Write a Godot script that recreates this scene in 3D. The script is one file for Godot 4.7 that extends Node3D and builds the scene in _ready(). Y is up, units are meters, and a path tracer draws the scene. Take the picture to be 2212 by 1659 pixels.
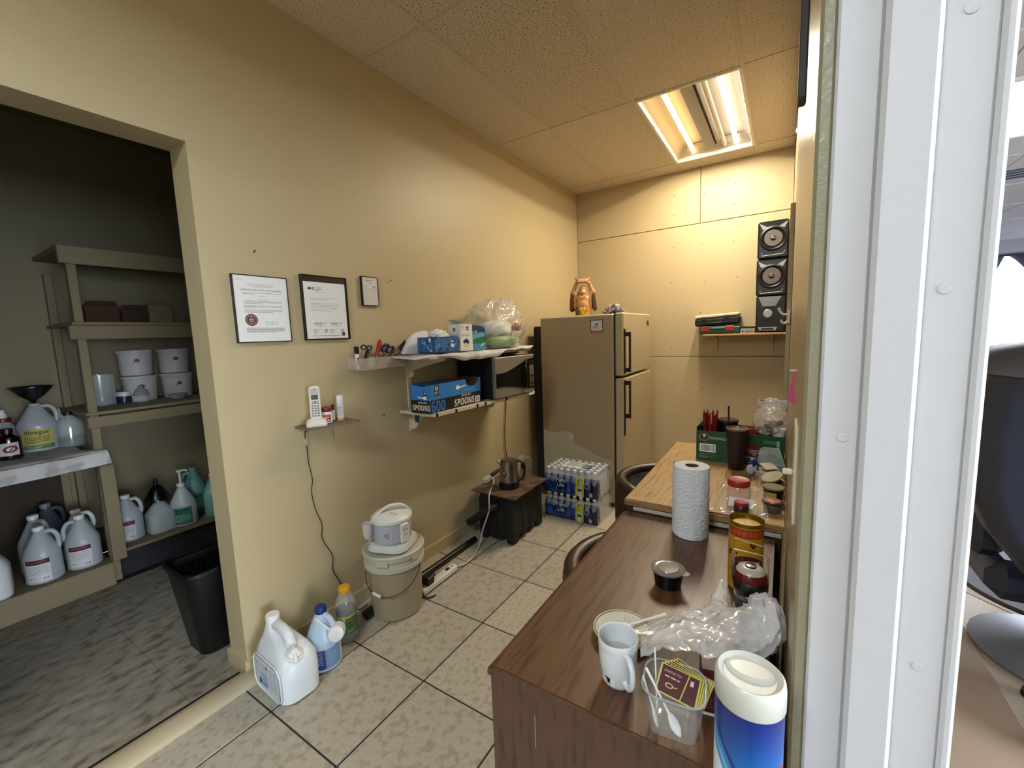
extends Node3D
# A break room seen from its doorway: x runs from the left wall (0) to the right wall (1.915), y is up, z goes from the camera (0) to the back wall (-4.3).

var rng := RandomNumberGenerator.new()
var names := {}
var mats := {}
const ZB := -4.3      # back wall
const XR := 1.915     # right wall
const HC := 2.85      # ceiling

# ------------------------------------------------------------------ scene graph helpers
func numbered(called: String) -> String:
	if not names.has(called):
		names[called] = 0
		return called
	names[called] += 1
	return "%s_%03d" % [called, names[called]]

func thing(called: String, label: String, category: String, at := Vector3.ZERO, turn := 0.0, group := "") -> Node3D:
	var o := Node3D.new()
	o.name = numbered(called)
	add_child(o)
	o.position = at
	o.rotation.y = turn
	o.set_meta("label", label)
	o.set_meta("category", category)
	if group:
		o.set_meta("group", group)
	return o

func struct(called: String, label: String, at := Vector3.ZERO) -> Node3D:
	var o := Node3D.new()
	o.name = called
	add_child(o, true)
	o.position = at
	o.set_meta("label", label)
	o.set_meta("kind", "structure")
	return o

func dup(src: Node3D, label: String, at: Vector3, turn := 0.0) -> Node3D:
	var c: Node3D = src.duplicate()
	c.name = numbered(String(src.get_meta("called", "thing")))
	add_child(c)
	c.position = at
	c.rotation = Vector3(0, turn, 0)
	c.set_meta("label", label)
	return c

func part(called: String, st: SurfaceTool, m: Material, parent: Node, at := Vector3.ZERO, label := "") -> MeshInstance3D:
	st.generate_normals()
	var o := MeshInstance3D.new()
	o.mesh = st.commit()
	return put(called, o, m, parent, at, label)

func part_mesh(called: String, mesh: Mesh, m: Material, parent: Node, at := Vector3.ZERO, label := "") -> MeshInstance3D:
	var o := MeshInstance3D.new()
	o.mesh = mesh
	return put(called, o, m, parent, at, label)

func put(called: String, o: MeshInstance3D, m: Material, parent: Node, at: Vector3, label: String) -> MeshInstance3D:
	o.material_override = m
	o.position = at
	o.name = called
	if label:
		o.set_meta("label", label)
	parent.add_child(o, true)
	return o

# ------------------------------------------------------------------ mesh helpers (faces given counter-clockwise from outside)
func S(smooth := 0) -> SurfaceTool:
	var st := SurfaceTool.new()
	st.begin(Mesh.PRIMITIVE_TRIANGLES)
	st.set_smooth_group(smooth)
	return st

func mesh_of(st: SurfaceTool) -> ArrayMesh:
	st.generate_normals()
	return st.commit()

func vx(st: SurfaceTool, p: Vector3, uv: Vector2) -> void:
	st.set_uv(uv)
	st.add_vertex(p)

func tri(st: SurfaceTool, a: Vector3, b: Vector3, c: Vector3, ua := Vector2.ZERO, ub := Vector2.ZERO, uc := Vector2.ZERO) -> void:
	vx(st, a, ua)
	vx(st, c, uc)
	vx(st, b, ub)

func quad(st: SurfaceTool, a: Vector3, b: Vector3, c: Vector3, d: Vector3, ua := Vector2(0, 1), ub := Vector2(1, 1), uc := Vector2(1, 0), ud := Vector2(0, 0)) -> void:
	tri(st, a, b, c, ua, ub, uc)
	tri(st, a, c, d, ua, uc, ud)

# a box with chamfered edges, centre c, size s
func box(st: SurfaceTool, c: Vector3, s: Vector3, b := 0.0, R := Basis()) -> void:
	st.set_smooth_group(-1)
	var h := s * 0.5
	b = minf(b, minf(h.x, minf(h.y, h.z)) * 0.9)
	for ax in 3:
		var u := (ax + 1) % 3
		var v := (ax + 2) % 3
		for sg in [-1.0, 1.0]:
			var q := []
			for k in [[-1, -1], [1, -1], [1, 1], [-1, 1]]:
				var p := Vector3.ZERO
				p[ax] = sg * h[ax]
				p[u] = k[0] * (h[u] - b)
				p[v] = k[1] * (h[v] - b)
				q.append(c + R * p)
			if sg > 0:
				quad(st, q[0], q[1], q[2], q[3])
			else:
				quad(st, q[3], q[2], q[1], q[0])
	if b <= 0.0:
		return
	for ax in 3:
		var u := (ax + 1) % 3
		var v := (ax + 2) % 3
		for su in [-1.0, 1.0]:
			for sv in [-1.0, 1.0]:
				var q := []
				for k in [[-1, 0], [1, 0], [1, 1], [-1, 1]]:
					var p := Vector3.ZERO
					p[ax] = k[0] * (h[ax] - b)
					p[u] = su * (h[u] - (b if k[1] else 0.0))
					p[v] = sv * (h[v] - (0.0 if k[1] else b))
					q.append(c + R * p)
				if su * sv < 0:
					quad(st, q[0], q[1], q[2], q[3])
				else:
					quad(st, q[3], q[2], q[1], q[0])
	for sx in [-1.0, 1.0]:
		for sy in [-1.0, 1.0]:
			for sz in [-1.0, 1.0]:
				var a := c + R * Vector3(sx * h.x, sy * (h.y - b), sz * (h.z - b))
				var d := c + R * Vector3(sx * (h.x - b), sy * h.y, sz * (h.z - b))
				var e := c + R * Vector3(sx * (h.x - b), sy * (h.y - b), sz * h.z)
				if sx * sy * sz > 0:
					tri(st, a, d, e)
				else:
					tri(st, a, e, d)

func bx(lo: Vector3, hi: Vector3, b := 0.0) -> SurfaceTool:
	var st := S(-1)
	box(st, (lo + hi) * 0.5, hi - lo, b)
	return st

# rings of points joined into a skin; ring order counter-clockwise seen from the end they grow towards
func loft(st: SurfaceTool, rings: Array, cap0 := true, cap1 := true, closed := true, crease := 38.0) -> void:
	var n: int = rings[0].size()
	var m := n if closed else n - 1
	var grp := 1
	for i in rings.size() - 1:
		if i > 0:
			var a: Vector3 = rings[i][0] - rings[i - 1][0]
			var b: Vector3 = rings[i + 1][0] - rings[i][0]
			var k := n / 3
			var a2: Vector3 = rings[i][k] - rings[i - 1][k]
			var b2: Vector3 = rings[i + 1][k] - rings[i][k]
			if maxf(a.angle_to(b), a2.angle_to(b2)) > deg_to_rad(crease):
				grp += 1
		st.set_smooth_group(grp)
		for j in m:
			var j2 := (j + 1) % n
			var u0 := float(j) / m
			var u1 := float(j + 1) / m
			var v0 := 1.0 - float(i) / (rings.size() - 1)
			var v1 := 1.0 - float(i + 1) / (rings.size() - 1)
			quad(st, rings[i][j], rings[i][j2], rings[i + 1][j2], rings[i + 1][j], Vector2(u0, v0), Vector2(u1, v0), Vector2(u1, v1), Vector2(u0, v1))
	for e in 2:
		if (e == 0 and not cap0) or (e == 1 and not cap1):
			continue
		st.set_smooth_group(100 + e)
		var r: Array = rings[0] if e == 0 else rings[-1]
		var c := Vector3.ZERO
		for p in r:
			c += p
		c /= n
		for j in n:
			var p0: Vector3 = r[j]
			var p1: Vector3 = r[(j + 1) % n]
			if e == 0:
				tri(st, c, p1, p0)
			else:
				tri(st, c, p0, p1)

# profile of (radius, height) turned about y
func lathe(st: SurfaceTool, prof: Array, n := 28, xf := Transform3D(), cap0 := true, cap1 := true) -> void:
	var rings := []
	for p in prof:
		var r := []
		for j in n:
			var a := -TAU * j / n
			r.append(xf * Vector3(maxf(p[0], 0.0003) * cos(a), p[1], maxf(p[0], 0.0003) * sin(a)))
		rings.append(r)
	loft(st, rings, cap0, cap1)

func L(prof: Array, n := 28, xf := Transform3D(), cap0 := true, cap1 := true) -> SurfaceTool:
	var st := S()
	lathe(st, prof, n, xf, cap0, cap1)
	return st

# rounded rectangle ring in the xz plane at height y
func rr(w: float, d: float, r: float, y: float, n := 4, off := Vector3.ZERO) -> Array:
	var out := []
	r = minf(r, minf(w, d) * 0.499)
	for q in 4:
		var cx := (w / 2 - r) * (1 if q in [0, 3] else -1)
		var cz := (d / 2 - r) * (1 if q in [0, 1] else -1)
		for k in n + 1:
			var a := PI / 2 * (q + float(k) / n)
			out.append(Vector3(cx + r * cos(a), y, cz + r * sin(a)) + off)
	out.reverse()
	return out

# stack of rounded rectangles: [[w, d, r, y], ...]
func rstack(st: SurfaceTool, levels: Array, n := 4, cap0 := true, cap1 := true) -> void:
	var rings := []
	for l in levels:
		rings.append(rr(l[0], l[1], l[2], l[3], n, Vector3(l[4] if l.size() > 4 else 0.0, 0, l[5] if l.size() > 5 else 0.0)))
	loft(st, rings, cap0, cap1)

func smooth_path(pts: Array, sub := 6) -> Array:
	var out := []
	for i in pts.size() - 1:
		var p0: Vector3 = pts[maxi(i - 1, 0)]
		var p1: Vector3 = pts[i]
		var p2: Vector3 = pts[i + 1]
		var p3: Vector3 = pts[mini(i + 2, pts.size() - 1)]
		for k in sub:
			out.append(p1.cubic_interpolate(p2, p0, p3, float(k) / sub))
	out.append(pts[-1])
	return out

# a tube along points; r is a number or an array; ell flattens the section
func tube(st: SurfaceTool, pts: Array, r, n := 8, ell := 1.0) -> void:
	var rings := []
	var prev := Vector3.ZERO
	for i in pts.size():
		var d: Vector3 = (pts[mini(i + 1, pts.size() - 1)] - pts[maxi(i - 1, 0)]).normalized()
		if i == 0:
			prev = d.cross(Vector3.UP if absf(d.y) < 0.9 else Vector3.RIGHT).normalized()
		var u := (prev - d * prev.dot(d)).normalized()
		prev = u
		var w := d.cross(u)
		var rad: float = r[i] if r is Array else r
		var ring := []
		for j in n:
			var a := TAU * j / n
			ring.append(pts[i] + u * cos(a) * rad + w * sin(a) * rad * ell)
		rings.append(ring)
	loft(st, rings, true, true, true, 60.0)

func TB(pts: Array, r, n := 8, ell := 1.0) -> SurfaceTool:
	var st := S()
	tube(st, pts, r, n, ell)
	return st

# a polygon in xy pushed out along z from z0 to z1
func prism(st: SurfaceTool, poly: PackedVector2Array, z0: float, z1: float, xf := Transform3D()) -> void:
	st.set_smooth_group(-1)
	if not Geometry2D.is_polygon_clockwise(poly):
		pass
	else:
		poly = poly.duplicate()
		poly.reverse()
	# poly now counter-clockwise in mathematical axes
	var idx := Geometry2D.triangulate_polygon(poly)
	var lo := Vector2.INF
	var hi := -Vector2.INF
	for p in poly:
		lo = lo.min(p)
		hi = hi.max(p)
	var uv := func(p: Vector2) -> Vector2: return Vector2((p.x - lo.x) / (hi.x - lo.x), 1.0 - (p.y - lo.y) / (hi.y - lo.y))
	for i in range(0, idx.size(), 3):
		var a := poly[idx[i]]
		var b := poly[idx[i + 1]]
		var c := poly[idx[i + 2]]
		if (b - a).cross(c - a) < 0:
			var t := b
			b = c
			c = t
		tri(st, xf * Vector3(a.x, a.y, z1), xf * Vector3(b.x, b.y, z1), xf * Vector3(c.x, c.y, z1), uv.call(a), uv.call(b), uv.call(c))
		tri(st, xf * Vector3(a.x, a.y, z0), xf * Vector3(c.x, c.y, z0), xf * Vector3(b.x, b.y, z0), uv.call(a), uv.call(c), uv.call(b))
	for i in poly.size():
		var a := poly[i]
		var b := poly[(i + 1) % poly.size()]
		quad(st, xf * Vector3(a.x, a.y, z0), xf * Vector3(b.x, b.y, z0), xf * Vector3(b.x, b.y, z1), xf * Vector3(a.x, a.y, z1))

func P2(a: Array) -> PackedVector2Array:
	var out := PackedVector2Array()
	for p in a:
		out.append(Vector2(p[0], p[1]))
	return out

# a grid of points as a thick sheet
func sheet(st: SurfaceTool, g: Array, th := 0.0, smooth := 1) -> void:
	var nu := g.size()
	var nv: int = g[0].size()
	st.set_smooth_group(smooth)
	var nrm := func(i: int, j: int) -> Vector3:
		var du: Vector3 = g[mini(i + 1, nu - 1)][j] - g[maxi(i - 1, 0)][j]
		var dv: Vector3 = g[i][mini(j + 1, nv - 1)] - g[i][maxi(j - 1, 0)]
		return du.cross(dv).normalized()
	var back := []
	if th > 0.0:
		for i in nu:
			var row := []
			for j in nv:
				row.append(g[i][j] - nrm.call(i, j) * th)
			back.append(row)
	for i in nu - 1:
		for j in nv - 1:
			var u0 := Vector2(float(i) / (nu - 1), 1.0 - float(j) / (nv - 1))
			var u1 := Vector2(float(i + 1) / (nu - 1), 1.0 - float(j + 1) / (nv - 1))
			quad(st, g[i][j], g[i + 1][j], g[i + 1][j + 1], g[i][j + 1], u0, Vector2(u1.x, u0.y), u1, Vector2(u0.x, u1.y))
	if th <= 0.0:
		return
	st.set_smooth_group(smooth + 1 if smooth >= 0 else -1)
	for i in nu - 1:
		for j in nv - 1:
			quad(st, back[i][j + 1], back[i + 1][j + 1], back[i + 1][j], back[i][j])
	st.set_smooth_group(-1)
	for i in nu - 1:
		quad(st, back[i][0], back[i + 1][0], g[i + 1][0], g[i][0])
		quad(st, g[i][nv - 1], g[i + 1][nv - 1], back[i + 1][nv - 1], back[i][nv - 1])
	for j in nv - 1:
		quad(st, g[0][j], g[0][j + 1], back[0][j + 1], back[0][j])
		quad(st, back[nu - 1][j], back[nu - 1][j + 1], g[nu - 1][j + 1], g[nu - 1][j])

# upright rectangle in the xy plane facing +z
func card(w: float, h: float, at := Vector3.ZERO) -> SurfaceTool:
	var st := S(-1)
	quad(st, at + Vector3(-w / 2, -h / 2, 0), at + Vector3(w / 2, -h / 2, 0), at + Vector3(w / 2, h / 2, 0), at + Vector3(-w / 2, h / 2, 0))
	return st

# part of a cylinder wall round y; angle 0 faces +z, growing towards +x
func around(r0: float, y0: float, y1: float, a0: float, a1: float, n := 24, r1 := -1.0, rows := 1) -> SurfaceTool:
	var st := S(1)
	if r1 < 0:
		r1 = r0
	for i in n:
		var ta := lerpf(a0, a1, float(i) / n)
		var tb := lerpf(a0, a1, float(i + 1) / n)
		for k in rows:
			var f0 := float(k) / rows
			var f1 := float(k + 1) / rows
			var ra := lerpf(r0, r1, f0)
			var rb := lerpf(r0, r1, f1)
			var ya := lerpf(y0, y1, f0)
			var yb := lerpf(y0, y1, f1)
			quad(st, Vector3(sin(ta) * ra, ya, cos(ta) * ra), Vector3(sin(tb) * ra, ya, cos(tb) * ra), Vector3(sin(tb) * rb, yb, cos(tb) * rb), Vector3(sin(ta) * rb, yb, cos(ta) * rb),
				Vector2(float(i) / n, 1 - f0), Vector2(float(i + 1) / n, 1 - f0), Vector2(float(i + 1) / n, 1 - f1), Vector2(float(i) / n, 1 - f1))
	return st

# lumpy closed skin: a sphere of radii ra pushed by noise; flat = share of the bottom cut flat
func blob(ra: Vector3, amp: float, freq: float, sd: int, nu := 36, nv := 22, floor_y := -1.0, ridged := false) -> SurfaceTool:
	var fn := FastNoiseLite.new()
	fn.seed = sd
	fn.frequency = 1.0
	fn.noise_type = FastNoiseLite.TYPE_SIMPLEX
	fn.fractal_type = FastNoiseLite.FRACTAL_RIDGED if ridged else FastNoiseLite.FRACTAL_FBM
	fn.fractal_octaves = 3
	var rings := []
	for i in nv + 1:
		var t := -PI / 2 + PI * (0.02 + 0.96 * float(i) / nv)
		var r := []
		for j in nu:
			var a := -TAU * j / nu
			var d := Vector3(cos(t) * cos(a), sin(t), cos(t) * sin(a))
			var k := 1.0 + amp * fn.get_noise_3dv(d * freq)
			var p := d * ra * k
			p.y = maxf(p.y, floor_y * ra.y)
			r.append(p)
		rings.append(r)
	var st := S(1)
	loft(st, rings, true, true, true, 170.0)
	return st

# ------------------------------------------------------------------ materials
func mk(key: String, c: Color, rough := 0.6, metal := 0.0, spec := 0.5) -> StandardMaterial3D:
	if mats.has(key):
		return mats[key]
	var m := StandardMaterial3D.new()
	m.resource_name = key
	m.albedo_color = c
	m.roughness = rough
	m.metallic = metal
	m.metallic_specular = spec
	mats[key] = m
	return m

func clear(key: String, c: Color, alpha: float, rough := 0.08) -> StandardMaterial3D:
	if mats.has(key):
		return mats[key]
	var m := mk(key, Color(c, alpha), rough)
	m.transparency = BaseMaterial3D.TRANSPARENCY_ALPHA
	return m

func fnl(freq: float, sd: int, oct := 4, typ := FastNoiseLite.TYPE_SIMPLEX_SMOOTH, fract := FastNoiseLite.FRACTAL_FBM) -> FastNoiseLite:
	var f := FastNoiseLite.new()
	f.seed = sd
	f.frequency = freq
	f.noise_type = typ
	f.fractal_type = fract
	f.fractal_octaves = oct
	return f

func ntex(f: FastNoiseLite, cols: Array, stops: Array, size := 512, normal := 0.0) -> NoiseTexture2D:
	var t := NoiseTexture2D.new()
	t.width = size
	t.height = size
	t.seamless = true
	t.noise = f
	if normal > 0.0:
		t.as_normal_map = true
		t.bump_strength = normal
	elif cols:
		var g := Gradient.new()
		g.offsets = PackedFloat32Array(stops)
		g.colors = PackedColorArray(cols)
		t.color_ramp = g
	return t

func triplanar(m: StandardMaterial3D, s: Vector3, world := true) -> StandardMaterial3D:
	m.uv1_triplanar = true
	m.uv1_world_triplanar = world
	m.uv1_scale = s
	return m

func paint(key: String, tex: Texture2D, rough := 0.6, spec := 0.5) -> StandardMaterial3D:
	var m := mk(key, Color.WHITE, rough, 0.0, spec)
	m.albedo_texture = tex
	return m

# ------------------------------------------------------------------ a flat print: rectangles, ovals, polygons and lettering drawn into an image
class Print:
	var im: Image
	var w: int
	var h: int
	var r := RandomNumberGenerator.new()
	func _init(pw: int, ph: int, c: Color) -> void:
		w = pw
		h = ph
		im = Image.create(w, h, false, Image.FORMAT_RGBA8)
		im.fill(c)
		r.seed = pw * 31 + ph
	func rect(x: float, y: float, rw: float, rh: float, c: Color) -> void:
		im.fill_rect(Rect2i(roundi(x), roundi(y), maxi(roundi(rw), 1), maxi(roundi(rh), 1)), c)
	func poly(p: Array, c: Color) -> void:
		var y0 := INF
		var y1 := -INF
		for q in p:
			y0 = minf(y0, q.y)
			y1 = maxf(y1, q.y)
		for y in range(maxi(0, floori(y0)), mini(h, ceili(y1) + 1)):
			var yy := y + 0.5
			var xs := []
			for i in p.size():
				var a: Vector2 = p[i]
				var b: Vector2 = p[(i + 1) % p.size()]
				if (a.y <= yy) != (b.y <= yy):
					xs.append(a.x + (yy - a.y) / (b.y - a.y) * (b.x - a.x))
			xs.sort()
			for k in range(0, xs.size() - 1, 2):
				var xa := roundi(xs[k])
				var xb := roundi(xs[k + 1])
				if xb > xa:
					im.fill_rect(Rect2i(xa, y, xb - xa, 1), c)
	func pts(a: Array, c: Color) -> void:
		var o := []
		for q in a:
			o.append(Vector2(q[0], q[1]))
		poly(o, c)
	func oval(cx: float, cy: float, rx: float, ry: float, c: Color, turn := 0.0) -> void:
		var o := []
		for i in 40:
			o.append(Vector2(cx, cy) + Vector2(cos(TAU * i / 40) * rx, sin(TAU * i / 40) * ry).rotated(turn))
		poly(o, c)
	func line(x0: float, y0: float, x1: float, y1: float, t: float, c: Color) -> void:
		var a := Vector2(x0, y0)
		var b := Vector2(x1, y1)
		var n := (b - a).normalized().orthogonal() * t / 2
		poly([a + n, b + n, b - n, a - n], c)
	func curve(a: Array, t: float, c: Color) -> void:
		for i in a.size() - 1:
			line(a[i][0], a[i][1], a[i + 1][0], a[i + 1][1], t, c)
	# lettering: x is the left end (or middle, right), y the baseline, size the height of a capital
	func text(s: String, x: float, y: float, size: float, c: Color, bold := true, align := 0, stretch := 1.0, serif := false, skew := 0.0, turn := 0.0) -> void:
		var f := SystemFont.new()
		f.font_names = PackedStringArray(["Droid Serif" if serif else "Droid Sans"])
		f.font_weight = 700 if bold else 400
		var tm := TextMesh.new()
		tm.font = f
		tm.font_size = 64
		tm.pixel_size = 1.0
		tm.depth = 0.0
		tm.curve_step = 4.0
		tm.text = s
		var arr := tm.get_mesh_arrays()
		if arr.is_empty() or arr[Mesh.ARRAY_VERTEX] == null:
			return
		var v: PackedVector3Array = arr[Mesh.ARRAY_VERTEX]
		var ix = arr[Mesh.ARRAY_INDEX]
		var lo := INF
		var hi := -INF
		var bot := INF
		var top := -INF
		for p in v:
			lo = minf(lo, p.x)
			hi = maxf(hi, p.x)
			bot = minf(bot, p.y)
			top = maxf(top, p.y)
		var k := size / 46.0
		var base := bot
		for ch in s:
			if ch in "gjpqy,;Q":
				base = bot + 13.0
				break
		var wide := (hi - lo) * k * stretch
		var ox := x - (wide * 0.5 if align == 1 else wide if align == 2 else 0.0)
		var n: int = ix.size() if ix != null and ix.size() else v.size()
		for i in range(0, n, 3):
			var q := []
			for j in 3:
				var p: Vector3 = v[ix[i + j]] if ix != null and ix.size() else v[i + j]
				var d := Vector2((p.x - lo) * k * stretch + (p.y - base) * k * skew, -(p.y - base) * k)
				q.append(Vector2(ox, y) + d.rotated(turn))
			poly(q, c)
	# rows of words too small to read
	func words(x: float, y: float, rw: float, rows: int, step: float, t: float, c: Color, last := 0.6) -> void:
		for i in rows:
			var xx := x
			var end := x + rw * (last if i == rows - 1 and rows > 1 else 1.0)
			while xx < end:
				var l := minf(r.randf_range(1.5, 5.0) * t, end - xx)
				rect(xx, y + i * step, l, t, c)
				xx += l + t * 0.8
	func bars(x: float, y: float, rw: float, rh: float) -> void:
		rect(x, y, rw, rh, Color.WHITE)
		var xx := x + rw * 0.08
		while xx < x + rw * 0.92:
			var l := r.randf_range(1.0, 4.0) * rw / 90.0
			rect(xx, y + rh * 0.1, l, rh * 0.8, Color(0.08, 0.08, 0.08))
			xx += l + r.randf_range(1.0, 3.0) * rw / 90.0
	func tex() -> ImageTexture:
		im.generate_mipmaps()
		return ImageTexture.create_from_image(im)

# ================================================================== scene
func _ready() -> void:
	rng.seed = 7
	# --- camera
	var cam := Camera3D.new()
	cam.name = "camera"
	cam.position = Vector3(1.89, 1.415, 0)
	cam.rotation_degrees = Vector3(-6.674, 32.926, -2.061)
	cam.fov = 84.59
	cam.near = 0.02
	cam.far = 200.0
	add_child(cam)
	cam.current = true
	# --- sky: a bright overcast day outside the salon window
	var we := WorldEnvironment.new()
	we.name = "world"
	var env := Environment.new()
	env.background_mode = Environment.BG_SKY
	var sky := Sky.new()
	var sm := ProceduralSkyMaterial.new()
	sm.sky_top_color = Color(0.80, 0.88, 1.0)
	sm.sky_horizon_color = Color(0.95, 0.97, 1.0)
	sm.ground_horizon_color = Color(0.75, 0.75, 0.74)
	sm.ground_bottom_color = Color(0.45, 0.44, 0.42)
	sm.sky_energy_multiplier = 4.0
	sm.ground_energy_multiplier = 2.0
	sm.sun_angle_max = 0.0
	sky.sky_material = sm
	env.sky = sky
	env.tonemap_mode = Environment.TONE_MAPPER_LINEAR
	env.tonemap_exposure = 1.0
	env.sdfgi_enabled = true
	env.ssao_enabled = true
	env.ssil_enabled = true
	we.environment = env
	add_child(we)
	# --- light in the salon next door (panels in its ceiling)
	for p in [[Vector3(3.2, 2.83, -4.59), 9.0], [Vector3(4.6, 2.83, -1.2), 7.0], [Vector3(3.0, 2.83, 1.9), 1.6]]:
		salon_panel(p[0], p[1])
	# daylight from the salon's shop windows in its far side wall
	var day := AreaLight3D.new()
	day.name = "window_daylight"
	day.area_size = Vector2(5.0, 1.9)
	day.area_normalize_energy = true
	day.light_energy = 34.0
	day.light_color = Color(0.86, 0.95, 1.0)
	day.area_range = 30.0
	day.area_attenuation = 2.0
	day.shadow_enabled = true
	add_child(day)
	day.position = Vector3(8.93, 1.40, 0.5)
	day.rotation_degrees = Vector3(0, 90, 0)
	materials()
	shell()
	ceiling_light()
	closet()
	left_wall_things()
	kitchen_shelf()
	floor_things()
	fridge_group()
	back_shelf()
	tables()
	desk_things()
	oak_things()
	right_wall_things()
	salon()

func area(at: Vector3, w: float, h: float, energy: float, c: Color, parent: Node) -> void:
	var l := AreaLight3D.new()
	l.name = "lamp_light"
	l.area_size = Vector2(w, h)
	l.area_normalize_energy = true
	l.light_energy = energy
	l.light_color = c
	l.area_range = 20.0
	l.area_attenuation = 2.0
	l.shadow_enabled = true
	parent.add_child(l, true)
	l.position = at
	l.rotation_degrees = Vector3(-90, 0, 0)

func salon_panel(at: Vector3, energy: float) -> void:
	var where: String = "farther down the salon" if at.z < -4 else "over the middle of the salon" if at.z < 0 else "behind the doorway"
	var t := thing("ceiling_light_panel", "white glowing flat light panel in the salon ceiling " + where, "ceiling light", at)
	var glow := mk("panel_glow", Color(1, 1, 1), 0.5)
	glow.emission_enabled = true
	glow.emission = Color(1.0, 0.97, 0.95)
	glow.emission_energy_multiplier = 1.1
	part("diffuser", bx(Vector3(-0.28, 0, -0.58), Vector3(0.28, 0.015, 0.58)), glow, t)
	var st := S(-1)
	for s in [-1.0, 1.0]:
		box(st, Vector3(s * 0.292, 0.008, 0), Vector3(0.024, 0.022, 1.2))
		box(st, Vector3(0, 0.008, s * 0.592), Vector3(0.56, 0.022, 0.024))
	part("frame", st, mk("white_metal", Color(0.86, 0.86, 0.86), 0.4), t)
	area(Vector3(0, -0.02, 0), 0.56, 1.16, energy, Color(0.93, 0.96, 1.0), t)

# ------------------------------------------------------------------ shared materials
func materials() -> void:
	# painted drywall with a fine roller stipple
	var stip := ntex(fnl(0.035, 11, 3), [], [], 512, 3.0)
	var w := mk("wall_paint", Color(0.69, 0.63, 0.497), 0.42, 0.0, 0.42)
	w.normal_enabled = true
	w.normal_texture = stip
	w.normal_scale = 0.22
	triplanar(w, Vector3(4, 4, 4))
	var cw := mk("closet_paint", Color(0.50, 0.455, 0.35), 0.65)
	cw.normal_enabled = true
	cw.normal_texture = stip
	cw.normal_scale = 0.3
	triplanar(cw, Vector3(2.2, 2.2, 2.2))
	var bp := mk("panel_paint", Color(0.69, 0.62, 0.485), 0.55)
	bp.normal_enabled = true
	bp.normal_texture = stip
	bp.normal_scale = 0.15
	triplanar(bp, Vector3(2.2, 2.2, 2.2))
	# thick brushed paint on the door frame
	var brush := ntex(fnl(0.02, 21, 4), [], [], 512, 5.0)
	var ol := mk("olive_paint", Color(0.52, 0.49, 0.39), 0.38)
	ol.normal_enabled = true
	ol.normal_texture = brush
	ol.normal_scale = 0.55
	triplanar(ol, Vector3(6, 9, 6))
	var wf := mk("frame_paint", Color(0.745, 0.735, 0.735), 0.4)
	wf.normal_enabled = true
	wf.normal_texture = ntex(fnl(0.015, 22, 4), [], [], 512, 3.0)
	wf.normal_scale = 0.22
	triplanar(wf, Vector3(2.0, 7.0, 2.0))
	# floor tiles: mottled beige stone look
	var fcols := [Color(0.60, 0.56, 0.495), Color(0.665, 0.625, 0.56), Color(0.685, 0.645, 0.58), Color(0.65, 0.61, 0.545)]
	for i in 3:
		var ft := mk("floor_tile_%d" % i, Color(1, 1, 1), 0.42)
		ft.albedo_texture = ntex(fnl(0.009 + 0.002 * i, 31 + i, 6), fcols, [0.2, 0.45, 0.62, 0.9], 512)
		triplanar(ft, Vector3(4.2, 4.2, 4.2) * (1.0 + 0.15 * i))
		ft.uv1_offset = Vector3(0.3 * i, 0.2, 0.37 * i)
		var sv := 0.96 + 0.03 * i
		ft.albedo_color = Color(sv, sv, sv)
	mk("grout", Color(0.16, 0.14, 0.15), 0.9)
	# closet vinyl: grey slate with drawn-out dark streaks
	var vt := mk("closet_vinyl", Color.WHITE, 0.5)
	vt.albedo_texture = ntex(fnl(0.012, 41, 6), [Color(0.40, 0.37, 0.32), Color(0.52, 0.485, 0.43), Color(0.56, 0.525, 0.47), Color(0.60, 0.565, 0.51)], [0.15, 0.36, 0.6, 0.85], 512)
	triplanar(vt, Vector3(2.6, 2.6, 1.5))
	# ceiling tiles: pitted mineral board
	for i in 2:
		var ct := mk("ceiling_tile_%d" % i, Color(1, 1, 1), 0.95)
		ct.albedo_texture = ntex(fnl(0.03, 51 + i, 4), [Color(0.52, 0.47, 0.41), Color(0.76, 0.71, 0.64), Color(0.80, 0.755, 0.69)], [0.20 if i == 0 else 0.16, 0.36 if i == 0 else 0.27, 0.7], 512)
		ct.normal_enabled = true
		ct.normal_texture = ntex(fnl(0.03, 51 + i, 4), [], [], 512, 6.0)
		ct.normal_scale = 0.5 if i == 0 else 0.2
		triplanar(ct, Vector3(4.2, 4.2, 5.6))
	mk("tee_bar", Color(0.74, 0.695, 0.625), 0.6)
	# woods
	wood("desk_wood", [Color(0.25, 0.155, 0.095), Color(0.325, 0.21, 0.13), Color(0.365, 0.24, 0.15), Color(0.34, 0.22, 0.135)], 61, 0.38, Vector3(9.5, 9.5, 0.9))
	wood("desk_wood_side", [Color(0.21, 0.13, 0.085), Color(0.275, 0.18, 0.12), Color(0.31, 0.205, 0.135), Color(0.285, 0.19, 0.125)], 62, 0.42, Vector3(8.5, 0.9, 8.5))
	wood("oak_wood", [Color(0.45, 0.33, 0.18), Color(0.60, 0.46, 0.27), Color(0.64, 0.50, 0.31), Color(0.62, 0.48, 0.29)], 63, 0.38, Vector3(11, 11, 0.95))
	wood("oak_edge", [Color(0.42, 0.30, 0.18), Color(0.52, 0.39, 0.24), Color(0.56, 0.43, 0.27), Color(0.53, 0.40, 0.25)], 64, 0.45, Vector3(0.9, 14, 14))
	mk("black_plastic", Color(0.025, 0.025, 0.028), 0.4)
	mk("black_matte", Color(0.03, 0.03, 0.03), 0.75)
	mk("white_plastic", Color(0.83, 0.83, 0.82), 0.35)
	mk("white_paper", Color(0.85, 0.85, 0.84), 0.85)
	mk("cream_plastic", Color(0.80, 0.77, 0.66), 0.4)
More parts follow.
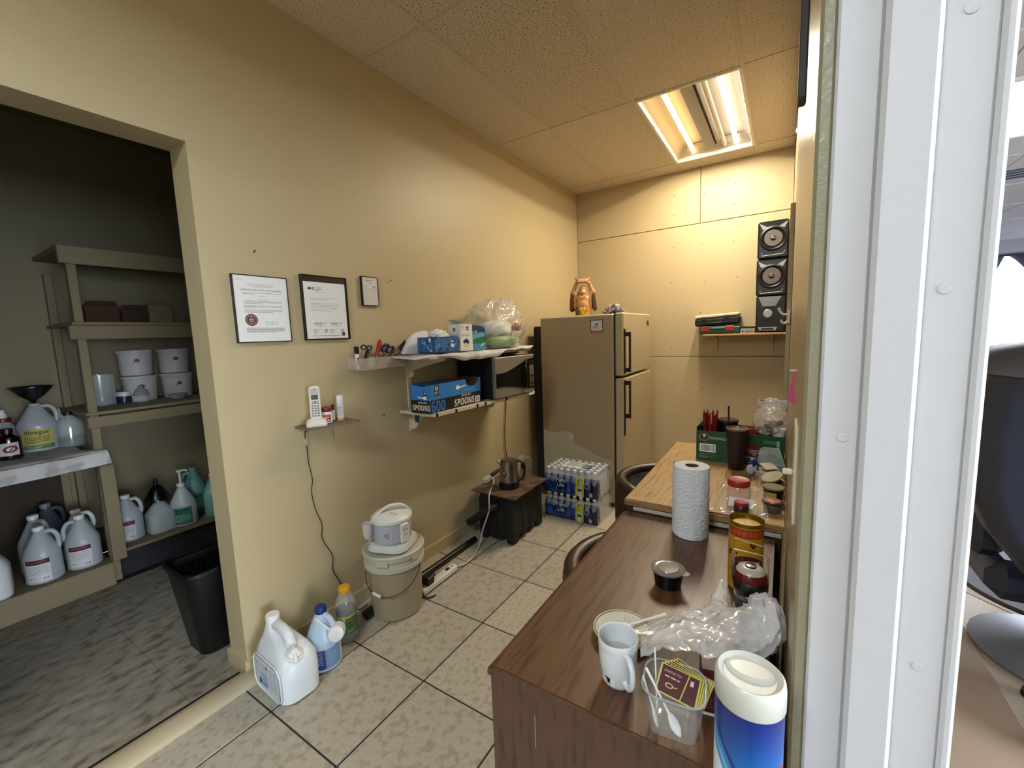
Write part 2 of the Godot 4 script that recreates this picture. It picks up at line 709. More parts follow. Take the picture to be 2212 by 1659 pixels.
	mk("chrome", Color(0.75, 0.75, 0.74), 0.2, 1.0)
	mk("steel", Color(0.58, 0.55, 0.51), 0.32, 1.0)
	mk("white_metal", Color(0.86, 0.86, 0.86), 0.4)
	mk("cord_black", Color(0.05, 0.05, 0.05), 0.6)
	mk("shelf_white", Color(0.74, 0.70, 0.61), 0.55)
	var fz := mk("milky_plastic", Color(0.66, 0.68, 0.70), 0.32)
	fz.subsurf_scatter_enabled = true
	fz.subsurf_scatter_strength = 0.3
	clear("clear_film", Color(1, 1, 1), 0.10, 0.10)
	clear("clear_plastic", Color(0.97, 0.99, 1), 0.13, 0.06)

func wood(key: String, cols: Array, sd: int, rough: float, sc: Vector3) -> void:
	var f := fnl(0.010, sd, 5)
	f.domain_warp_enabled = true
	f.domain_warp_amplitude = 28.0
	f.domain_warp_frequency = 0.008
	var m := mk(key, Color.WHITE, rough)
	m.albedo_texture = ntex(f, cols, [0.2, 0.4, 0.62, 0.82], 512)
	triplanar(m, sc)

func joined(boxes: Array) -> SurfaceTool:
	var st := S(-1)
	for b in boxes:
		box(st, (b[0] + b[1]) * 0.5, b[1] - b[0])
	return st

# ------------------------------------------------------------------ the room itself
func shell() -> void:
	var paint_w: Material = mats["wall_paint"]
	# left wall with the closet doorway (opening z from -0.755 to 0.30)
	var wl := struct("wall_left", "tan painted left wall with a doorway to the storage closet")
	part("drywall", joined([
		[Vector3(-0.143, 0, ZB - 0.1), Vector3(0, HC + 0.1, -0.755)],
		[Vector3(-0.143, 2.169, -0.755), Vector3(0, HC + 0.1, 0.30)],
		[Vector3(-0.143, 0, 0.30), Vector3(0, HC + 0.1, 2.5)]]), paint_w, wl)
	# back wall built of screwed panels
	var wb := struct("wall_back", "tan panelled back wall with visible seams and screw heads")
	part("backing", joined([[Vector3(-0.143, 0, ZB - 0.12), Vector3(XR + 0.2, HC + 0.1, ZB - 0.012)]]), mk("seam_dark", Color(0.30, 0.25, 0.17), 0.9), wb)
	var pan: Material = mats["panel_paint"]
	var g := 0.0025
	for r in [[0.0, XR, 0.0, 1.148], [0.0, XR, 1.148, 2.360], [0.0, 1.207, 2.360, HC], [1.207, XR, 2.360, HC]]:
		part("wall_panel", bx(Vector3(r[0] + g, r[2] + g, ZB - 0.012), Vector3(r[1] - g, r[3] - g, ZB), 0.002), pan, wb)
	var screw := S()
	var sp := []
	for x in [0.98, 1.24, 1.50]:
		for y in [0.25, 0.55, 0.86, 1.25, 1.55, 1.86, 2.17, 2.45, 2.62]:
			sp.append(Vector3(x + rng.randf_range(-0.02, 0.02), y + rng.randf_range(-0.03, 0.03), ZB))
	for p in sp:
		part_mesh("screw_head", screw_mesh(), mk("screw", Color(0.13, 0.10, 0.07), 0.6), wb, p)
	# right wall, ends at the doorway where the camera stands
	var wr := struct("wall_right", "olive tan painted right wall seen almost edge-on beside the doorway")
	part("drywall", joined([
		[Vector3(XR, 0, ZB - 0.1), Vector3(XR + 0.16, HC + 0.1, -0.69)],
		[Vector3(XR, 2.15, -0.69), Vector3(XR + 0.16, HC + 0.1, 0.42)],
		[Vector3(XR, 0, 0.42), Vector3(XR + 0.16, HC + 0.1, 2.5)]]), mk_olive_wall(), wr)
	var wn := struct("wall_near", "plain wall behind the doorway")
	part("drywall", joined([[Vector3(-0.143, 0, 2.4), Vector3(XR + 0.16, HC + 0.1, 2.52)]]), paint_w, wn)
	door_frame()
	# narrow board standing on the right wall
	var tr := struct("trim_2", "narrow tan board running up the right wall")
	part("board", bx(Vector3(1.8935, 0.0, -2.72), Vector3(XR, 2.02, -2.62), 0.003), mats["panel_paint"], tr)
	part("raceway", bx(Vector3(1.897, 1.98, -1.42), Vector3(XR, HC, -1.36), 0.003), mk("raceway_grey", Color(0.30, 0.29, 0.29), 0.6), tr)
	# floor: grout bed with square tiles set proud of it
	var fl := struct("floor", "beige ceramic tile floor with dark grout lines")
	part("grout_bed", joined([[Vector3(-0.02, -0.12, ZB - 0.1), Vector3(XR + 0.16, -0.004, 2.5)]]), mats["grout"], fl)
	var T := 0.4104
	var bm := {}
	for i in range(-1, 5):
		for k in range(-9, 8):
			var x0 := 0.263 + (i) * T
			var x1 := x0 + T
			x0 = maxf(x0, 0.0)
			x1 = minf(x1, XR)
			var z0 := -0.711 - (-k) * T if false else -0.711 + k * T
			var z1 := z0 + T
			z0 = maxf(z0, ZB)
			z1 = minf(z1, 2.4)
			if x1 - x0 < 0.02 or z1 - z0 < 0.02:
				continue
			var key := "%.3f_%.3f" % [x1 - x0, z1 - z0]
			if not bm.has(key):
				var st := S(-1)
				box(st, Vector3(0, -0.006, 0), Vector3(x1 - x0 - 0.007, 0.012, z1 - z0 - 0.007), 0.002)
				bm[key] = mesh_of(st)
			part_mesh("floor_tile", bm[key], mats["floor_tile_%d" % (absi(i * 7 + k * 3 + i * k) % 3)], fl, Vector3((x0 + x1) / 2, rng.randf_range(-0.0006, 0.0006), (z0 + z1) / 2))
	# baseboard on the left wall
	var bb := struct("baseboard_left", "dirty tan baseboard along the left wall")
	part("board", joined([[Vector3(0, 0, -3.2), Vector3(0.012, 0.075, -0.755)]]), mats["wall_paint"], bb)
	part("jamb_board", joined([[Vector3(-0.15, 0, -0.755), Vector3(0.012, 0.075, -0.743)]]), mats["wall_paint"], bb)
	ceiling()

func screw_mesh() -> Mesh:
	if not mats.has("screw_mesh"):
		var st := S()
		lathe(st, [[0.0045, 0.0], [0.0045, 0.0006], [0.001, 0.0012]], 8, Transform3D(Basis(Vector3.RIGHT, PI / 2), Vector3.ZERO))
		mats["screw_mesh"] = mesh_of(st)
	return mats["screw_mesh"]

func mk_olive_wall() -> Material:
	var m := mk("right_wall_paint", Color(0.62, 0.55, 0.42), 0.3, 0.0, 0.5)
	m.normal_enabled = true
	m.normal_texture = mats["wall_paint"].normal_texture
	m.normal_scale = 0.5
	return triplanar(m, Vector3(3, 3, 3))

func door_frame() -> void:
	var t := struct("trim_1", "thickly painted white door frame at the right edge of the picture")
	var ol: Material = mats["olive_paint"]
	var wf: Material = mats["frame_paint"]
	# olive painted return of the wall, then the white jamb boards in steps
	part("painted_return", bx(Vector3(XR - 0.001, 0, -0.70), Vector3(1.932, 2.15, -0.68), 0.004), ol, t)
	part("casing_board", bx(Vector3(1.931, 0, -0.72), Vector3(1.974, 2.15, -0.677), 0.003), wf, t)
	part("door_stop", bx(Vector3(1.9735, 0, -0.72), Vector3(2.0225, 2.15, -0.664), 0.005), wf, t)
	part("jamb_board", bx(Vector3(2.022, 0, -0.72), Vector3(2.069, 2.15, -0.680), 0.003), wf, t)
	part("casing_edge", bx(Vector3(2.0685, 0, -0.74), Vector3(2.081, 2.15, -0.676), 0.004), wf, t)
	part("head_board", bx(Vector3(XR - 0.001, 2.13, -0.70), Vector3(2.081, 2.17, 0.42), 0.003), wf, t)
	part("far_jamb", bx(Vector3(XR - 0.001, 0, 0.40), Vector3(2.081, 2.15, 0.43), 0.003), wf, t)
	# painted-over screw heads
	for p in [Vector3(2.041, 1.449, -0.68), Vector3(1.957, 1.268, -0.677), Vector3(2.045, 0.98, -0.68), Vector3(2.045, 1.74, -0.68)]:
		var st := S()
		lathe(st, [[0.006, 0.0], [0.0058, 0.0012], [0.0035, 0.0018], [0.0012, 0.0012]], 14, Transform3D(Basis(Vector3.RIGHT, PI / 2), Vector3.ZERO))
		part("painted_screw", st, wf, t, p)

func ceiling() -> void:
	var c := struct("ceiling", "suspended ceiling of stained acoustic tiles in a metal grid")
	part("slab", joined([[Vector3(-0.143, HC + 0.16, ZB - 0.1), Vector3(XR + 0.2, HC + 0.3, 2.5)]]), mk("slab", Color(0.3, 0.3, 0.3), 0.9), c)
	var xs := [0.0, 0.428, 1.037, 1.645, XR]
	var zs := [ZB, -4.085, -2.845, -1.607, -0.40, 0.82, 2.04, 2.4]
	for i in 4:
		for k in 7:
			if i == 2 and k in [1, 5]:
				continue   # the light
			var lo := Vector3(xs[i] + 0.004, HC, zs[k] + 0.004)
			var hi := Vector3(xs[i + 1] - 0.004, HC + 0.016, zs[k + 1] - 0.004)
			part("ceiling_tile", bx(lo, hi, 0.002), mats["ceiling_tile_%d" % (0 if (i == 1 and k in [2, 3]) or (i == 2 and k == 0) else 1)], c)
	for i in range(1, 4):
		part("tee_bar", bx(Vector3(xs[i] - 0.011, HC - 0.004, ZB), Vector3(xs[i] + 0.011, HC + 0.003, 2.4), 0.001), mats["tee_bar"], c)
	for k in range(1, 7):
		for i in 4:
			if k in [1, 5] and i == 2:
				continue
			part("cross_tee", bx(Vector3(xs[i] + 0.0112, HC - 0.0035, zs[k] - 0.011), Vector3(xs[i + 1] - 0.0112, HC + 0.003, zs[k] + 0.011), 0.001), mats["tee_bar"], c)
	for s in [[Vector3(0, HC - 0.003, ZB), Vector3(0.014, HC + 0.004, 2.4)], [Vector3(0.014, HC - 0.003, ZB), Vector3(XR, HC + 0.004, ZB + 0.014)]]:
		part("wall_angle", bx(s[0], s[1], 0.001), mats["tee_bar"], c)

func ceiling_light() -> void:
	fitting("open fluorescent ceiling fitting with two lit bare tubes near the back wall", Vector3(1.341, HC, -3.465), 3.2, 3.3)
	fitting("open fluorescent ceiling fitting above the doorway behind the camera", Vector3(1.341, HC, 1.43), 4.2, 4.6)

func fitting(label: String, at: Vector3, e1: float, e2: float) -> void:
	# open 2x4 fluorescent fitting without its lens: two lit tubes, two dead ones
	var t := thing("fluorescent_ceiling_light", label, "ceiling light", at)
	var w := 0.296
	var l := 0.612
	var d := 0.105
	var met := mk("fitting_white", Color(0.80, 0.78, 0.74), 0.35)
	var st := S(-1)
	# tray: sloped sides and flat top
	quad(st, Vector3(-w, 0, l), Vector3(-w, 0, -l), Vector3(-w + 0.07, d, -l + 0.05), Vector3(-w + 0.07, d, l - 0.05))
	quad(st, Vector3(w, 0, -l), Vector3(w, 0, l), Vector3(w - 0.07, d, l - 0.05), Vector3(w - 0.07, d, -l + 0.05))
	quad(st, Vector3(-w, 0, -l), Vector3(w, 0, -l), Vector3(w - 0.07, d, -l + 0.05), Vector3(-w + 0.07, d, -l + 0.05))
	quad(st, Vector3(w, 0, l), Vector3(-w, 0, l), Vector3(-w + 0.07, d, l - 0.05), Vector3(w - 0.07, d, l - 0.05))
	quad(st, Vector3(-w + 0.07, d, -l + 0.05), Vector3(w - 0.07, d, -l + 0.05), Vector3(w - 0.07, d, l - 0.05), Vector3(-w + 0.07, d, l - 0.05))
	part("reflector_tray", st, met, t)
	st = S(-1)
	for s in [-1.0, 1.0]:
		box(st, Vector3(s * (w - 0.004), -0.002, 0), Vector3(0.022, 0.010, 2 * l), 0.002)
		box(st, Vector3(0, -0.002, s * (l - 0.004)), Vector3(2 * w - 0.026, 0.010, 0.022), 0.002)
	part("frame", st, met, t)
	# ballast cover standing open in the middle, and a loose strip of insulation paper
	st = S(-1)
	prism(st, P2([[-0.045, 0.02], [0.02, 0.045], [0.02, 0.10], [-0.05, 0.10]]), -l + 0.07, l - 0.07)
	part("ballast_cover", st, mk("fitting_shadow", Color(0.55, 0.52, 0.49), 0.5), t)
	st = S(-1)
	prism(st, P2([[0.035, 0.045], [0.043, 0.04], [0.055, 0.10], [0.03, 0.10]]), -l + 0.07, l - 0.07)
	part("side_flange", st, met, t)
	for s in [-1.0, 1.0]:
		part("socket_bar", bx(Vector3(-0.2, 0.05, s * (l - 0.06) - 0.01), Vector3(0.2, 0.10, s * (l - 0.06) + 0.01), 0.003), met, t)
	var glow_w := tube_glow("tube_warm", Color(1.0, 0.80, 0.50))
	var glow_c := tube_glow("tube_cool", Color(1.0, 0.93, 0.82))
	for q in [[-0.15, glow_w, "lit warm tube"], [0.17, glow_c, "lit white tube"], [0.085, mk("dead_tube", Color(0.82, 0.80, 0.76), 0.2), "unlit tube"]]:
		var r := 0.0165
		st = S()
		lathe(st, [[0.006, -0.585], [r, -0.58], [r, 0.58], [0.006, 0.585]], 16, Transform3D(Basis(Vector3.RIGHT, PI / 2), Vector3.ZERO))
		part("fluorescent_tube", st, q[1], t, Vector3(q[0], 0.048, 0), q[2])
	for s in [-1.0, 1.0]:
		for k in [-0.35, 0.2]:
			part("latch_clip", bx(Vector3(s * 0.283 - 0.007, -0.006, k - 0.012), Vector3(s * 0.283 + 0.007, 0.006, k + 0.012), 0.002), mk("clip", Color(0.45, 0.42, 0.38), 0.5), t)
	area(Vector3(-0.15, 0.028, 0), 0.03, 1.12, e1, Color(1.0, 0.93, 0.80) if at.z < -1.0 else Color(0.90, 0.96, 1.0), t)
	area(Vector3(0.17, 0.028, 0), 0.03, 1.12, e2, Color(1.0, 0.97, 0.88) if at.z < -1.0 else Color(0.88, 0.95, 1.0), t)

func tube_glow(key: String, c: Color) -> Material:
	var m := mk(key, Color(0.9, 0.9, 0.9), 0.3)
	m.emission_enabled = true
	m.emission = c
	m.emission_energy_multiplier = 5.0
	return m

# ------------------------------------------------------------------ storage closet behind the left wall
func closet() -> void:
	var cp: Material = mats["closet_paint"]
	var xb := -2.08
	var w := struct("wall_closet", "dim tan walls of the storage closet")
	part("back_wall", joined([[Vector3(xb - 0.1, 0, -2.4), Vector3(xb, HC + 0.1, 1.4)]]), cp, w)
	part("end_wall", joined([[Vector3(xb, 0, -2.4), Vector3(-0.143, HC + 0.1, -2.3)]]), cp, w)
	part("near_wall", joined([[Vector3(xb, 0, 1.3), Vector3(-0.143, HC + 0.1, 1.4)]]), cp, w)
	var ce := struct("ceiling_closet", "dark ceiling of the storage closet")
	part("board", joined([[Vector3(xb, HC, -2.3), Vector3(-0.143, HC + 0.1, 1.3)]]), cp, ce)
	var f := struct("floor_closet", "grey slate look vinyl tile floor of the storage closet")
	part("bed", joined([[Vector3(xb, -0.12, -2.3), Vector3(-0.02, -0.003, 1.3)]]), mk("vinyl_gap", Color(0.16, 0.14, 0.12), 0.8), f)
	# long vinyl tiles, their joints seen as hairlines
	for i in 3:
		for k in 9:
			var x0 := -0.058 - 0.95 + 0.478 - (i - 1) * 0.95
			var hi := Vector3(minf(x0 + 0.949, -0.058), 0.001, -0.565 + (k - 4) * 0.46 + 0.459)
			var lo := Vector3(maxf(x0, xb), -0.004, maxf(-0.565 + (k - 4) * 0.46, -2.3))
			hi.z = minf(hi.z, 1.3)
			if hi.x - lo.x > 0.03 and hi.z - lo.z > 0.03:
				part("vinyl_tile", bx(lo, hi, 0.001), mats["closet_vinyl"], f)
	# threshold: rubber strip, flat strip, round moulding
	var t := struct("trim_3", "worn cream wooden moulding across the closet doorway floor")
	part("rubber_strip", joined([[Vector3(-0.058, -0.004, -0.743), Vector3(-0.035, 0.003, 0.3)]]), mk("rubber", Color(0.07, 0.07, 0.07), 0.8), t)
	part("flat_strip", bx(Vector3(-0.034, 0, -0.743), Vector3(0.012, 0.012, 0.3), 0.002), mk("worn_cream", Color(0.62, 0.56, 0.45), 0.55), t)
	var q := []
	for a in 9:
		q.append([0.012 + 0.066 * sin(PI / 2 * a / 8.0), 0.034 * cos(PI / 2 * a / 8.0)])
	q.append([0.012, 0.0])
	var st := S(-1)
	prism(st, P2(q), -0.3, 0.755)
	var mo := part("quarter_round", st, mats["worn_cream"], t)
	mo.scale.z = -1.0 if false else 1.0
	mo.rotation.y = 0.0
	mo.position.z = 0.0
	mo.mesh = quarter(q)
	bench(xb)
	shelving(xb)
	closet_goods()

func quarter(q: Array) -> Mesh:
	var st := S(-1)
	prism(st, P2(q), -0.78, 0.3)
	return mesh_of(st)

func bench(xb: float) -> void:
	var m := mk("bench_wood", Color(0.50, 0.44, 0.33), 0.65)
	var t := thing("work_bench", "tan painted wooden bench with open lower bay in the closet", "bench", Vector3(-1.464, 0, -0.7))
	part("base_board", bx(Vector3(-0.02, 0, 0), Vector3(0, 0.14, 1.5), 0.003), m, t)
	part("lower_deck", bx(Vector3(xb + 1.464, 0.115, 0), Vector3(-0.021, 0.14, 1.5), 0.002), m, t)
	part("post", bx(Vector3(-0.03, 0.141, -0.065), Vector3(0, 0.734, 0.0), 0.003), m, t)
	part("rear_post", bx(Vector3(xb + 1.464, 0.141, 0.03), Vector3(xb + 1.52, 0.76, 0.07), 0.003), m, t)
	part("front_rail", bx(Vector3(-0.03, 0.735, -0.06), Vector3(0.012, 0.765, 1.5), 0.003), m, t)
	part("bench_top", bx(Vector3(xb + 1.464, 0.766, 0.03), Vector3(0.02, 0.822, 1.5), 0.003), m, t)
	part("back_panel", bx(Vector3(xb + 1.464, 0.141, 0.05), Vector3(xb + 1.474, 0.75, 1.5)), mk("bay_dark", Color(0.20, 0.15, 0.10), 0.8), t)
	# white towel spread over the top, hanging over the front edge
	var tw := thing("bench_towel", "white towel spread over the closet bench and drooping at its front", "towel", Vector3(-1.464, 0.823, -0.74))
	var g := []
	for i in 34:
		var row := []
		var z := 1.3 * i / 33.0
		for j in 14:
			var s := j / 13.0
			var wob := 0.004 * sin(z * 31.0) + 0.003 * sin(z * 57.0 + 1.0)
			if s < 0.72:
				row.append(Vector3(lerpf(-0.56, 0.026, s / 0.72), 0.004 + 0.002 * sin(z * 23 + s * 9), maxf(z, 0.075 * (1.0 - smoothstep(0.55, 0.68, s))) + 0.004 * sin(s * 5)))
			else:
				var d := (s - 0.72) / 0.28
				row.append(Vector3(0.026 + 0.012 * sin(d * PI * 0.5) + wob, 0.004 - 0.078 * d * (1.0 + 0.12 * sin(z * 4.0)), z - 0.008 * d))
		g.append(row)
	var st := S()
	sheet(st, g, 0.003)
	part("cloth", st, terry(), tw)

func terry() -> Material:
	if mats.has("terry"):
		return mats["terry"]
	var m := mk("terry", Color(0.80, 0.79, 0.79), 0.95)
	m.albedo_texture = ntex(fnl(0.006, 71, 3), [Color(0.82, 0.80, 0.80), Color(0.97, 0.96, 0.95), Color(1, 1, 1)], [0.12, 0.35, 0.7], 256)
	m.normal_enabled = true
	m.normal_texture = ntex(fnl(0.12, 72, 2), [], [], 256, 4.0)
	m.normal_scale = 0.6
	return triplanar(m, Vector3(4, 4, 4))

func shelving(xb: float) -> void:
	var m: Material = mats["bench_wood"]
	var t := thing("shelving_unit", "tall tan painted wooden shelving unit with four shelves in the closet", "shelf", Vector3(-1.51, 0, -0.70))
	var d := xb + 1.51
	part("post", bx(Vector3(-0.05, 0.0, -0.04), Vector3(0, 1.9, 0), 0.003), m, t)
	part("rear_post", bx(Vector3(d, 0.0, -0.04), Vector3(d + 0.04, 1.9, 0), 0.003), m, t)
	part("far_post", bx(Vector3(-0.05, 0.0, -1.3), Vector3(0, 1.9, -1.26), 0.003), m, t)
	part("top_fascia", bx(Vector3(-0.02, 1.9, -1.4), Vector3(0.012, 2.0, 0.03), 0.004), m, t)
	part("top_board", bx(Vector3(d, 1.975, -1.4), Vector3(-0.021, 2.0, 0.03), 0.002), m, t)
	part("shelf_fascia", bx(Vector3(-0.02, 1.475, -1.4), Vector3(0.012, 1.556, 0.03), 0.004), m, t)
	for y in [1.575, 1.05, 0.185]:
		part("shelf_board", bx(Vector3(d, y - 0.018, -1.4), Vector3(0.014, y, -0.041 if y < 1 else 0.015), 0.002), m, t)
	part("lower_fascia", bx(Vector3(-0.02, 0.955, -1.4), Vector3(0.004, 1.02, 0.01), 0.003), m, t)
	part("base_fascia", bx(Vector3(-0.05, 0.0, -1.4), Vector3(-0.03, 0.165, -0.045), 0.003), mk("base_dark", Color(0.10, 0.10, 0.12), 0.7), t)
	part("mid_post", bx(Vector3(d + 0.001, 1.06, -0.62), Vector3(d + 0.02, 1.55, -0.59), 0.003), m, t)

func jug_mesh_body(h: float, w: float, square := false) -> SurfaceTool:
	var st := S()
	if square:
		rstack(st, [[w * 0.9, w * 0.9, w * 0.22, 0.0], [w, w, w * 0.26, h * 0.03], [w, w, w * 0.26, h * 0.52], [w * 0.9, w * 0.9, w * 0.3, h * 0.60], [w * 0.42, w * 0.42, w * 0.2, h * 0.86], [w * 0.26, w * 0.26, w * 0.13, h * 0.90], [w * 0.26, w * 0.26, w * 0.13, h * 0.95]])
	else:
		lathe(st, [[w * 0.44, 0.0], [w * 0.5, h * 0.025], [w * 0.5, h * 0.50], [w * 0.485, h * 0.545], [w * 0.42, h * 0.62], [w * 0.16, h * 0.885], [w * 0.135, h * 0.90], [w * 0.135, h * 0.95]], 24)
	return st

# one-gallon jug; handle on the local +x side
func gallon_jug(label: String, at: Vector3, turn: float, body: Material, cap: Material, tag := 0, h := 0.30, w := 0.152, square := false, handle := 1.0) -> Node3D:
	var t := thing("gallon_jug", label, "jug", at, turn)
	part("body", jug_mesh_body(h, w, square), body, t)
	if handle != 0.0:
		var s := handle
		part("handle", TB(smooth_path([Vector3(s * w * 0.14, h * 0.88, 0), Vector3(s * w * 0.34, h * 0.875, 0), Vector3(s * w * 0.46, h * 0.76, 0), Vector3(s * w * 0.47, h * 0.60, 0), Vector3(s * w * 0.40, h * 0.53, 0)], 5), 0.0115, 8), body, t)
	if cap:
		part("cap", L([[w * 0.14, h * 0.925], [w * 0.16, h * 0.93], [w * 0.16, h * 0.985], [w * 0.14, h]], 18), cap, t)
	if tag:
		part("printed_label", around(w * 0.5 + 0.0012, h * 0.06, h * 0.46, -0.75, 0.55 if tag == 1 else 0.75, 16), mats["jug_tag_%d" % tag], t, Vector3.ZERO)
	return t

func funnel(label: String, at: Vector3, up := true, r := 0.075) -> Node3D:
	var t := thing("funnel", label, "funnel", at)
	var p := [[0.008, -0.055], [0.011, -0.012], [0.018, 0.0], [r * 0.55, 0.028], [r * 0.95, 0.075], [r, 0.078], [r, 0.082], [r * 0.93, 0.080], [r * 0.53, 0.032], [0.014, 0.004], [0.008, -0.01]]
	if not up:
		p = [[r * 0.93, 0.0], [r, -0.002], [r, 0.004], [r * 0.93, 0.015], [r * 0.6, 0.062], [0.024, 0.088], [0.012, 0.098], [0.009, 0.14], [0.007, 0.14], [0.010, 0.095]]
	part("cone", L(p, 26, Transform3D(), not up, not up), mk("funnel_black", Color(0.02, 0.02, 0.025), 0.25), t)
	return t

func closet_goods() -> void:
	var milky: Material = mats["milky_plastic"]
	var white: Material = mats["white_plastic"]
	var p := Print.new(256, 220, Color(0.80, 0.80, 0.80))
	p.rect(0, 0, 256, 46, Color(0.33, 0.05, 0.09))
	p.words(20, 16, 200, 1, 10, 12, Color(0.55, 0.30, 0.33))
	p.words(14, 62, 220, 7, 13, 4, Color(0.5, 0.5, 0.52))
	p.words(14, 176, 90, 2, 13, 5, Color(0.4, 0.4, 0.42))
	p.bars(160, 172, 80, 40)
	paint("jug_tag_1", p.tex(), 0.6)
	p = Print.new(256, 220, Color(0.70, 0.66, 0.34))
	p.text("Vinegar", 20, 60, 40, Color(0.25, 0.22, 0.12), true)
	p.words(20, 84, 200, 5, 16, 7, Color(0.36, 0.31, 0.13))
	p.rect(0, 176, 256, 44, Color(0.30, 0.40, 0.28))
	p.words(20, 190, 200, 2, 14, 6, Color(0.75, 0.76, 0.6))
	paint("jug_tag_2", p.tex(), 0.6)
	p = Print.new(200, 200, Color(0.20, 0.48, 0.40))
	p.words(20, 24, 150, 2, 26, 16, Color(0.06, 0.2, 0.16))
	p.words(20, 90, 160, 6, 15, 6, Color(0.65, 0.8, 0.75))
	paint("jug_tag_3", p.tex(), 0.6)
	var y := 0.14
	# lower bay of the bench
	gallon_jug("cloudy gallon jug with a dark red banded label, front left on the closet bench deck", Vector3(-1.575, y, -0.44), 1.2, milky, white, 1, 0.31)
	gallon_jug("cloudy gallon jug with a dark red banded label beside the bench post", Vector3(-1.585, y, -0.605), 1.25, milky, white, 1, 0.31, 0.152, false, -1.0)
	gallon_jug("plain cloudy jug without label behind the front left jug on the bench deck", Vector3(-1.75, y, -0.45), 0.6, milky, white, 0, 0.335)
	gallon_jug("opaque white jug behind the red banded jug by the bench post", Vector3(-1.76, y, -0.625), 1.6, mk("white_jug", Color(0.80, 0.84, 0.84), 0.4), white, 0, 0.30)
	gallon_jug("dark bluish jug standing deepest under the closet bench", Vector3(-1.93, y, -0.53), 1.6, mk("blue_grey_jug", Color(0.25, 0.28, 0.34), 0.3), mk("grey_cap", Color(0.5, 0.5, 0.5), 0.5), 0, 0.34)
	gallon_jug("white ribbed jug at the left picture edge on the closet bench deck", Vector3(-1.56, y, -0.235), 1.4, white, white, 0, 0.30, 0.17, true, 0.0)
	# on the bench top
	y = 0.83
	gallon_jug("large cloudy gallon jug with a yellow label on the closet bench towel", Vector3(-1.855, y, -0.545), 1.35, milky, null, 2, 0.295, 0.175, false, 1.0)
	funnel("wide black funnel standing in the neck of the yellow labelled jug", Vector3(-1.855, y + 0.300, -0.545), true, 0.095)
	var b := thing("brown_bottle", "dark brown bottle with a white label and red oval on the closet bench", "bottle", Vector3(-1.70, y, -0.405), 1.3)
	part("body", L([[0.045, 0.0], [0.05, 0.006], [0.05, 0.105], [0.046, 0.122], [0.022, 0.137], [0.020, 0.150]], 24), mk("brown_glass", Color(0.075, 0.022, 0.016), 0.15), b)
	part("cap", L([[0.022, 0.143], [0.025, 0.145], [0.025, 0.168], [0.022, 0.170]], 18), mats["black_plastic"], b)
	p = Print.new(200, 150, Color(0.78, 0.77, 0.78))
	p.oval(120, 75, 66, 42, Color(0.50, 0.08, 0.12), -0.15)
	p.oval(120, 75, 40, 20, Color(0.78, 0.77, 0.78), -0.15)
	p.poly([Vector2(104, 92), Vector2(140, 52), Vector2(150, 58), Vector2(118, 98)], Color(0.50, 0.08, 0.12))
	part("printed_label", around(0.0512, 0.025, 0.095, -0.8, 0.9, 14), paint("brown_tag", p.tex(), 0.6), b)
	b = thing("green_bottle", "clear round bottle a third full of green liquid on the closet bench", "bottle", Vector3(-1.79, y, -0.665), 0.9)
	part("body", L([[0.052, 0.0], [0.062, 0.008], [0.062, 0.13], [0.055, 0.155], [0.022, 0.185], [0.02, 0.20]], 24), clear("bottle_clear", Color(0.9, 0.95, 0.95), 0.25), b)
	part("liquid", L([[0.050, 0.002], [0.060, 0.009], [0.060, 0.060]], 24), mk("green_liquid", Color(0.07, 0.23, 0.20), 0.1), b)
	part("cap", L([[0.02, 0.192], [0.023, 0.194], [0.023, 0.212], [0.02, 0.214]], 16), mats["black_plastic"], b)
	b = thing("white_tip_bottle", "small bottle with a white pointed tip behind the green liquid bottle", "bottle", Vector3(-1.93, y, -0.655))
	part("body", L([[0.03, 0.0], [0.032, 0.004], [0.032, 0.15], [0.014, 0.17]], 18), milky, b)
	part("nozzle", L([[0.016, 0.168], [0.016, 0.185], [0.008, 0.19], [0.004, 0.225]], 14), white, b)
	b = thing("red_cap_bottle", "bottle with a white and red pump cap at the left of the closet bench", "bottle", Vector3(-1.90, y, -0.42))
	part("body", L([[0.04, 0.0], [0.045, 0.005], [0.045, 0.16], [0.02, 0.19]], 18), milky, b)
	part("red_collar", L([[0.03, 0.186], [0.034, 0.19], [0.034, 0.206], [0.03, 0.21]], 16), mk("red_cap", Color(0.45, 0.03, 0.06), 0.4), b)
	part("pump", L([[0.02, 0.208], [0.022, 0.225], [0.012, 0.245], [0.014, 0.255], [0.006, 0.26]], 14), white, b)
	b = thing("spray_jug", "pale blue plastic bottle cut by the left picture edge on the bench", "bottle", Vector3(-1.72, y, -0.305))
	part("body", L([[0.05, 0.0], [0.055, 0.005], [0.055, 0.13], [0.03, 0.20], [0.02, 0.22]], 20), mk("pale_blue", Color(0.55, 0.62, 0.66), 0.3), b)
	part("cap", L([[0.022, 0.215], [0.022, 0.24]], 14), white, b)
	# lowest shelf
	y = 0.185
	gallon_jug("cloudy gallon jug with a red banded label at the left of the lowest shelf", Vector3(-1.655, y, -0.835), 1.2, milky, white, 1, 0.295)
	gallon_jug("square cloudy jug under the black funnel on the lowest shelf", Vector3(-1.63, y, -0.995), 1.57, milky, null, 0, 0.22, 0.15, true, 0.0)
	funnel("black funnel turned upside down on the square cloudy jug", Vector3(-1.64, y + 0.213, -0.995), false, 0.07)
	var pj := gallon_jug("clear white pump jug with a green label on the lowest shelf", Vector3(-1.605, y, -1.12), 1.1, mk("pump_jug", Color(0.72, 0.75, 0.74), 0.3), white, 3, 0.29, 0.15, false, 0.0)
	part("pump_stem", L([[0.009, 0.29], [0.007, 0.30], [0.007, 0.365], [0.012, 0.368], [0.020, 0.372], [0.018, 0.382]], 14), white, pj)
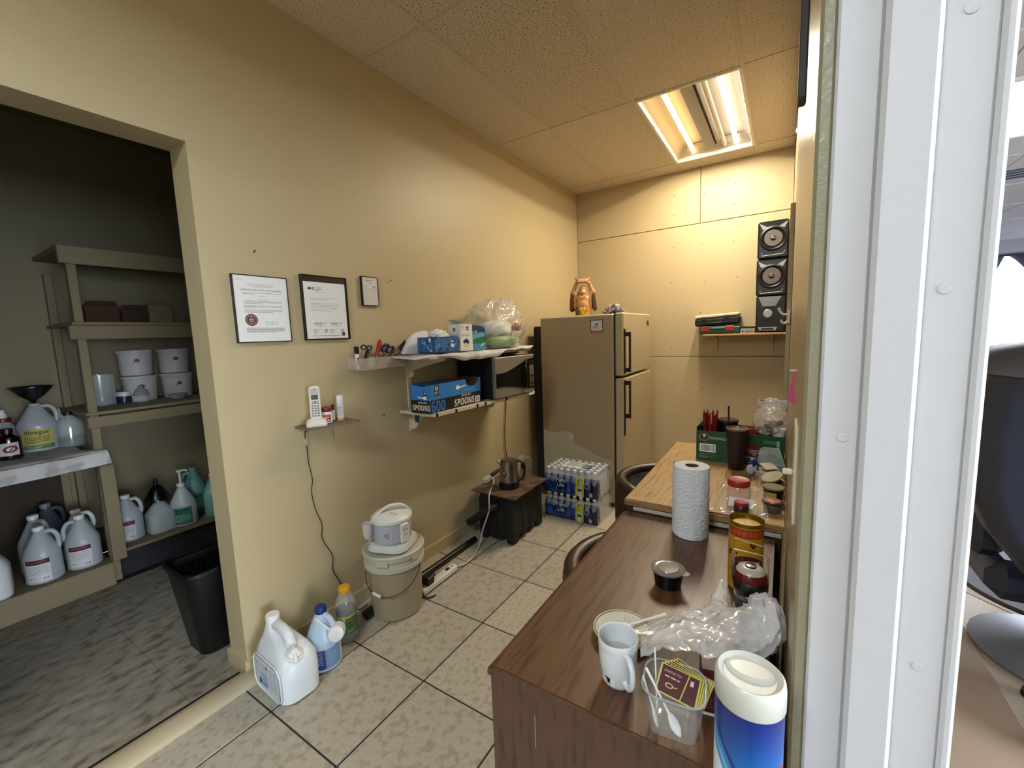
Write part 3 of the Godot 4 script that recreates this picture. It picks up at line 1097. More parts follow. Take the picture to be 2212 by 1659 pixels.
	part("pump_spout", TB(smooth_path([Vector3(0, 0.375, 0), Vector3(0.03, 0.378, 0), Vector3(0.045, 0.368, 0)], 4), 0.007, 8), white, pj)
	var teal := mk("teal_plastic", Color(0.38, 0.60, 0.58), 0.4)
	gallon_jug("teal green jug with a dark green label behind the pump jug", Vector3(-1.77, y, -1.255), 1.2, teal, teal, 3, 0.34, 0.15, false, -1.0)
	gallon_jug("pale teal pump jug half hidden by the doorway jamb on the lowest shelf", Vector3(-1.60, y, -1.31), 1.2, mk("pale_teal", Color(0.48, 0.68, 0.66), 0.4), white, 0, 0.30, 0.13, true, 0.0)
	# third shelf
	y = 1.05
	b = thing("clear_canister", "clear plastic canister holding bits at the left of the bucket shelf", "canister", Vector3(-1.86, y, -0.845))
	part("body", L([[0.062, 0.0], [0.07, 0.006], [0.074, 0.19], [0.074, 0.20]], 26, Transform3D(), true, false), clear("canister_clear", Color(0.92, 0.94, 0.95), 0.3), b)
	part("contents", blob(Vector3(0.055, 0.05, 0.055), 0.3, 3.0, 5, 20, 12, -0.7), mk("grey_bits", Color(0.45, 0.46, 0.48), 0.5), b, Vector3(0, 0.04, 0))
	part("lime_stick", TB([Vector3(0.0, 0.10, 0.02), Vector3(0.06, 0.19, -0.05)], 0.004, 6), mk("lime", Color(0.62, 0.66, 0.25), 0.4), b)
	b = thing("blue_jar", "small dark blue jar with a white lid on the bucket shelf", "jar", Vector3(-1.86, y, -0.955))
	part("body", L([[0.036, 0.0], [0.04, 0.004], [0.04, 0.045], [0.036, 0.05]], 20), mk("blue_jar", Color(0.12, 0.13, 0.30), 0.3), b)
	part("lid", L([[0.038, 0.046], [0.041, 0.048], [0.041, 0.074], [0.038, 0.076]], 20), white, b)
	b = thing("glass_jar", "small glass jar with a stepped domed lid on the bucket shelf", "jar", Vector3(-1.76, y, -1.02))
	part("body", L([[0.03, 0.0], [0.038, 0.006], [0.038, 0.05], [0.034, 0.055]], 20), mats["clear_plastic"], b)
	part("lid", L([[0.042, 0.05], [0.044, 0.055], [0.036, 0.07], [0.030, 0.085], [0.012, 0.10], [0.014, 0.11], [0.004, 0.115]], 20), mk("grey_glass", Color(0.55, 0.56, 0.58), 0.15), b)
	p = Print.new(256, 160, Color(0.76, 0.75, 0.75))
	p.oval(176, 48, 26, 20, Color(0.52, 0.22, 0.26))
	p.curve([[60, 130], [90, 70], [120, 100], [150, 60], [200, 52]], 5, Color(0.12, 0.12, 0.14))
	p.words(50, 100, 150, 2, 18, 7, Color(0.35, 0.35, 0.38))
	paint("bucket_tag", p.tex(), 0.6)
	var bm := [["lower bucket of the left stack", Vector3(-1.90, y, -1.06), 0.165], ["lower bucket of the right stack", Vector3(-1.90, y, -1.275), 0.165], ["upper bucket of the left stack", Vector3(-1.90, y + 0.178, -1.05), 0.165], ["upper bucket of the right stack", Vector3(-1.90, y + 0.178, -1.27), 0.165]]
	for q in bm:
		b = thing("white_pail", "white pail with red spot and black scribble, " + q[0], "pail", q[1], 1.1, "white pails stacked on the closet shelf")
		var h: float = q[2]
		part("body", L([[0.080, 0.0], [0.084, 0.003], [0.096, h]], 28), mk("pail_white", Color(0.74, 0.73, 0.73), 0.45), b)
		part("lid", L([[0.097, h - 0.012], [0.101, h - 0.01], [0.101, h + 0.006], [0.094, h + 0.010]], 28), mats["pail_white"], b)
		part("printed_label", around(0.0835, 0.03, h - 0.03, -0.8, 0.8, 16, 0.0955), mats["bucket_tag"], b)
	b = thing("scoop_dish", "shallow grey plastic dish lying in front of the pails", "dish", Vector3(-1.72, y, -1.21))
	part("bowl", L([[0.035, 0.0], [0.04, 0.002], [0.058, 0.036], [0.060, 0.036], [0.043, 0.005], [0.002, 0.004]], 26), mk("dish_grey", Color(0.55, 0.53, 0.52), 0.4), b)
	# second shelf: small cartons
	y = 1.575
	var cb := [["brown cardboard carton with open flaps at the left of the top closet shelf", -0.765, 0.155, 0.105, Color(0.24, 0.14, 0.085)], ["low dark brown carton in the middle of the top closet shelf", -0.93, 0.125, 0.085, Color(0.21, 0.125, 0.07)], ["pale carton with a torn wrapper on the top closet shelf", -1.065, 0.125, 0.115, Color(0.42, 0.38, 0.31)]]
	for q in cb:
		b = thing("carton", q[0], "box", Vector3(-1.64, y, q[1] - q[2] * 0.5))
		var cm := mk("carton_" + str(q[1]), q[4], 0.85)
		part("body", bx(Vector3(-0.09, 0, -q[2] / 2), Vector3(0.06, q[3], q[2] / 2), 0.002), cm, b)
		var st := S(-1)
		box(st, Vector3(0.05, q[3] + 0.012, 0), Vector3(0.003, 0.03, q[2] * 0.9), 0.0, Basis(Vector3.FORWARD, 0.6))
		part("flap", st, cm, b)
	trash_basket()
	part("wall_clip", bx(Vector3(-2.08, 2.1, -1.52), Vector3(-2.05, 2.12, -1.40), 0.002), mk("clip_grey", Color(0.5, 0.5, 0.5), 0.5), get_node("wall_closet"))

func trash_basket() -> void:
	var t := thing("waste_basket", "tall black plastic waste basket with pierced walls just inside the closet", "waste basket", Vector3(-0.375, 0, -0.83))
	var m: Material = mk("basket_black", Color(0.02, 0.02, 0.02), 0.42)
	var st := S()
	# outer skin and rim
	rstack(st, [[0.18, 0.25, 0.05, 0.0], [0.19, 0.26, 0.05, 0.01], [0.285, 0.345, 0.06, 0.405], [0.31, 0.37, 0.065, 0.41], [0.31, 0.37, 0.065, 0.425], [0.28, 0.34, 0.06, 0.425]], 5, true, false)
	part("body", st, m, t)
	# pierced inner wall: bars round square holes
	st = S(-1)
	var cell := 0.022
	for k in 10:
		var y := 0.385 - k * cell
		box(st, Vector3(-0.088 - 0.11 * y, y, 0.0), Vector3(0.003, 0.010, 0.22), 0.0, Basis(Vector3(0, 0, 1), 0.11))
		box(st, Vector3(0.0, y, -0.115 - 0.11 * y), Vector3(0.17, 0.010, 0.003), 0.0, Basis(Vector3(1, 0, 0), -0.11))
	for k in 11:
		box(st, Vector3(-0.088 - 0.11 * 0.28, 0.28, -0.11 + k * cell), Vector3(0.003, 0.22, 0.010), 0.0, Basis(Vector3(0, 0, 1), 0.11))
	for k in 9:
		box(st, Vector3(-0.088 + k * cell, 0.28, -0.115 - 0.11 * 0.28), Vector3(0.010, 0.22, 0.003), 0.0, Basis(Vector3(1, 0, 0), -0.11))
	part("pierced_liner", st, m, t)
	part("rim_handle", TB(smooth_path([Vector3(-0.16, 0.40, 0.06), Vector3(-0.175, 0.385, 0.12), Vector3(-0.15, 0.37, 0.165)], 4), 0.011, 8), mk("basket_grey", Color(0.22, 0.22, 0.22), 0.4), t)

# ------------------------------------------------------------------ things on the left wall (local x runs along -z, local z points into the room)
func left_wall_things() -> void:
	frames()
	# nails and screws left in the wall
	for q in [[1.795, -0.956, "upper left"], [1.741, -1.689, "upper right"], [0.99, -1.566, "lower right"]]:
		var t := thing("wall_screw", "small bare screw sticking out of the left wall, " + q[2] + " of the framed certificates" if q[0] > 1.2 else "small bare screw sticking out of the left wall under the clear organizer", "screw", Vector3(0, q[0], q[1]), PI / 2)
		var st := S()
		lathe(st, [[0.002, 0.0], [0.002, 0.016], [0.005, 0.017], [0.005, 0.019], [0.001, 0.020]], 8, Transform3D(Basis(Vector3.RIGHT, PI / 2 - 0.3), Vector3.ZERO))
		part("shank", st, mats["steel"], t)
	phone_shelf()
	organizer()

func framed(label: String, z0: float, z1: float, y0: float, y1: float, p: Print, border: Array, frame_c: Color) -> void:
	var w := absf(z1 - z0)
	var h := y1 - y0
	var t := thing("framed_certificate", label, "frame", Vector3(0.0, (y0 + y1) / 2, (z0 + z1) / 2), PI / 2)
	var fm := mk("frame_%0.2f" % frame_c.r, frame_c, 0.35)
	var d := 0.017
	var e := 0.004
	part("backing", bx(Vector3(-w / 2 + e, -h / 2 + e, 0.001), Vector3(w / 2 - e, h / 2 - e, d - 0.004)), fm, t)
	part("top_edge", bx(Vector3(-w / 2, h / 2 - e, 0), Vector3(w / 2, h / 2, d), 0.001), fm, t)
	part("bottom_edge", bx(Vector3(-w / 2, -h / 2, 0), Vector3(w / 2, -h / 2 + e, d), 0.001), fm, t)
	part("side_edge", bx(Vector3(-w / 2, -h / 2 + e, 0), Vector3(-w / 2 + e, h / 2 - e, d), 0.001), fm, t)
	part("side_edge", bx(Vector3(w / 2 - e, -h / 2 + e, 0), Vector3(w / 2, h / 2 - e, d), 0.001), fm, t)
	var l: float = -w / 2 + border[0]
	var r: float = w / 2 - border[1]
	var b: float = -h / 2 + border[2]
	var u: float = h / 2 - border[3]
	part("printed_sheet", card(r - l, u - b, Vector3((l + r) / 2, (b + u) / 2, d - 0.003)), paint("print_" + str(z0), p.tex(), 0.45), t, Vector3.ZERO, "printed paper sheet")

func frames() -> void:
	var ink := Color(0.25, 0.25, 0.28)
	var grey := Color(0.50, 0.51, 0.53)
	var p := Print.new(720, 900, Color(0.86, 0.86, 0.855))
	p.words(40, 52, 70, 1, 10, 6, grey)
	p.text("OFFICE OF THE SECRETARY OF STATE", 360, 122, 15, ink, false, 1, 0.95, true)
	p.text("OF THE STATE OF COLORADO", 360, 148, 15, ink, false, 1, 0.95, true)
	p.text("CERTIFICATE OF FACT OF GOOD STANDING", 360, 200, 21, ink, true, 1, 0.86, true)
	p.words(110, 226, 520, 2, 18, 7, grey, 0.3)
	p.words(320, 270, 90, 1, 18, 7, grey)
	p.words(300, 318, 140, 1, 18, 7, grey)
	p.words(110, 338, 520, 3, 16, 7, grey, 0.5)
	p.words(110, 400, 520, 3, 16, 7, grey, 0.3)
	p.words(110, 460, 520, 3, 16, 7, grey, 0.75)
	p.oval(190, 600, 84, 84, Color(0.50, 0.25, 0.23))
	p.oval(190, 600, 70, 70, Color(0.58, 0.36, 0.32))
	p.oval(190, 600, 52, 52, Color(0.20, 0.23, 0.30))
	p.pts([[160, 575], [190, 590], [220, 575], [216, 620], [190, 640], [164, 620]], Color(0.70, 0.70, 0.66))
	p.pts([[172, 598], [208, 598], [204, 622], [190, 632], [176, 622]], Color(0.60, 0.36, 0.30))
	p.pts([[176, 560], [190, 548], [204, 560], [190, 572]], Color(0.75, 0.75, 0.72))
	p.curve([[370, 640], [385, 612], [392, 650], [402, 630], [420, 640], [432, 628], [446, 642], [470, 612], [466, 650], [484, 632], [500, 642], [516, 630], [530, 640], [550, 630], [566, 636]], 3, Color(0.32, 0.33, 0.36))
	p.words(366, 662, 190, 1, 12, 6, grey)
	p.rect(116, 704, 520, 2, grey)
	p.words(116, 714, 520, 5, 13, 7, Color(0.42, 0.42, 0.45), 0.8)
	framed("white certificate with a round red seal in a thin black frame, leftmost on wall", -0.853, -1.080, 1.420, 1.700, p, [0.004, 0.004, 0.004, 0.004], Color(0.05, 0.04, 0.05))
	p = Print.new(640, 780, Color(0.84, 0.84, 0.845))
	p.pts([[60, 96], [78, 70], [104, 74], [112, 96], [96, 108], [66, 106]], Color(0.12, 0.12, 0.13))
	p.oval(136, 90, 18, 19, Color(0.15, 0.15, 0.16))
	p.oval(136, 90, 9, 9, Color(0.6, 0.6, 0.6))
	p.text("COLORADO", 165, 84, 13, ink, true)
	p.words(166, 98, 110, 2, 14, 6, ink)
	p.words(166, 132, 170, 1, 14, 4, grey)
	p.words(90, 216, 440, 2, 20, 5, grey)
	p.words(90, 290, 440, 4, 20, 5, grey, 0.9)
	p.words(90, 372, 400, 2, 20, 5, grey, 0.8)
	for x in [96.0, 352.0]:
		p.words(x + 20, 560, 190, 2, 13, 8, ink)
		p.words(x + 50, 594, 130, 1, 13, 6, grey)
		p.words(x + 90, 616, 50, 2, 30, 5, grey)
		p.words(x, 652, 70, 5, 14, 7, grey)
		p.words(x + 170, 652, 56, 4, 14, 7, ink)
		p.rect(x + 60, 700, 110, 2, grey)
	p.words(90, 736, 470, 1, 13, 7, ink)
	p.words(100, 756, 360, 1, 10, 3, grey)
	p.oval(566, 720, 28, 30, Color(0.18, 0.18, 0.19))
	p.words(548, 716, 36, 1, 10, 8, Color(0.45, 0.45, 0.45))
	framed("letter with a dark border on top in a thick black frame, second on the wall", -1.146, -1.388, 1.422, 1.727, p, [0.009, 0.013, 0.007, 0.032], Color(0.035, 0.03, 0.03))
	p = Print.new(300, 500, Color(0.76, 0.74, 0.73))
	p.rect(30, 36, 240, 180, Color(0.80, 0.79, 0.78))
	p.words(60, 48, 180, 2, 14, 8, ink)
	p.words(90, 88, 120, 1, 14, 7, ink)
	p.words(110, 116, 80, 2, 16, 5, grey)
	p.words(44, 150, 60, 3, 16, 7, grey)
	p.words(200, 150, 56, 4, 13, 7, ink)
	p.words(44, 204, 210, 1, 10, 6, ink)
	framed("small narrow framed card, rightmost of the three frames on the left wall", -1.481, -1.588, 1.595, 1.749, p, [0.006, 0.004, 0.004, 0.004], Color(0.02, 0.02, 0.02))

# ------------------------------------------------------------------ little shelf with the telephone
func phone_shelf() -> void:
	var wood_m := mk("grey_board", Color(0.42, 0.36, 0.29), 0.7)
	var t := thing("wall_shelf_board", "small rough brown wall shelf holding the cordless phone", "shelf", Vector3(0, 1.03, -1.06))
	var st := S(-1)
	prism(st, P2([[0.0, 0.0], [0.118, 0.0], [0.160, -0.235], [0.0, -0.245]]), -0.012, 0.0, Transform3D(Basis(Vector3(1, 0, 0), Vector3(0, 0, 1), Vector3(0, 1, 0)), Vector3.ZERO))
	part("board", st, wood_m, t)
	for z in [-0.045, -0.20]:
		part("bracket", bx(Vector3(0.0, -0.10, z - 0.008), Vector3(0.012, -0.013, z + 0.008), 0.002), mats["wall_paint"], t)
	# cordless handset in its cradle
	var w := mk("phone_white", Color(0.82, 0.80, 0.76), 0.4)
	t = thing("cordless_phone", "white cordless phone handset standing in its charging cradle", "telephone", Vector3(0.085, 1.031, -1.118), PI / 2 - 0.55)
	st = S()
	rstack(st, [[0.086, 0.080, 0.014, 0.0], [0.090, 0.084, 0.016, 0.010], [0.078, 0.070, 0.016, 0.026], [0.056, 0.040, 0.014, 0.034]], 4)
	part("cradle", st, w, t)
	var hs := part("handset", rounded_slab(0.047, 0.160, 0.024, 0.014), w, t, Vector3(0, 0.022, 0.0))
	hs.rotation.x = -0.20
	var p := Print.new(188, 640, Color(0.80, 0.78, 0.74))
	p.rect(12, 20, 164, 130, Color(0.70, 0.67, 0.63))
	p.oval(94, 60, 20, 20, Color(0.3, 0.29, 0.28))
	p.oval(94, 60, 15, 15, Color(0.70, 0.67, 0.63))
	p.words(64, 112, 60, 1, 10, 6, Color(0.25, 0.25, 0.25))
	p.rect(26, 158, 136, 100, Color(0.17, 0.15, 0.14))
	p.rect(32, 164, 124, 88, Color(0.22, 0.20, 0.19))
	var key := Color(0.36, 0.34, 0.32)
	p.oval(94, 318, 32, 36, key)
	p.oval(94, 318, 14, 15, Color(0.7, 0.68, 0.65))
	for s in [30, 138]:
		p.rect(s, 288, 26, 22, key)
		p.rect(s, 326, 26, 30, key)
	for r in 5:
		for c in 3:
			p.oval(38 + c * 56, 392 + r * 52, 23, 20, key)
			p.rect(30 + c * 56, 388 + r * 52, 16, 8, Color(0.75, 0.74, 0.72))
	var face := part("printed_face", card(0.040, 0.140, Vector3(0, 0.083, 0.0125)), paint("phone_face", p.tex(), 0.4), hs, Vector3.ZERO, "grey keypad and dark screen")
	face.position = Vector3.ZERO
	# pill jar
	t = thing("pill_jar", "white pill jar with a dark red lid beside the phone", "jar", Vector3(0.075, 1.031, -1.178), PI / 2 - 0.6)
	part("body", L([[0.020, 0.0], [0.0235, 0.003], [0.0235, 0.045], [0.019, 0.052], [0.0185, 0.056]], 24), mats["white_plastic"], t)
	part("lid", L([[0.021, 0.054], [0.0225, 0.056], [0.0225, 0.073], [0.021, 0.075]], 24), mk("pill_red", Color(0.42, 0.03, 0.06), 0.4), t)
	p = Print.new(160, 160, Color(0.62, 0.09, 0.12))
	p.rect(0, 0, 160, 36, Color(0.75, 0.30, 0.14))
	p.words(12, 52, 130, 2, 22, 14, Color(0.88, 0.84, 0.83))
	p.oval(110, 126, 34, 14, Color(0.88, 0.84, 0.83))
	part("printed_label", around(0.0238, 0.007, 0.042, -0.75, 0.75, 12), paint("pill_tag", p.tex(), 0.5), t)
	# slim tube
	t = thing("lotion_tube", "slim white tube with grey print and a yellow base on the phone shelf", "tube", Vector3(0.085, 1.031, -1.245), PI / 2 - 0.6)
	part("body", L([[0.015, 0.008], [0.0152, 0.012], [0.0152, 0.085], [0.0145, 0.087]], 22), mk("tube_grey", Color(0.76, 0.77, 0.80), 0.4), t)
	part("base_band", L([[0.014, 0.0], [0.0156, 0.002], [0.0156, 0.013], [0.014, 0.014]], 22), mk("yellow_band", Color(0.80, 0.64, 0.05), 0.4), t)
	part("cap", L([[0.0148, 0.085], [0.0155, 0.087], [0.0155, 0.119], [0.0145, 0.122]], 22), mats["white_plastic"], t)
	p = Print.new(128, 220, Color(0.76, 0.77, 0.80))
	p.words(30, 16, 60, 1, 10, 8, Color(0.45, 0.45, 0.5))
	p.words(14, 44, 100, 3, 14, 8, Color(0.35, 0.36, 0.42))
	p.words(14, 100, 100, 8, 12, 6, Color(0.55, 0.56, 0.6))
	part("printed_label", around(0.01535, 0.016, 0.080, -0.9, 0.9, 12), paint("tube_tag", p.tex(), 0.5), t)
	t = thing("lip_stick", "small dark blue capped stick half hidden behind the lotion tube", "cosmetic", Vector3(0.045, 1.031, -1.232))
	part("body", L([[0.006, 0.0], [0.0065, 0.001], [0.0065, 0.05], [0.006, 0.051]], 14), mats["white_plastic"], t)
	part("cap", L([[0.0066, 0.05], [0.0068, 0.051], [0.0068, 0.075], [0.006, 0.076]], 14), mk("navy_cap", Color(0.08, 0.10, 0.18), 0.4), t)
	# phone cord down the wall
	t = thing("phone_cord", "thin black phone cord wandering down the left wall to the floor", "cord", Vector3(0, 0, 0))
	part("wire", TB(smooth_path([Vector3(0.05, 1.012, -1.10), Vector3(0.02, 0.992, -1.094), Vector3(0.006, 0.93, -1.105), Vector3(0.006, 0.843, -1.107), Vector3(0.010, 0.76, -1.116), Vector3(0.006, 0.70, -1.108), Vector3(0.007, 0.608, -1.119), Vector3(0.006, 0.52, -1.145), Vector3(0.006, 0.45, -1.140), Vector3(0.007, 0.341, -1.185), Vector3(0.006, 0.27, -1.180), Vector3(0.008, 0.20, -1.205), Vector3(0.02, 0.10, -1.24), Vector3(0.05, 0.012, -1.27), Vector3(0.055, 0.006, -1.33)], 5), 0.0022, 6), mats["cord_black"], t)

func rounded_slab(w: float, h: float, d: float, r: float) -> SurfaceTool:
	# a slab standing on y = 0 with rounded ends, thickness along z
	var rings := []
	for q in [[-d / 2, -0.003], [-d / 2 + 0.004, 0.0], [d / 2 - 0.004, 0.0], [d / 2, -0.003]]:
		var ring := []
		for p in rr(w + 2 * q[1], h + 2 * q[1], r, 0.0, 5):
			ring.append(Vector3(p.x, h / 2 - p.z, q[0]))
		rings.append(ring)
	var st := S()
	loft(st, rings)
	return st

# ------------------------------------------------------------------ clear wall organizer with tools
func organizer() -> void:
	var t := thing("desk_organizer", "clear plastic compartment tray fixed to the wall holding small tools", "organizer", Vector3(0.001, 1.262, -1.535), PI / 2)
	var c := clear("organizer_clear", Color(0.80, 0.76, 0.70), 0.30, 0.1)
	var w := 0.17
	part("base", bx(Vector3(-w, 0, 0.004), Vector3(w, 0.003, 0.078)), c, t)
	part("front_wall", bx(Vector3(-w, 0.003, 0.075), Vector3(w, 0.058, 0.078)), c, t)
	part("back_wall", bx(Vector3(-w, 0.003, 0.004), Vector3(w, 0.075, 0.007)), c, t)
	for x in [-w, w - 0.003]:
		part("end_wall", bx(Vector3(x, 0.003, 0.0071), Vector3(x + 0.003, 0.060, 0.0749)), c, t)
	for x in [-0.045, 0.115]:
		part("divider", bx(Vector3(x, 0.003, 0.0071), Vector3(x + 0.003, 0.056, 0.0749)), mk("divider_dark", Color(0.32, 0.27, 0.22), 0.3), t)
	part("rim", bx(Vector3(-w, -0.003, 0.074), Vector3(w, 0.0, 0.080), 0.001), mk("rim_clear", Color(0.62, 0.58, 0.52), 0.2), t)
	var o := Vector3(0.001, 1.266, -1.535)
	var at := func(x: float, y: float, z: float) -> Vector3: return Vector3(o.x + z, o.y + y, o.z - x)
	var steel: Material = mats["steel"]
	var m := thing("marker_pen", "white marker pen with a black cap standing in the clear organizer", "marker", at.call(-0.142, 0.001, 0.045), PI / 2)
	part("barrel", L([[0.008, 0.0], [0.0095, 0.002], [0.0095, 0.075], [0.008, 0.078]], 14), mats["white_plastic"], m)
	part("cap", L([[0.009, 0.078], [0.0115, 0.081], [0.0125, 0.112], [0.008, 0.116]], 14), mats["black_plastic"], m)
	part("printed_band", around(0.0097, 0.02, 0.06, -0.5, 0.5, 6), mats["black_plastic"], m)
	var s := thing("small_scissors", "brown handled small scissors tilted in the left organizer compartment", "scissors", at.call(-0.105, 0.003, 0.03), PI / 2)
	for k in [[-0.012, 0.02], [0.026, 0.01]]:
		var ring := []
		for i in 15:
			var a := TAU * i / 14.0
			ring.append(Vector3(0.016 * cos(a) + k[0] + 0.028, 0.098 + 0.011 * sin(a) + k[1] * 0.5, k[1] * 0.3))
		part("handle_loop", TB(ring, 0.0042, 7), mk("handle_brown", Color(0.16, 0.09, 0.07), 0.4), s)
	part("blade", TB([Vector3(-0.01, 0.01, 0), Vector3(0.014, 0.09, 0)], 0.0035, 6, 0.4), steel, s)
	part("blade", TB([Vector3(0.0, 0.01, 0.003), Vector3(0.03, 0.092, 0.003)], 0.0035, 6, 0.4), steel, s)
	var z := thing("black_razor", "black plastic file leaning beside the marker in the organizer", "tool", at.call(-0.10, 0.004, 0.05), PI / 2)
	part("grip", TB(smooth_path([Vector3(-0.012, 0.008, 0), Vector3(0.006, 0.05, 0), Vector3(0.03, 0.088, -0.005)], 5), [0.011, 0.011, 0.011, 0.012, 0.012, 0.011, 0.011, 0.012, 0.013, 0.013, 0.010], 10, 0.6), mats["black_plastic"], z)
	var d := thing("screwdriver", "screwdriver with a ribbed orange red handle leaning in the organizer", "screwdriver", at.call(-0.03, 0.004, 0.04), PI / 2)
	var path := []
	var rad := []
	for i in 10:
		path.append(Vector3(0.022 + 0.0042 * i, 0.062 + 0.0088 * i, -0.004 * i * 0.3))
		rad.append([0.009, 0.012, 0.011, 0.0122, 0.0127, 0.013, 0.0132, 0.013, 0.012, 0.007][i])
	part("handle", TB(path, rad, 10), mk("orange_handle", Color(0.62, 0.16, 0.07), 0.25), d)
	part("shaft", TB([Vector3(0.0, 0.004, 0), Vector3(0.023, 0.064, 0)], 0.003, 8), steel, d)
	s = thing("blue_scissors", "scissors with thick blue handle loops lying in the organizer", "scissors", at.call(0.015, 0.004, 0.045), PI / 2)
	for k in [[0.028, 0.098, 0.5], [0.062, 0.088, 0.15]]:
		var ring := []
		for i in 17:
			var a := TAU * i / 16.0
			var q := Vector2(0.025 * cos(a), 0.015 * sin(a)).rotated(k[2])
			ring.append(Vector3(k[0] + q.x, k[1] + q.y, 0.006 * sin(a)))
		part("handle_loop", TB(ring, 0.0078, 9), mk("blue_handle", Color(0.06, 0.12, 0.30), 0.35), s)
	part("blade", TB([Vector3(-0.02, 0.02, 0.003), Vector3(0.02, 0.078, 0.0)], 0.006, 6, 0.35), steel, s)
	part("blade", TB([Vector3(-0.035, 0.03, 0.006), Vector3(0.045, 0.075, 0.004)], 0.006, 6, 0.35), mats["black_plastic"], s)
	z = thing("pink_file", "pink nail file lying slanted in the organizer", "nail file", at.call(0.03, 0.004, 0.062), PI / 2)
	part("board", TB([Vector3(-0.03, 0.012, 0), Vector3(0.045, 0.052, 0)], 0.011, 6, 0.25), mk("pink", Color(0.72, 0.24, 0.30), 0.6), z)
	var k := thing("black_handled_nipper", "steel nipper tool with a fat black handle reaching up to the towel shelf", "nipper", at.call(0.06, 0.004, 0.055), PI / 2)
	part("handle", TB(smooth_path([Vector3(0.075, 0.080, 0.0), Vector3(0.10, 0.098, 0.0), Vector3(0.135, 0.118, 0.0), Vector3(0.155, 0.124, 0)], 4), [0.011, 0.014, 0.0145, 0.0145, 0.0155, 0.017, 0.018, 0.019, 0.020, 0.0195, 0.019, 0.017, 0.009], 12), mk("rubber_black", Color(0.035, 0.035, 0.032), 0.5), k)
	part("collar", TB([Vector3(0.064, 0.072, 0), Vector3(0.076, 0.081, 0)], 0.0095, 10), mk("brass", Color(0.55, 0.42, 0.25), 0.35, 0.7), k)
	part("arm", TB(smooth_path([Vector3(0.066, 0.074, 0), Vector3(0.03, 0.058, 0), Vector3(0.0, 0.032, 0), Vector3(-0.02, 0.006, 0)], 4), 0.006, 7), steel, k)
	part("arm", TB(smooth_path([Vector3(0.068, 0.074, 0.004), Vector3(0.05, 0.045, 0.004), Vector3(0.02, 0.020, 0.004), Vector3(-0.02, 0.003, 0.004)], 4), 0.0055, 7), steel, k)
	z = thing("clear_bag_bits", "crumpled clear wrapper in the middle of the organizer", "wrapper", at.call(-0.055, 0.021, 0.045), PI / 2)
	part("film", blob(Vector3(0.028, 0.03, 0.022), 0.5, 2.4, 3, 22, 14, -0.6, true), clear("wrapper", Color(0.9, 0.88, 0.85), 0.35, 0.1), z)

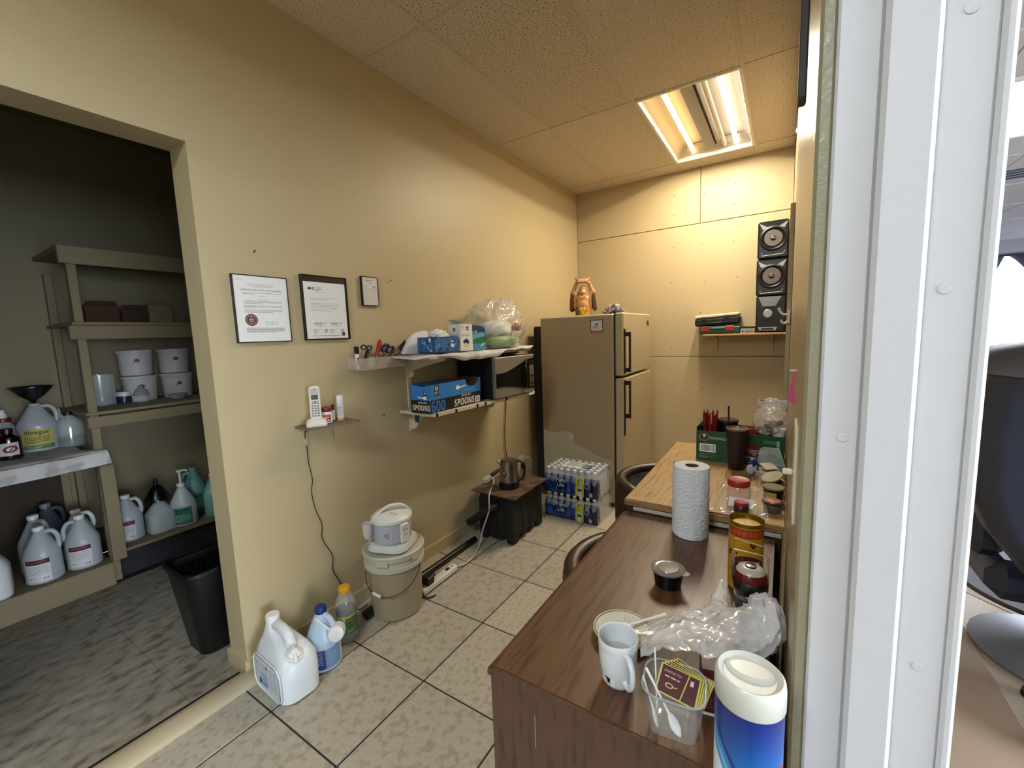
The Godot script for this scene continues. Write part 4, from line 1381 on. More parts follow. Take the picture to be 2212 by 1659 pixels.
# ------------------------------------------------------------------ wall shelves with the microwave
func kitchen_shelf() -> void:
	var wm: Material = mats["shelf_white"]
	# lower shelf board
	var t := thing("microwave_shelf", "white lower wall shelf with black tape bands, carrying the microwave", "shelf", Vector3(0, 1.0, -1.68))
	var flat := Transform3D(Basis(Vector3(1, 0, 0), Vector3(0, 0, 1), Vector3(0, 1, 0)), Vector3.ZERO)
	var st := S(-1)
	prism(st, P2([[0.012, -0.005], [0.300, 0.006], [0.372, -0.955], [0.012, -0.945]]), -0.018, 0.0, flat)
	part("board", st, wm, t)
	var dir := Vector3(0.072, 0, -0.961)
	for f in [0.015, 0.17, 0.36, 0.44, 0.66]:
		var c: Vector3 = Vector3(0.300, -0.009, 0.006) + dir * float(f)
		st = S(-1)
		box(st, c, Vector3(0.006, 0.022, 0.016), 0.001, Basis(Vector3.UP, 0.075))
		part("tape_band", st, mats["black_matte"], t)
	st = S(-1)
	box(st, Vector3(0.374, -0.006, -0.915), Vector3(0.012, 0.024, 0.08), 0.003, Basis(Vector3.UP, 0.075))
	part("end_cap", st, mats["white_plastic"], t)
	for z in [-0.095, -0.885]:
		st = S(-1)
		prism(st, P2([[0.013, -0.02], [0.25, -0.02], [0.25, -0.032], [0.09, -0.055], [0.045, -0.125], [0.013, -0.125]]), z - 0.008, z + 0.008)
		part("bracket", st, wm, t)
	part("blue_tape", bx(Vector3(0.05, -0.085, -0.085), Vector3(0.085, -0.019, -0.083)), mk("blue_tape", Color(0.12, 0.27, 0.40), 0.6), t)
	part("standard", bx(Vector3(0.0, -0.14, -0.11), Vector3(0.012, 0.34, -0.08), 0.002), wm, t)
	part("standard", bx(Vector3(0.0, -0.14, -0.90), Vector3(0.012, 0.34, -0.87), 0.002), wm, t)
	# upper shelf
	t = thing("towel_shelf", "white upper wall shelf hidden under a towel above the microwave", "shelf", Vector3(0, 1.315, -1.66))
	part("board", bx(Vector3(0.013, -0.018, -1.03), Vector3(0.325, 0, 0.0), 0.003), wm, t)
	for z in [-0.115, -0.905]:
		st = S(-1)
		prism(st, P2([[0.0125, -0.0185], [0.30, -0.0185], [0.30, -0.03], [0.10, -0.075], [0.05, -0.088], [0.045, -0.125], [0.0125, -0.135]]), z - 0.008, z + 0.008)
		part("bracket", st, wm, t)
	# towel
	var tw := thing("shelf_towel", "off white stained towel spread over the upper wall shelf", "towel", Vector3(0, 1.316, -1.66))
	var g := []
	for i in 60:
		var s := i / 59.0
		var z := lerpf(0.055, -1.045, s)
		var row := []
		var droop := 0.028 * smoothstep(0.08, 0.3, s) * (1.0 - smoothstep(0.55, 0.70, s)) + 0.006
		var bump := 0.012 * exp(-pow((s - 0.985) / 0.02, 2.0))
		for j in 16:
			var u := j / 15.0
			var x := lerpf(0.016, 0.338, minf(u / 0.75, 1.0))
			var y := 0.004 + bump + 0.003 * sin(s * 40.0 + u * 7.0) * u
			if s < 0.10:
				y -= 0.012 * (0.10 - s) / 0.10 * (0.4 + u)
				x -= 0.10 * (0.10 - s) / 0.10 * u
			if u > 0.75:
				var d := (u - 0.75) / 0.25
				x += 0.010 * sin(d * PI) + 0.004 * sin(s * 55.0)
				y -= droop * d * 1.3
			row.append(Vector3(x, y, z))
		g.append(row)
	st = S()
	g.reverse()
	sheet(st, g, 0.005)
	part("cloth", st, terry(), tw)
	microwave()
	spoon_box()
	shelf_boxes()

func microwave() -> void:
	var t := thing("microwave_oven", "stainless and black microwave oven with a curved handle on the wall shelf", "microwave", Vector3(0.375, 1.0, -2.395), 1.501)
	var w := 0.436
	var h := 0.272
	var silver := mk("mw_silver", Color(0.56, 0.53, 0.49), 0.42, 0.5)
	var black := mk("mw_black", Color(0.018, 0.016, 0.015), 0.35, 0.0, 0.3)
	part("case", bx(Vector3(-w / 2, 0.012, -0.335), Vector3(w / 2, h, -0.03), 0.004), mk("mw_case", Color(0.030, 0.028, 0.026), 0.55), t)
	part("front_panel", bx(Vector3(-w / 2, 0.008, -0.0295), Vector3(w / 2, h, 0.0), 0.004), silver, t)
	# black glass with curved top and bottom edges
	var up := []
	var lo := []
	for i in 21:
		var s := i / 20.0
		var e := smoothstep(0.1, 1.0, s)
		up.append([-w / 2 + 0.002 + (w - 0.004) * s, lerpf(0.62, 0.92, e) * h])
		lo.append([-w / 2 + 0.002 + (w - 0.004) * s, lerpf(0.27, 0.10, e) * h + 0.008])
	lo.reverse()
	var st := S(-1)
	prism(st, P2(up + lo), 0.0003, 0.006)
	part("door_glass", st, black, t)
	st = S(-1)
	prism(st, P2([[-0.17, 0.095], [0.055, 0.075], [0.06, 0.195], [-0.17, 0.165]]), 0.0062, 0.0072)
	part("window_mesh", st, mk("mw_window", Color(0.045, 0.04, 0.035), 0.45, 0.0, 0.3), t)
	part("handle", TB(smooth_path([Vector3(0.105, 0.235, 0.008), Vector3(0.085, 0.21, 0.022), Vector3(0.078, 0.14, 0.030), Vector3(0.085, 0.075, 0.022), Vector3(0.10, 0.050, 0.008)], 6), 0.010, 10), mk("mw_handle", Color(0.06, 0.055, 0.05), 0.2, 0.3), t)
	var p := Print.new(160, 480, Color(0.02, 0.02, 0.02))
	p.oval(84, 40, 26, 22, Color(0.10, 0.10, 0.10))
	for r in 6:
		for c in 3:
			p.rect(14 + c * 48, 90 + r * 30, 38, 14, Color(0.62, 0.60, 0.56))
	for r in 4:
		for c in 3:
			p.rect(20 + c * 48, 290 + r * 30, 22, 16, Color(0.55, 0.53, 0.5))
	for c in 3:
		p.oval(30 + c * 48, 440, 15, 15, Color(0.40, 0.39, 0.37))
	part("keypad", card(0.062, 0.19, Vector3(0.178, 0.137, 0.0065)), paint("mw_keys", p.tex(), 0.3), t)
	for x in [-0.18, 0.18]:
		part("foot", bx(Vector3(x - 0.015, 0, -0.30), Vector3(x + 0.015, 0.0119, -0.05), 0.002), mats["black_plastic"], t)
	var c := thing("microwave_cord", "dark power cord hanging from the microwave shelf down the left wall", "cord", Vector3.ZERO)
	part("wire", TB(smooth_path([Vector3(0.02, 1.06, -2.70), Vector3(0.012, 0.96, -2.775), Vector3(0.012, 0.86, -2.80), Vector3(0.012, 0.70, -2.775), Vector3(0.012, 0.52, -2.765), Vector3(0.012, 0.42, -2.78), Vector3(0.02, 0.38, -2.70)], 5), 0.004, 6), mk("cord_brown", Color(0.10, 0.07, 0.05), 0.6), c)

func spoon_box() -> void:
	var t := thing("spoon_box", "open blue and black carton of plastic spoons on the microwave shelf", "box", Vector3(0.208, 1.0002, -1.888), PI / 2)
	var w := 0.456
	var d := 0.147
	var h := 0.158
	var blue := Color(0.16, 0.45, 0.72)
	var blk := Color(0.035, 0.03, 0.035)
	var spoon := func(p: Print, x: float, y: float, k: float, flip: float) -> void:
		var c := Color(0.88, 0.87, 0.84)
		p.oval(x, y, 46 * k, 34 * k, c)
		p.pts([[x + flip * 30 * k, y - 12 * k], [x + flip * 90 * k, y - 8 * k], [x + flip * 190 * k, y - 20 * k], [x + flip * 196 * k, y - 2 * k], [x + flip * 90 * k, y + 10 * k], [x + flip * 30 * k, y + 14 * k]], c)
	var p := Print.new(1200, 416, blue)
	p.rect(0, 226, 1200, 190, blk)
	p.rect(96, 16, 100, 150, blk)
	p.text("M", 146, 92, 62, Color(0.85, 0.84, 0.8), true, 1)
	p.words(106, 110, 80, 3, 16, 9, Color(0.8, 0.8, 0.78))
	spoon.call(p, 620, 106, 1.0, 1.0)
	p.words(740, 168, 300, 1, 10, 6, Color(0.55, 0.72, 0.85))
	p.line(900, 150, 1180, 120, 4, Color(0.3, 0.55, 0.75))
	p.text("600", 20, 404, 158, blue, true, 0, 0.86)
	p.text("WHITE PLASTIC", 700, 262, 30, Color(0.86, 0.84, 0.8), true, 0, 0.78)
	p.text("SPOONS", 520, 392, 104, Color(0.86, 0.84, 0.8), true, 0, 0.88, false, 0.12)
	p.bars(1040, 300, 130, 100)
	var front := paint("spoon_front", p.tex(), 0.55)
	p = Print.new(400, 416, blue)
	p.rect(0, 226, 400, 190, blk)
	p.rect(270, 96, 66, 84, blk)
	p.text("M", 303, 140, 34, Color(0.85, 0.84, 0.8), true, 1)
	spoon.call(p, 300, 190, 0.8, -1.0)
	p.text("WHITE PLASTIC", 150, 276, 26, Color(0.86, 0.84, 0.8), true, 0, 0.74)
	p.text("SPOONS", 24, 380, 80, Color(0.86, 0.84, 0.8), true, 0, 0.86)
	var side := paint("spoon_side", p.tex(), 0.55)
	var kraft := mk("kraft_inside", Color(0.36, 0.27, 0.18), 0.85)
	# front wall with the torn opening at its upper right
	var up := [[-w / 2, -0.0], [w / 2, -0.0], [w / 2, h], [0.205, h]]
	for i in 9:
		var a := PI * i / 8.0
		up.append([0.145 + 0.062 * cos(a) * (1.0 if i < 8 else 1.0), h - 0.004 - 0.042 * sin(a) - 0.004 * (i % 2)])
	up.append([0.07, h])
	up.append([-w / 2, h - 0.003])
	var st := S(-1)
	prism(st, P2(up), d / 2 - 0.003, d / 2)
	part("front_wall", st, front, t)
	part("rear_wall", bx(Vector3(-w / 2, 0, -d / 2), Vector3(w / 2, h - 0.004, -d / 2 + 0.003)), kraft, t)
	part("side_wall", bx(Vector3(w / 2 - 0.003, 0, -d / 2 + 0.003), Vector3(w / 2, h, d / 2 - 0.003)), kraft, t)
	st = S(-1)
	prism(st, P2([[-d / 2 + 0.003, 0], [d / 2 - 0.003, 0], [d / 2 - 0.003, h - 0.003], [0.02, h - 0.010], [-d / 2 + 0.003, h]]), -0.0015, 0.0015, Transform3D(Basis(Vector3.UP, -PI / 2), Vector3(-w / 2 + 0.0015, 0, 0)))
	part("printed_side", st, side, t)
	part("bottom", bx(Vector3(-w / 2 + 0.003, 0, -d / 2 + 0.003), Vector3(w / 2 - 0.003, 0.003, d / 2 - 0.003)), kraft, t)
	st = S(-1)
	box(st, Vector3(-0.09, h - 0.003, -0.005), Vector3(0.26, 0.003, d - 0.012), 0.0, Basis(Vector3.RIGHT, 0.05))
	part("lid_flap", st, mk("flap_blue", Color(0.10, 0.24, 0.38), 0.6), t)

func art(seed_n: int) -> Print:
	var p := Print.new(512, 256, Color(0.10, 0.16, 0.45))
	var cs := [Color(0.05, 0.30, 0.22), Color(0.30, 0.55, 0.80), Color(0.12, 0.35, 0.55), Color(0.80, 0.85, 0.80), Color(0.25, 0.08, 0.20), Color(0.10, 0.12, 0.40), Color(0.45, 0.70, 0.85), Color(0.06, 0.25, 0.15)]
	p.r.seed = seed_n
	p.rect(10, 10, 492, 226, Color(0.14, 0.38, 0.62))
	for i in 26:
		var x := p.r.randf_range(20, 490)
		var y := p.r.randf_range(20, 225)
		if i % 3 == 0:
			var q := []
			for k in 7:
				q.append([x + k * 12 - 36, y + 22 * sin(k * 0.9 + i)])
			p.curve(q, p.r.randf_range(8, 18), cs[i % 8])
		else:
			p.oval(x, y, p.r.randf_range(12, 46), p.r.randf_range(10, 34), cs[(i * 5) % 8], p.r.randf_range(0, 3))
	p.rect(0, 0, 512, 10, Color(0.08, 0.12, 0.40))
	p.rect(0, 236, 512, 20, Color(0.08, 0.12, 0.40))
	p.rect(0, 0, 10, 256, Color(0.08, 0.12, 0.40))
	p.rect(502, 0, 10, 256, Color(0.08, 0.12, 0.40))
	return p

func shelf_boxes() -> void:
	var y := 1.3225
	# tissue carton with swirling print
	var t := thing("tissue_box", "tissue carton with a swirly blue and green print and a tissue poking out", "tissue box", Vector3(0.198, y + 0.004, -1.842), PI / 2)
	var w := 0.212
	var d := 0.122
	var h := 0.090
	part("carton", bx(Vector3(-w / 2, 0, -d / 2), Vector3(w / 2, h, d / 2), 0.002), mk("carton_navy", Color(0.07, 0.11, 0.38), 0.5), t)
	part("printed_front", card(w - 0.004, h - 0.003, Vector3(0, h / 2, d / 2 + 0.0006)), paint("art_front", art(3).tex(), 0.5), t)
	var sd := part("printed_side", card(d - 0.004, h - 0.003, Vector3(0, h / 2, w / 2 + 0.0006)), paint("art_side", art(9).tex(), 0.5), t)
	sd.rotation.y = -PI / 2
	part("tissue", crumple(Vector3(0.055, 0.030, 0.04), 4), mats["white_paper"], t, Vector3(0.0, h + 0.005, 0))
	# napkin packet behind it
	t = thing("napkin_packet", "soft white packet of paper napkins leaning behind the tissue carton", "napkins", Vector3(0.085, y + 0.003, -1.76), PI / 2 - 0.2)
	var st := S()
	var rings := []
	for q in [[0.0, 0.17, 0.05], [0.03, 0.185, 0.065], [0.08, 0.16, 0.05], [0.115, 0.11, 0.03], [0.128, 0.06, 0.012]]:
		var ring := []
		for p in rr(q[1], q[2], 0.02, q[0], 4):
			ring.append(p + Vector3(q[0] * 0.5, 0.003 * sin(p.x * 60), -q[0] * 0.12))
		rings.append(ring)
	loft(st, rings)
	part("packet", st, mk("napkin_white", Color(0.80, 0.79, 0.79), 0.8), t)
	# lens wipes carton
	t = thing("wipes_box", "tall white carton of lens wipes with eyeglasses drawing on the towel shelf", "box", Vector3(0.210, y + 0.004, -2.032), PI / 2)
	w = 0.118
	d = 0.092
	h = 0.163
	part("carton", bx(Vector3(-w / 2, 0, -d / 2), Vector3(w / 2, h, d / 2), 0.001), mk("carton_white", Color(0.82, 0.81, 0.79), 0.5), t)
	var p := Print.new(300, 430, Color(0.83, 0.82, 0.80))
	p.text("250", 22, 56, 30, Color(0.2, 0.2, 0.24), false)
	p.words(22, 68, 80, 2, 14, 6, Color(0.5, 0.5, 0.52))
	p.rect(150, 40, 56, 26, Color(0.10, 0.14, 0.30))
	p.rect(150, 76, 56, 20, Color(0.10, 0.14, 0.30))
	p.text("Lens Wipes", 20, 196, 32, Color(0.15, 0.15, 0.18), false, 0, 0.92)
	for q in [[96, 284, 34, 26], [150, 272, 30, 34], [180, 290, 26, 30], [120, 262, 22, 22]]:
		p.oval(q[0], q[1], q[2], q[3], Color(0.08, 0.08, 0.09))
	for x in [112.0, 184.0]:
		p.oval(x, 344, 32, 26, Color(0.12, 0.12, 0.13))
		p.oval(x, 344, 27, 21, Color(0.83, 0.82, 0.80))
	p.line(140, 338, 158, 338, 5, Color(0.12, 0.12, 0.13))
	p.words(24, 404, 250, 1, 10, 8, Color(0.4, 0.4, 0.42))
	part("printed_front", card(w - 0.002, h - 0.002, Vector3(0, h / 2, d / 2 + 0.0006)), paint("lens_front", p.tex(), 0.45), t)
	p = Print.new(240, 430, Color(0.83, 0.82, 0.80))
	p.rect(96, 60, 54, 22, Color(0.10, 0.14, 0.30))
	p.rect(96, 92, 54, 18, Color(0.10, 0.14, 0.30))
	p.words(50, 170, 150, 2, 16, 8, Color(0.45, 0.45, 0.48))
	p.oval(120, 250, 26, 26, Color(0.72, 0.72, 0.72))
	p.text("?", 120, 266, 32, Color(0.35, 0.35, 0.38), false, 1)
	p.words(50, 300, 150, 4, 18, 6, Color(0.6, 0.6, 0.62))
	sd = part("printed_side", card(d - 0.002, h - 0.002, Vector3(0, h / 2, w / 2 + 0.0006)), paint("lens_side", p.tex(), 0.45), t)
	sd.rotation.y = -PI / 2
	st = S(-1)
	box(st, Vector3(-0.035, h + 0.014, 0.0), Vector3(0.06, 0.001, 0.085), 0.0, Basis(Vector3.FORWARD, 0.45))
	part("lid_flap", st, mats["carton_white"], t)
	# blue and green carton
	t = thing("glove_box", "blue and green wave printed carton beside the lens wipes", "box", Vector3(0.200, y + 0.004, -2.165), PI / 2)
	w = 0.135
	part("carton", bx(Vector3(-w / 2, 0, -0.05), Vector3(w / 2, 0.155, 0.05), 0.002), mk("carton_teal", Color(0.16, 0.40, 0.50), 0.5), t)
	p = Print.new(320, 360, Color(0.28, 0.52, 0.62))
	p.oval(150, 60, 200, 60, Color(0.10, 0.20, 0.34), 0.2)
	p.oval(120, 160, 200, 44, Color(0.35, 0.60, 0.70), -0.2)
	p.oval(200, 220, 220, 46, Color(0.12, 0.42, 0.26), -0.1)
	p.oval(100, 320, 220, 50, Color(0.20, 0.50, 0.64), -0.1)
	p.oval(90, 90, 26, 12, Color(0.85, 0.88, 0.9), 0.6)
	p.oval(240, 290, 60, 10, Color(0.75, 0.85, 0.88), -0.4)
	part("printed_front", card(w - 0.003, 0.153, Vector3(0, 0.0775, 0.0506)), paint("glove_front", p.tex(), 0.45), t)
	# clear bag with white and green packets inside
	t = thing("clear_supply_bag", "large crumpled clear plastic bag holding white and green packets", "plastic bag", Vector3(0.165, y + 0.006, -2.475))
	part("film", blob(Vector3(0.15, 0.168, 0.245), 0.30, 2.0, 12, 48, 30, -0.85, true), mats["clear_film"], t, Vector3(0, 0.143, 0))
	part("film_peak", blob(Vector3(0.06, 0.08, 0.10), 0.4, 2.5, 13, 26, 18, -0.9, true), mats["clear_film"], t, Vector3(0.03, 0.255, -0.09))
	part("white_packet", blob(Vector3(0.09, 0.075, 0.16), 0.18, 2.0, 14, 26, 16, -0.7), mk("packet_white", Color(0.78, 0.79, 0.78), 0.5), t, Vector3(0.0, 0.125, -0.02))
	part("green_packet", blob(Vector3(0.10, 0.05, 0.17), 0.15, 2.0, 15, 26, 14, -0.8), mk("packet_green", Color(0.50, 0.62, 0.40), 0.45), t, Vector3(0.02, 0.042, -0.02))
	part("red_packet", blob(Vector3(0.03, 0.03, 0.04), 0.2, 2.0, 16, 18, 10), mk("packet_red", Color(0.55, 0.25, 0.20), 0.5), t, Vector3(0.09, 0.14, -0.14))

func crumple(ra: Vector3, sd: int) -> SurfaceTool:
	return blob(ra, 0.55, 2.2, sd, 28, 16, -0.5, true)

# ------------------------------------------------------------------ things on the floor along the left wall
func floor_things() -> void:
	detergent_jug()
	bleach_jug()
	pine_bottle()
	bucket_and_pot()
	grease_box()
	floor_cords()
	water_packs()

func detergent_jug() -> void:
	var t := thing("detergent_jug", "big white detergent jug with a rounded label panel beside the closet doorway", "jug", Vector3(0.198, 0.001, -0.822), -0.05)
	var m := mk("detergent_white", Color(0.80, 0.81, 0.82), 0.36)
	var st := S()
	rstack(st, [[0.235, 0.13, 0.045, 0.0], [0.262, 0.155, 0.05, 0.012], [0.268, 0.158, 0.05, 0.10], [0.262, 0.15, 0.05, 0.155], [0.235, 0.13, 0.05, 0.182, -0.008], [0.17, 0.095, 0.04, 0.205, -0.035], [0.09, 0.07, 0.03, 0.222, -0.075], [0.055, 0.055, 0.026, 0.245, -0.09], [0.046, 0.046, 0.022, 0.252, -0.092]], 5)
	part("body", st, m, t)
	part("handle", TB(smooth_path([Vector3(-0.075, 0.236, 0.0), Vector3(-0.02, 0.246, 0.0), Vector3(0.03, 0.232, 0.0), Vector3(0.055, 0.20, 0.0), Vector3(0.058, 0.165, 0.0)], 6), 0.0205, 12), m, t)
	part("cap", L([[0.024, 0.250], [0.027, 0.252], [0.027, 0.276], [0.024, 0.280]], 22), mats["white_plastic"], t, Vector3(-0.092, 0, 0))
	# dispensing spout on the shoulder
	st = S()
	var tilt := Transform3D(Basis(Vector3(0, 0, 1), -0.35), Vector3(0.088, 0.166, 0.012))
	lathe(st, [[0.040, 0.0], [0.040, 0.008], [0.034, 0.010], [0.034, 0.020], [0.027, 0.022], [0.027, 0.032], [0.018, 0.036], [0.012, 0.046], [0.004, 0.05]], 24, tilt)
	part("spout_cap", st, mats["white_plastic"], t)
	part("spout_lever", TB([Vector3(0.085, 0.21, 0.01), Vector3(0.115, 0.197, 0.018), Vector3(0.13, 0.175, 0.022)], 0.007, 8), mats["white_plastic"], t)
	# raised rim round the label, and the label
	var rim := []
	for q in rr(0.222, 0.150, 0.045, 0.0, 6):
		rim.append(Vector3(q.x - 0.006, 0.083 - q.z, 0.0785))
	rim.append(rim[0])
	rim.append(rim[1])
	part("label_rim", TB(rim, 0.0035, 6), m, t)
	var p := Print.new(520, 340, Color(0.78, 0.79, 0.81))
	p.rect(30, 30, 10, 200, Color(0.20, 0.32, 0.20))
	for c in 5:
		var x := 70.0 + c * 86
		p.words(x, 40, 60, 5, 20, 9, Color(0.55, 0.58, 0.64))
		p.words(x, 150, 66, 8, 18, 7, Color(0.48, 0.54, 0.66))
	p.rect(150, 150, 110, 90, Color(0.55, 0.63, 0.76))
	p.rect(150, 250, 110, 60, Color(0.45, 0.55, 0.72))
	p.rect(72, 240, 60, 66, Color(0.12, 0.18, 0.40))
	p.rect(238, 46, 40, 44, Color(0.40, 0.42, 0.46))
	p.rect(140, 140, 4, 180, Color(0.15, 0.22, 0.45))
	part("printed_label", card(0.195, 0.126, Vector3(-0.006, 0.083, 0.0797)), paint("detergent_tag", p.tex(), 0.45), t)

func bleach_jug() -> void:
	var m := mk("bleach_white", Color(0.66, 0.73, 0.80), 0.36)
	var t := thing("bleach_jug", "pale bluish white bleach jug with a blue cap and blue label", "jug", Vector3(0.222, 0.001, -0.972), 0.95)
	part("body", L([[0.062, 0.0], [0.070, 0.006], [0.070, 0.125], [0.066, 0.140], [0.052, 0.175], [0.030, 0.225], [0.022, 0.238], [0.020, 0.246]], 28), m, t)
	part("handle", TB(smooth_path([Vector3(0.012, 0.232, 0.018), Vector3(0.034, 0.222, 0.036), Vector3(0.052, 0.185, 0.052), Vector3(0.054, 0.15, 0.054), Vector3(0.046, 0.122, 0.046)], 5), 0.0125, 10), m, t)
	part("cap", L([[0.021, 0.238], [0.024, 0.240], [0.0245, 0.262], [0.021, 0.268]], 24), mk("bleach_cap", Color(0.05, 0.13, 0.42), 0.4), t)
	var p := Print.new(420, 260, Color(0.42, 0.53, 0.68))
	p.rect(0, 0, 230, 260, Color(0.13, 0.20, 0.45))
	p.words(16, 18, 190, 9, 24, 10, Color(0.62, 0.70, 0.84))
	p.rect(10, 120, 110, 60, Color(0.55, 0.66, 0.80))
	p.words(260, 30, 130, 6, 28, 8, Color(0.55, 0.65, 0.78))
	part("printed_label", around(0.0712, 0.018, 0.105, -1.1, 1.1, 20), paint("bleach_tag", p.tex(), 0.5), t, Vector3.ZERO)
	# measuring scoop hooked on its handle
	var s := thing("measuring_scoop", "white plastic measuring scoop hanging by its handle from the bleach jug", "scoop", Vector3(0.302, 0.165, -0.985), 0.6)
	var ax := Vector3(-0.30, -0.30, -0.85).normalized()
	var rt := ax.cross(Vector3.RIGHT).normalized()
	var tilt := Transform3D(Basis(rt.cross(ax).normalized() * -1.0, ax, rt), Vector3.ZERO)
	part("cup", L([[0.010, -0.03], [0.030, -0.026], [0.036, -0.006], [0.038, 0.026], [0.036, 0.026], [0.033, -0.004], [0.004, -0.024]], 24, tilt), mats["white_plastic"], s)
	part("grip", TB([Vector3(-0.018, 0.022, 0.012), Vector3(-0.06, 0.05, 0.0), Vector3(-0.085, 0.066, -0.004)], 0.007, 8, 0.5), mats["white_plastic"], s)

func pine_bottle() -> void:
	var t := thing("cleaner_bottle", "clear bottle of dark brown pine cleaner with a yellow cap", "bottle", Vector3(0.175, 0.001, -1.1235), 0.9)
	part("body", L([[0.042, 0.0], [0.047, 0.005], [0.047, 0.165], [0.044, 0.188], [0.030, 0.222], [0.021, 0.234], [0.020, 0.242]], 28), clear("pine_clear", Color(0.92, 0.92, 0.90), 0.2, 0.1), t)
	part("liquid", L([[0.041, 0.001], [0.0455, 0.006], [0.0455, 0.152]], 28), mk("pine_liquid", Color(0.055, 0.018, 0.012), 0.12), t)
	part("cap", L([[0.023, 0.234], [0.026, 0.236], [0.026, 0.256], [0.023, 0.262]], 24), mk("pine_cap", Color(0.80, 0.58, 0.04), 0.4), t)
	var p := Print.new(420, 300, Color(0.18, 0.42, 0.24))
	p.pts([[0, 0], [210, 0], [170, 300], [0, 300]], Color(0.62, 0.72, 0.62))
	p.words(16, 30, 150, 2, 40, 22, Color(0.15, 0.30, 0.36))
	p.words(16, 120, 140, 6, 24, 10, Color(0.30, 0.42, 0.34))
	p.line(0, 40, 420, 4, 22, Color(0.80, 0.70, 0.12))
	for i in 46:
		p.oval(300 + p.r.randf_range(-60, 60), 140 + p.r.randf_range(-64, 64), 12, 10, [Color(0.20, 0.10, 0.05), Color(0.40, 0.25, 0.14), Color(0.55, 0.40, 0.26)][i % 3])
	p.words(210, 240, 180, 2, 22, 10, Color(0.7, 0.78, 0.6))
	part("printed_label", around(0.0476, 0.048, 0.135, -1.35, 1.35, 22), paint("pine_tag", p.tex(), 0.5), t)

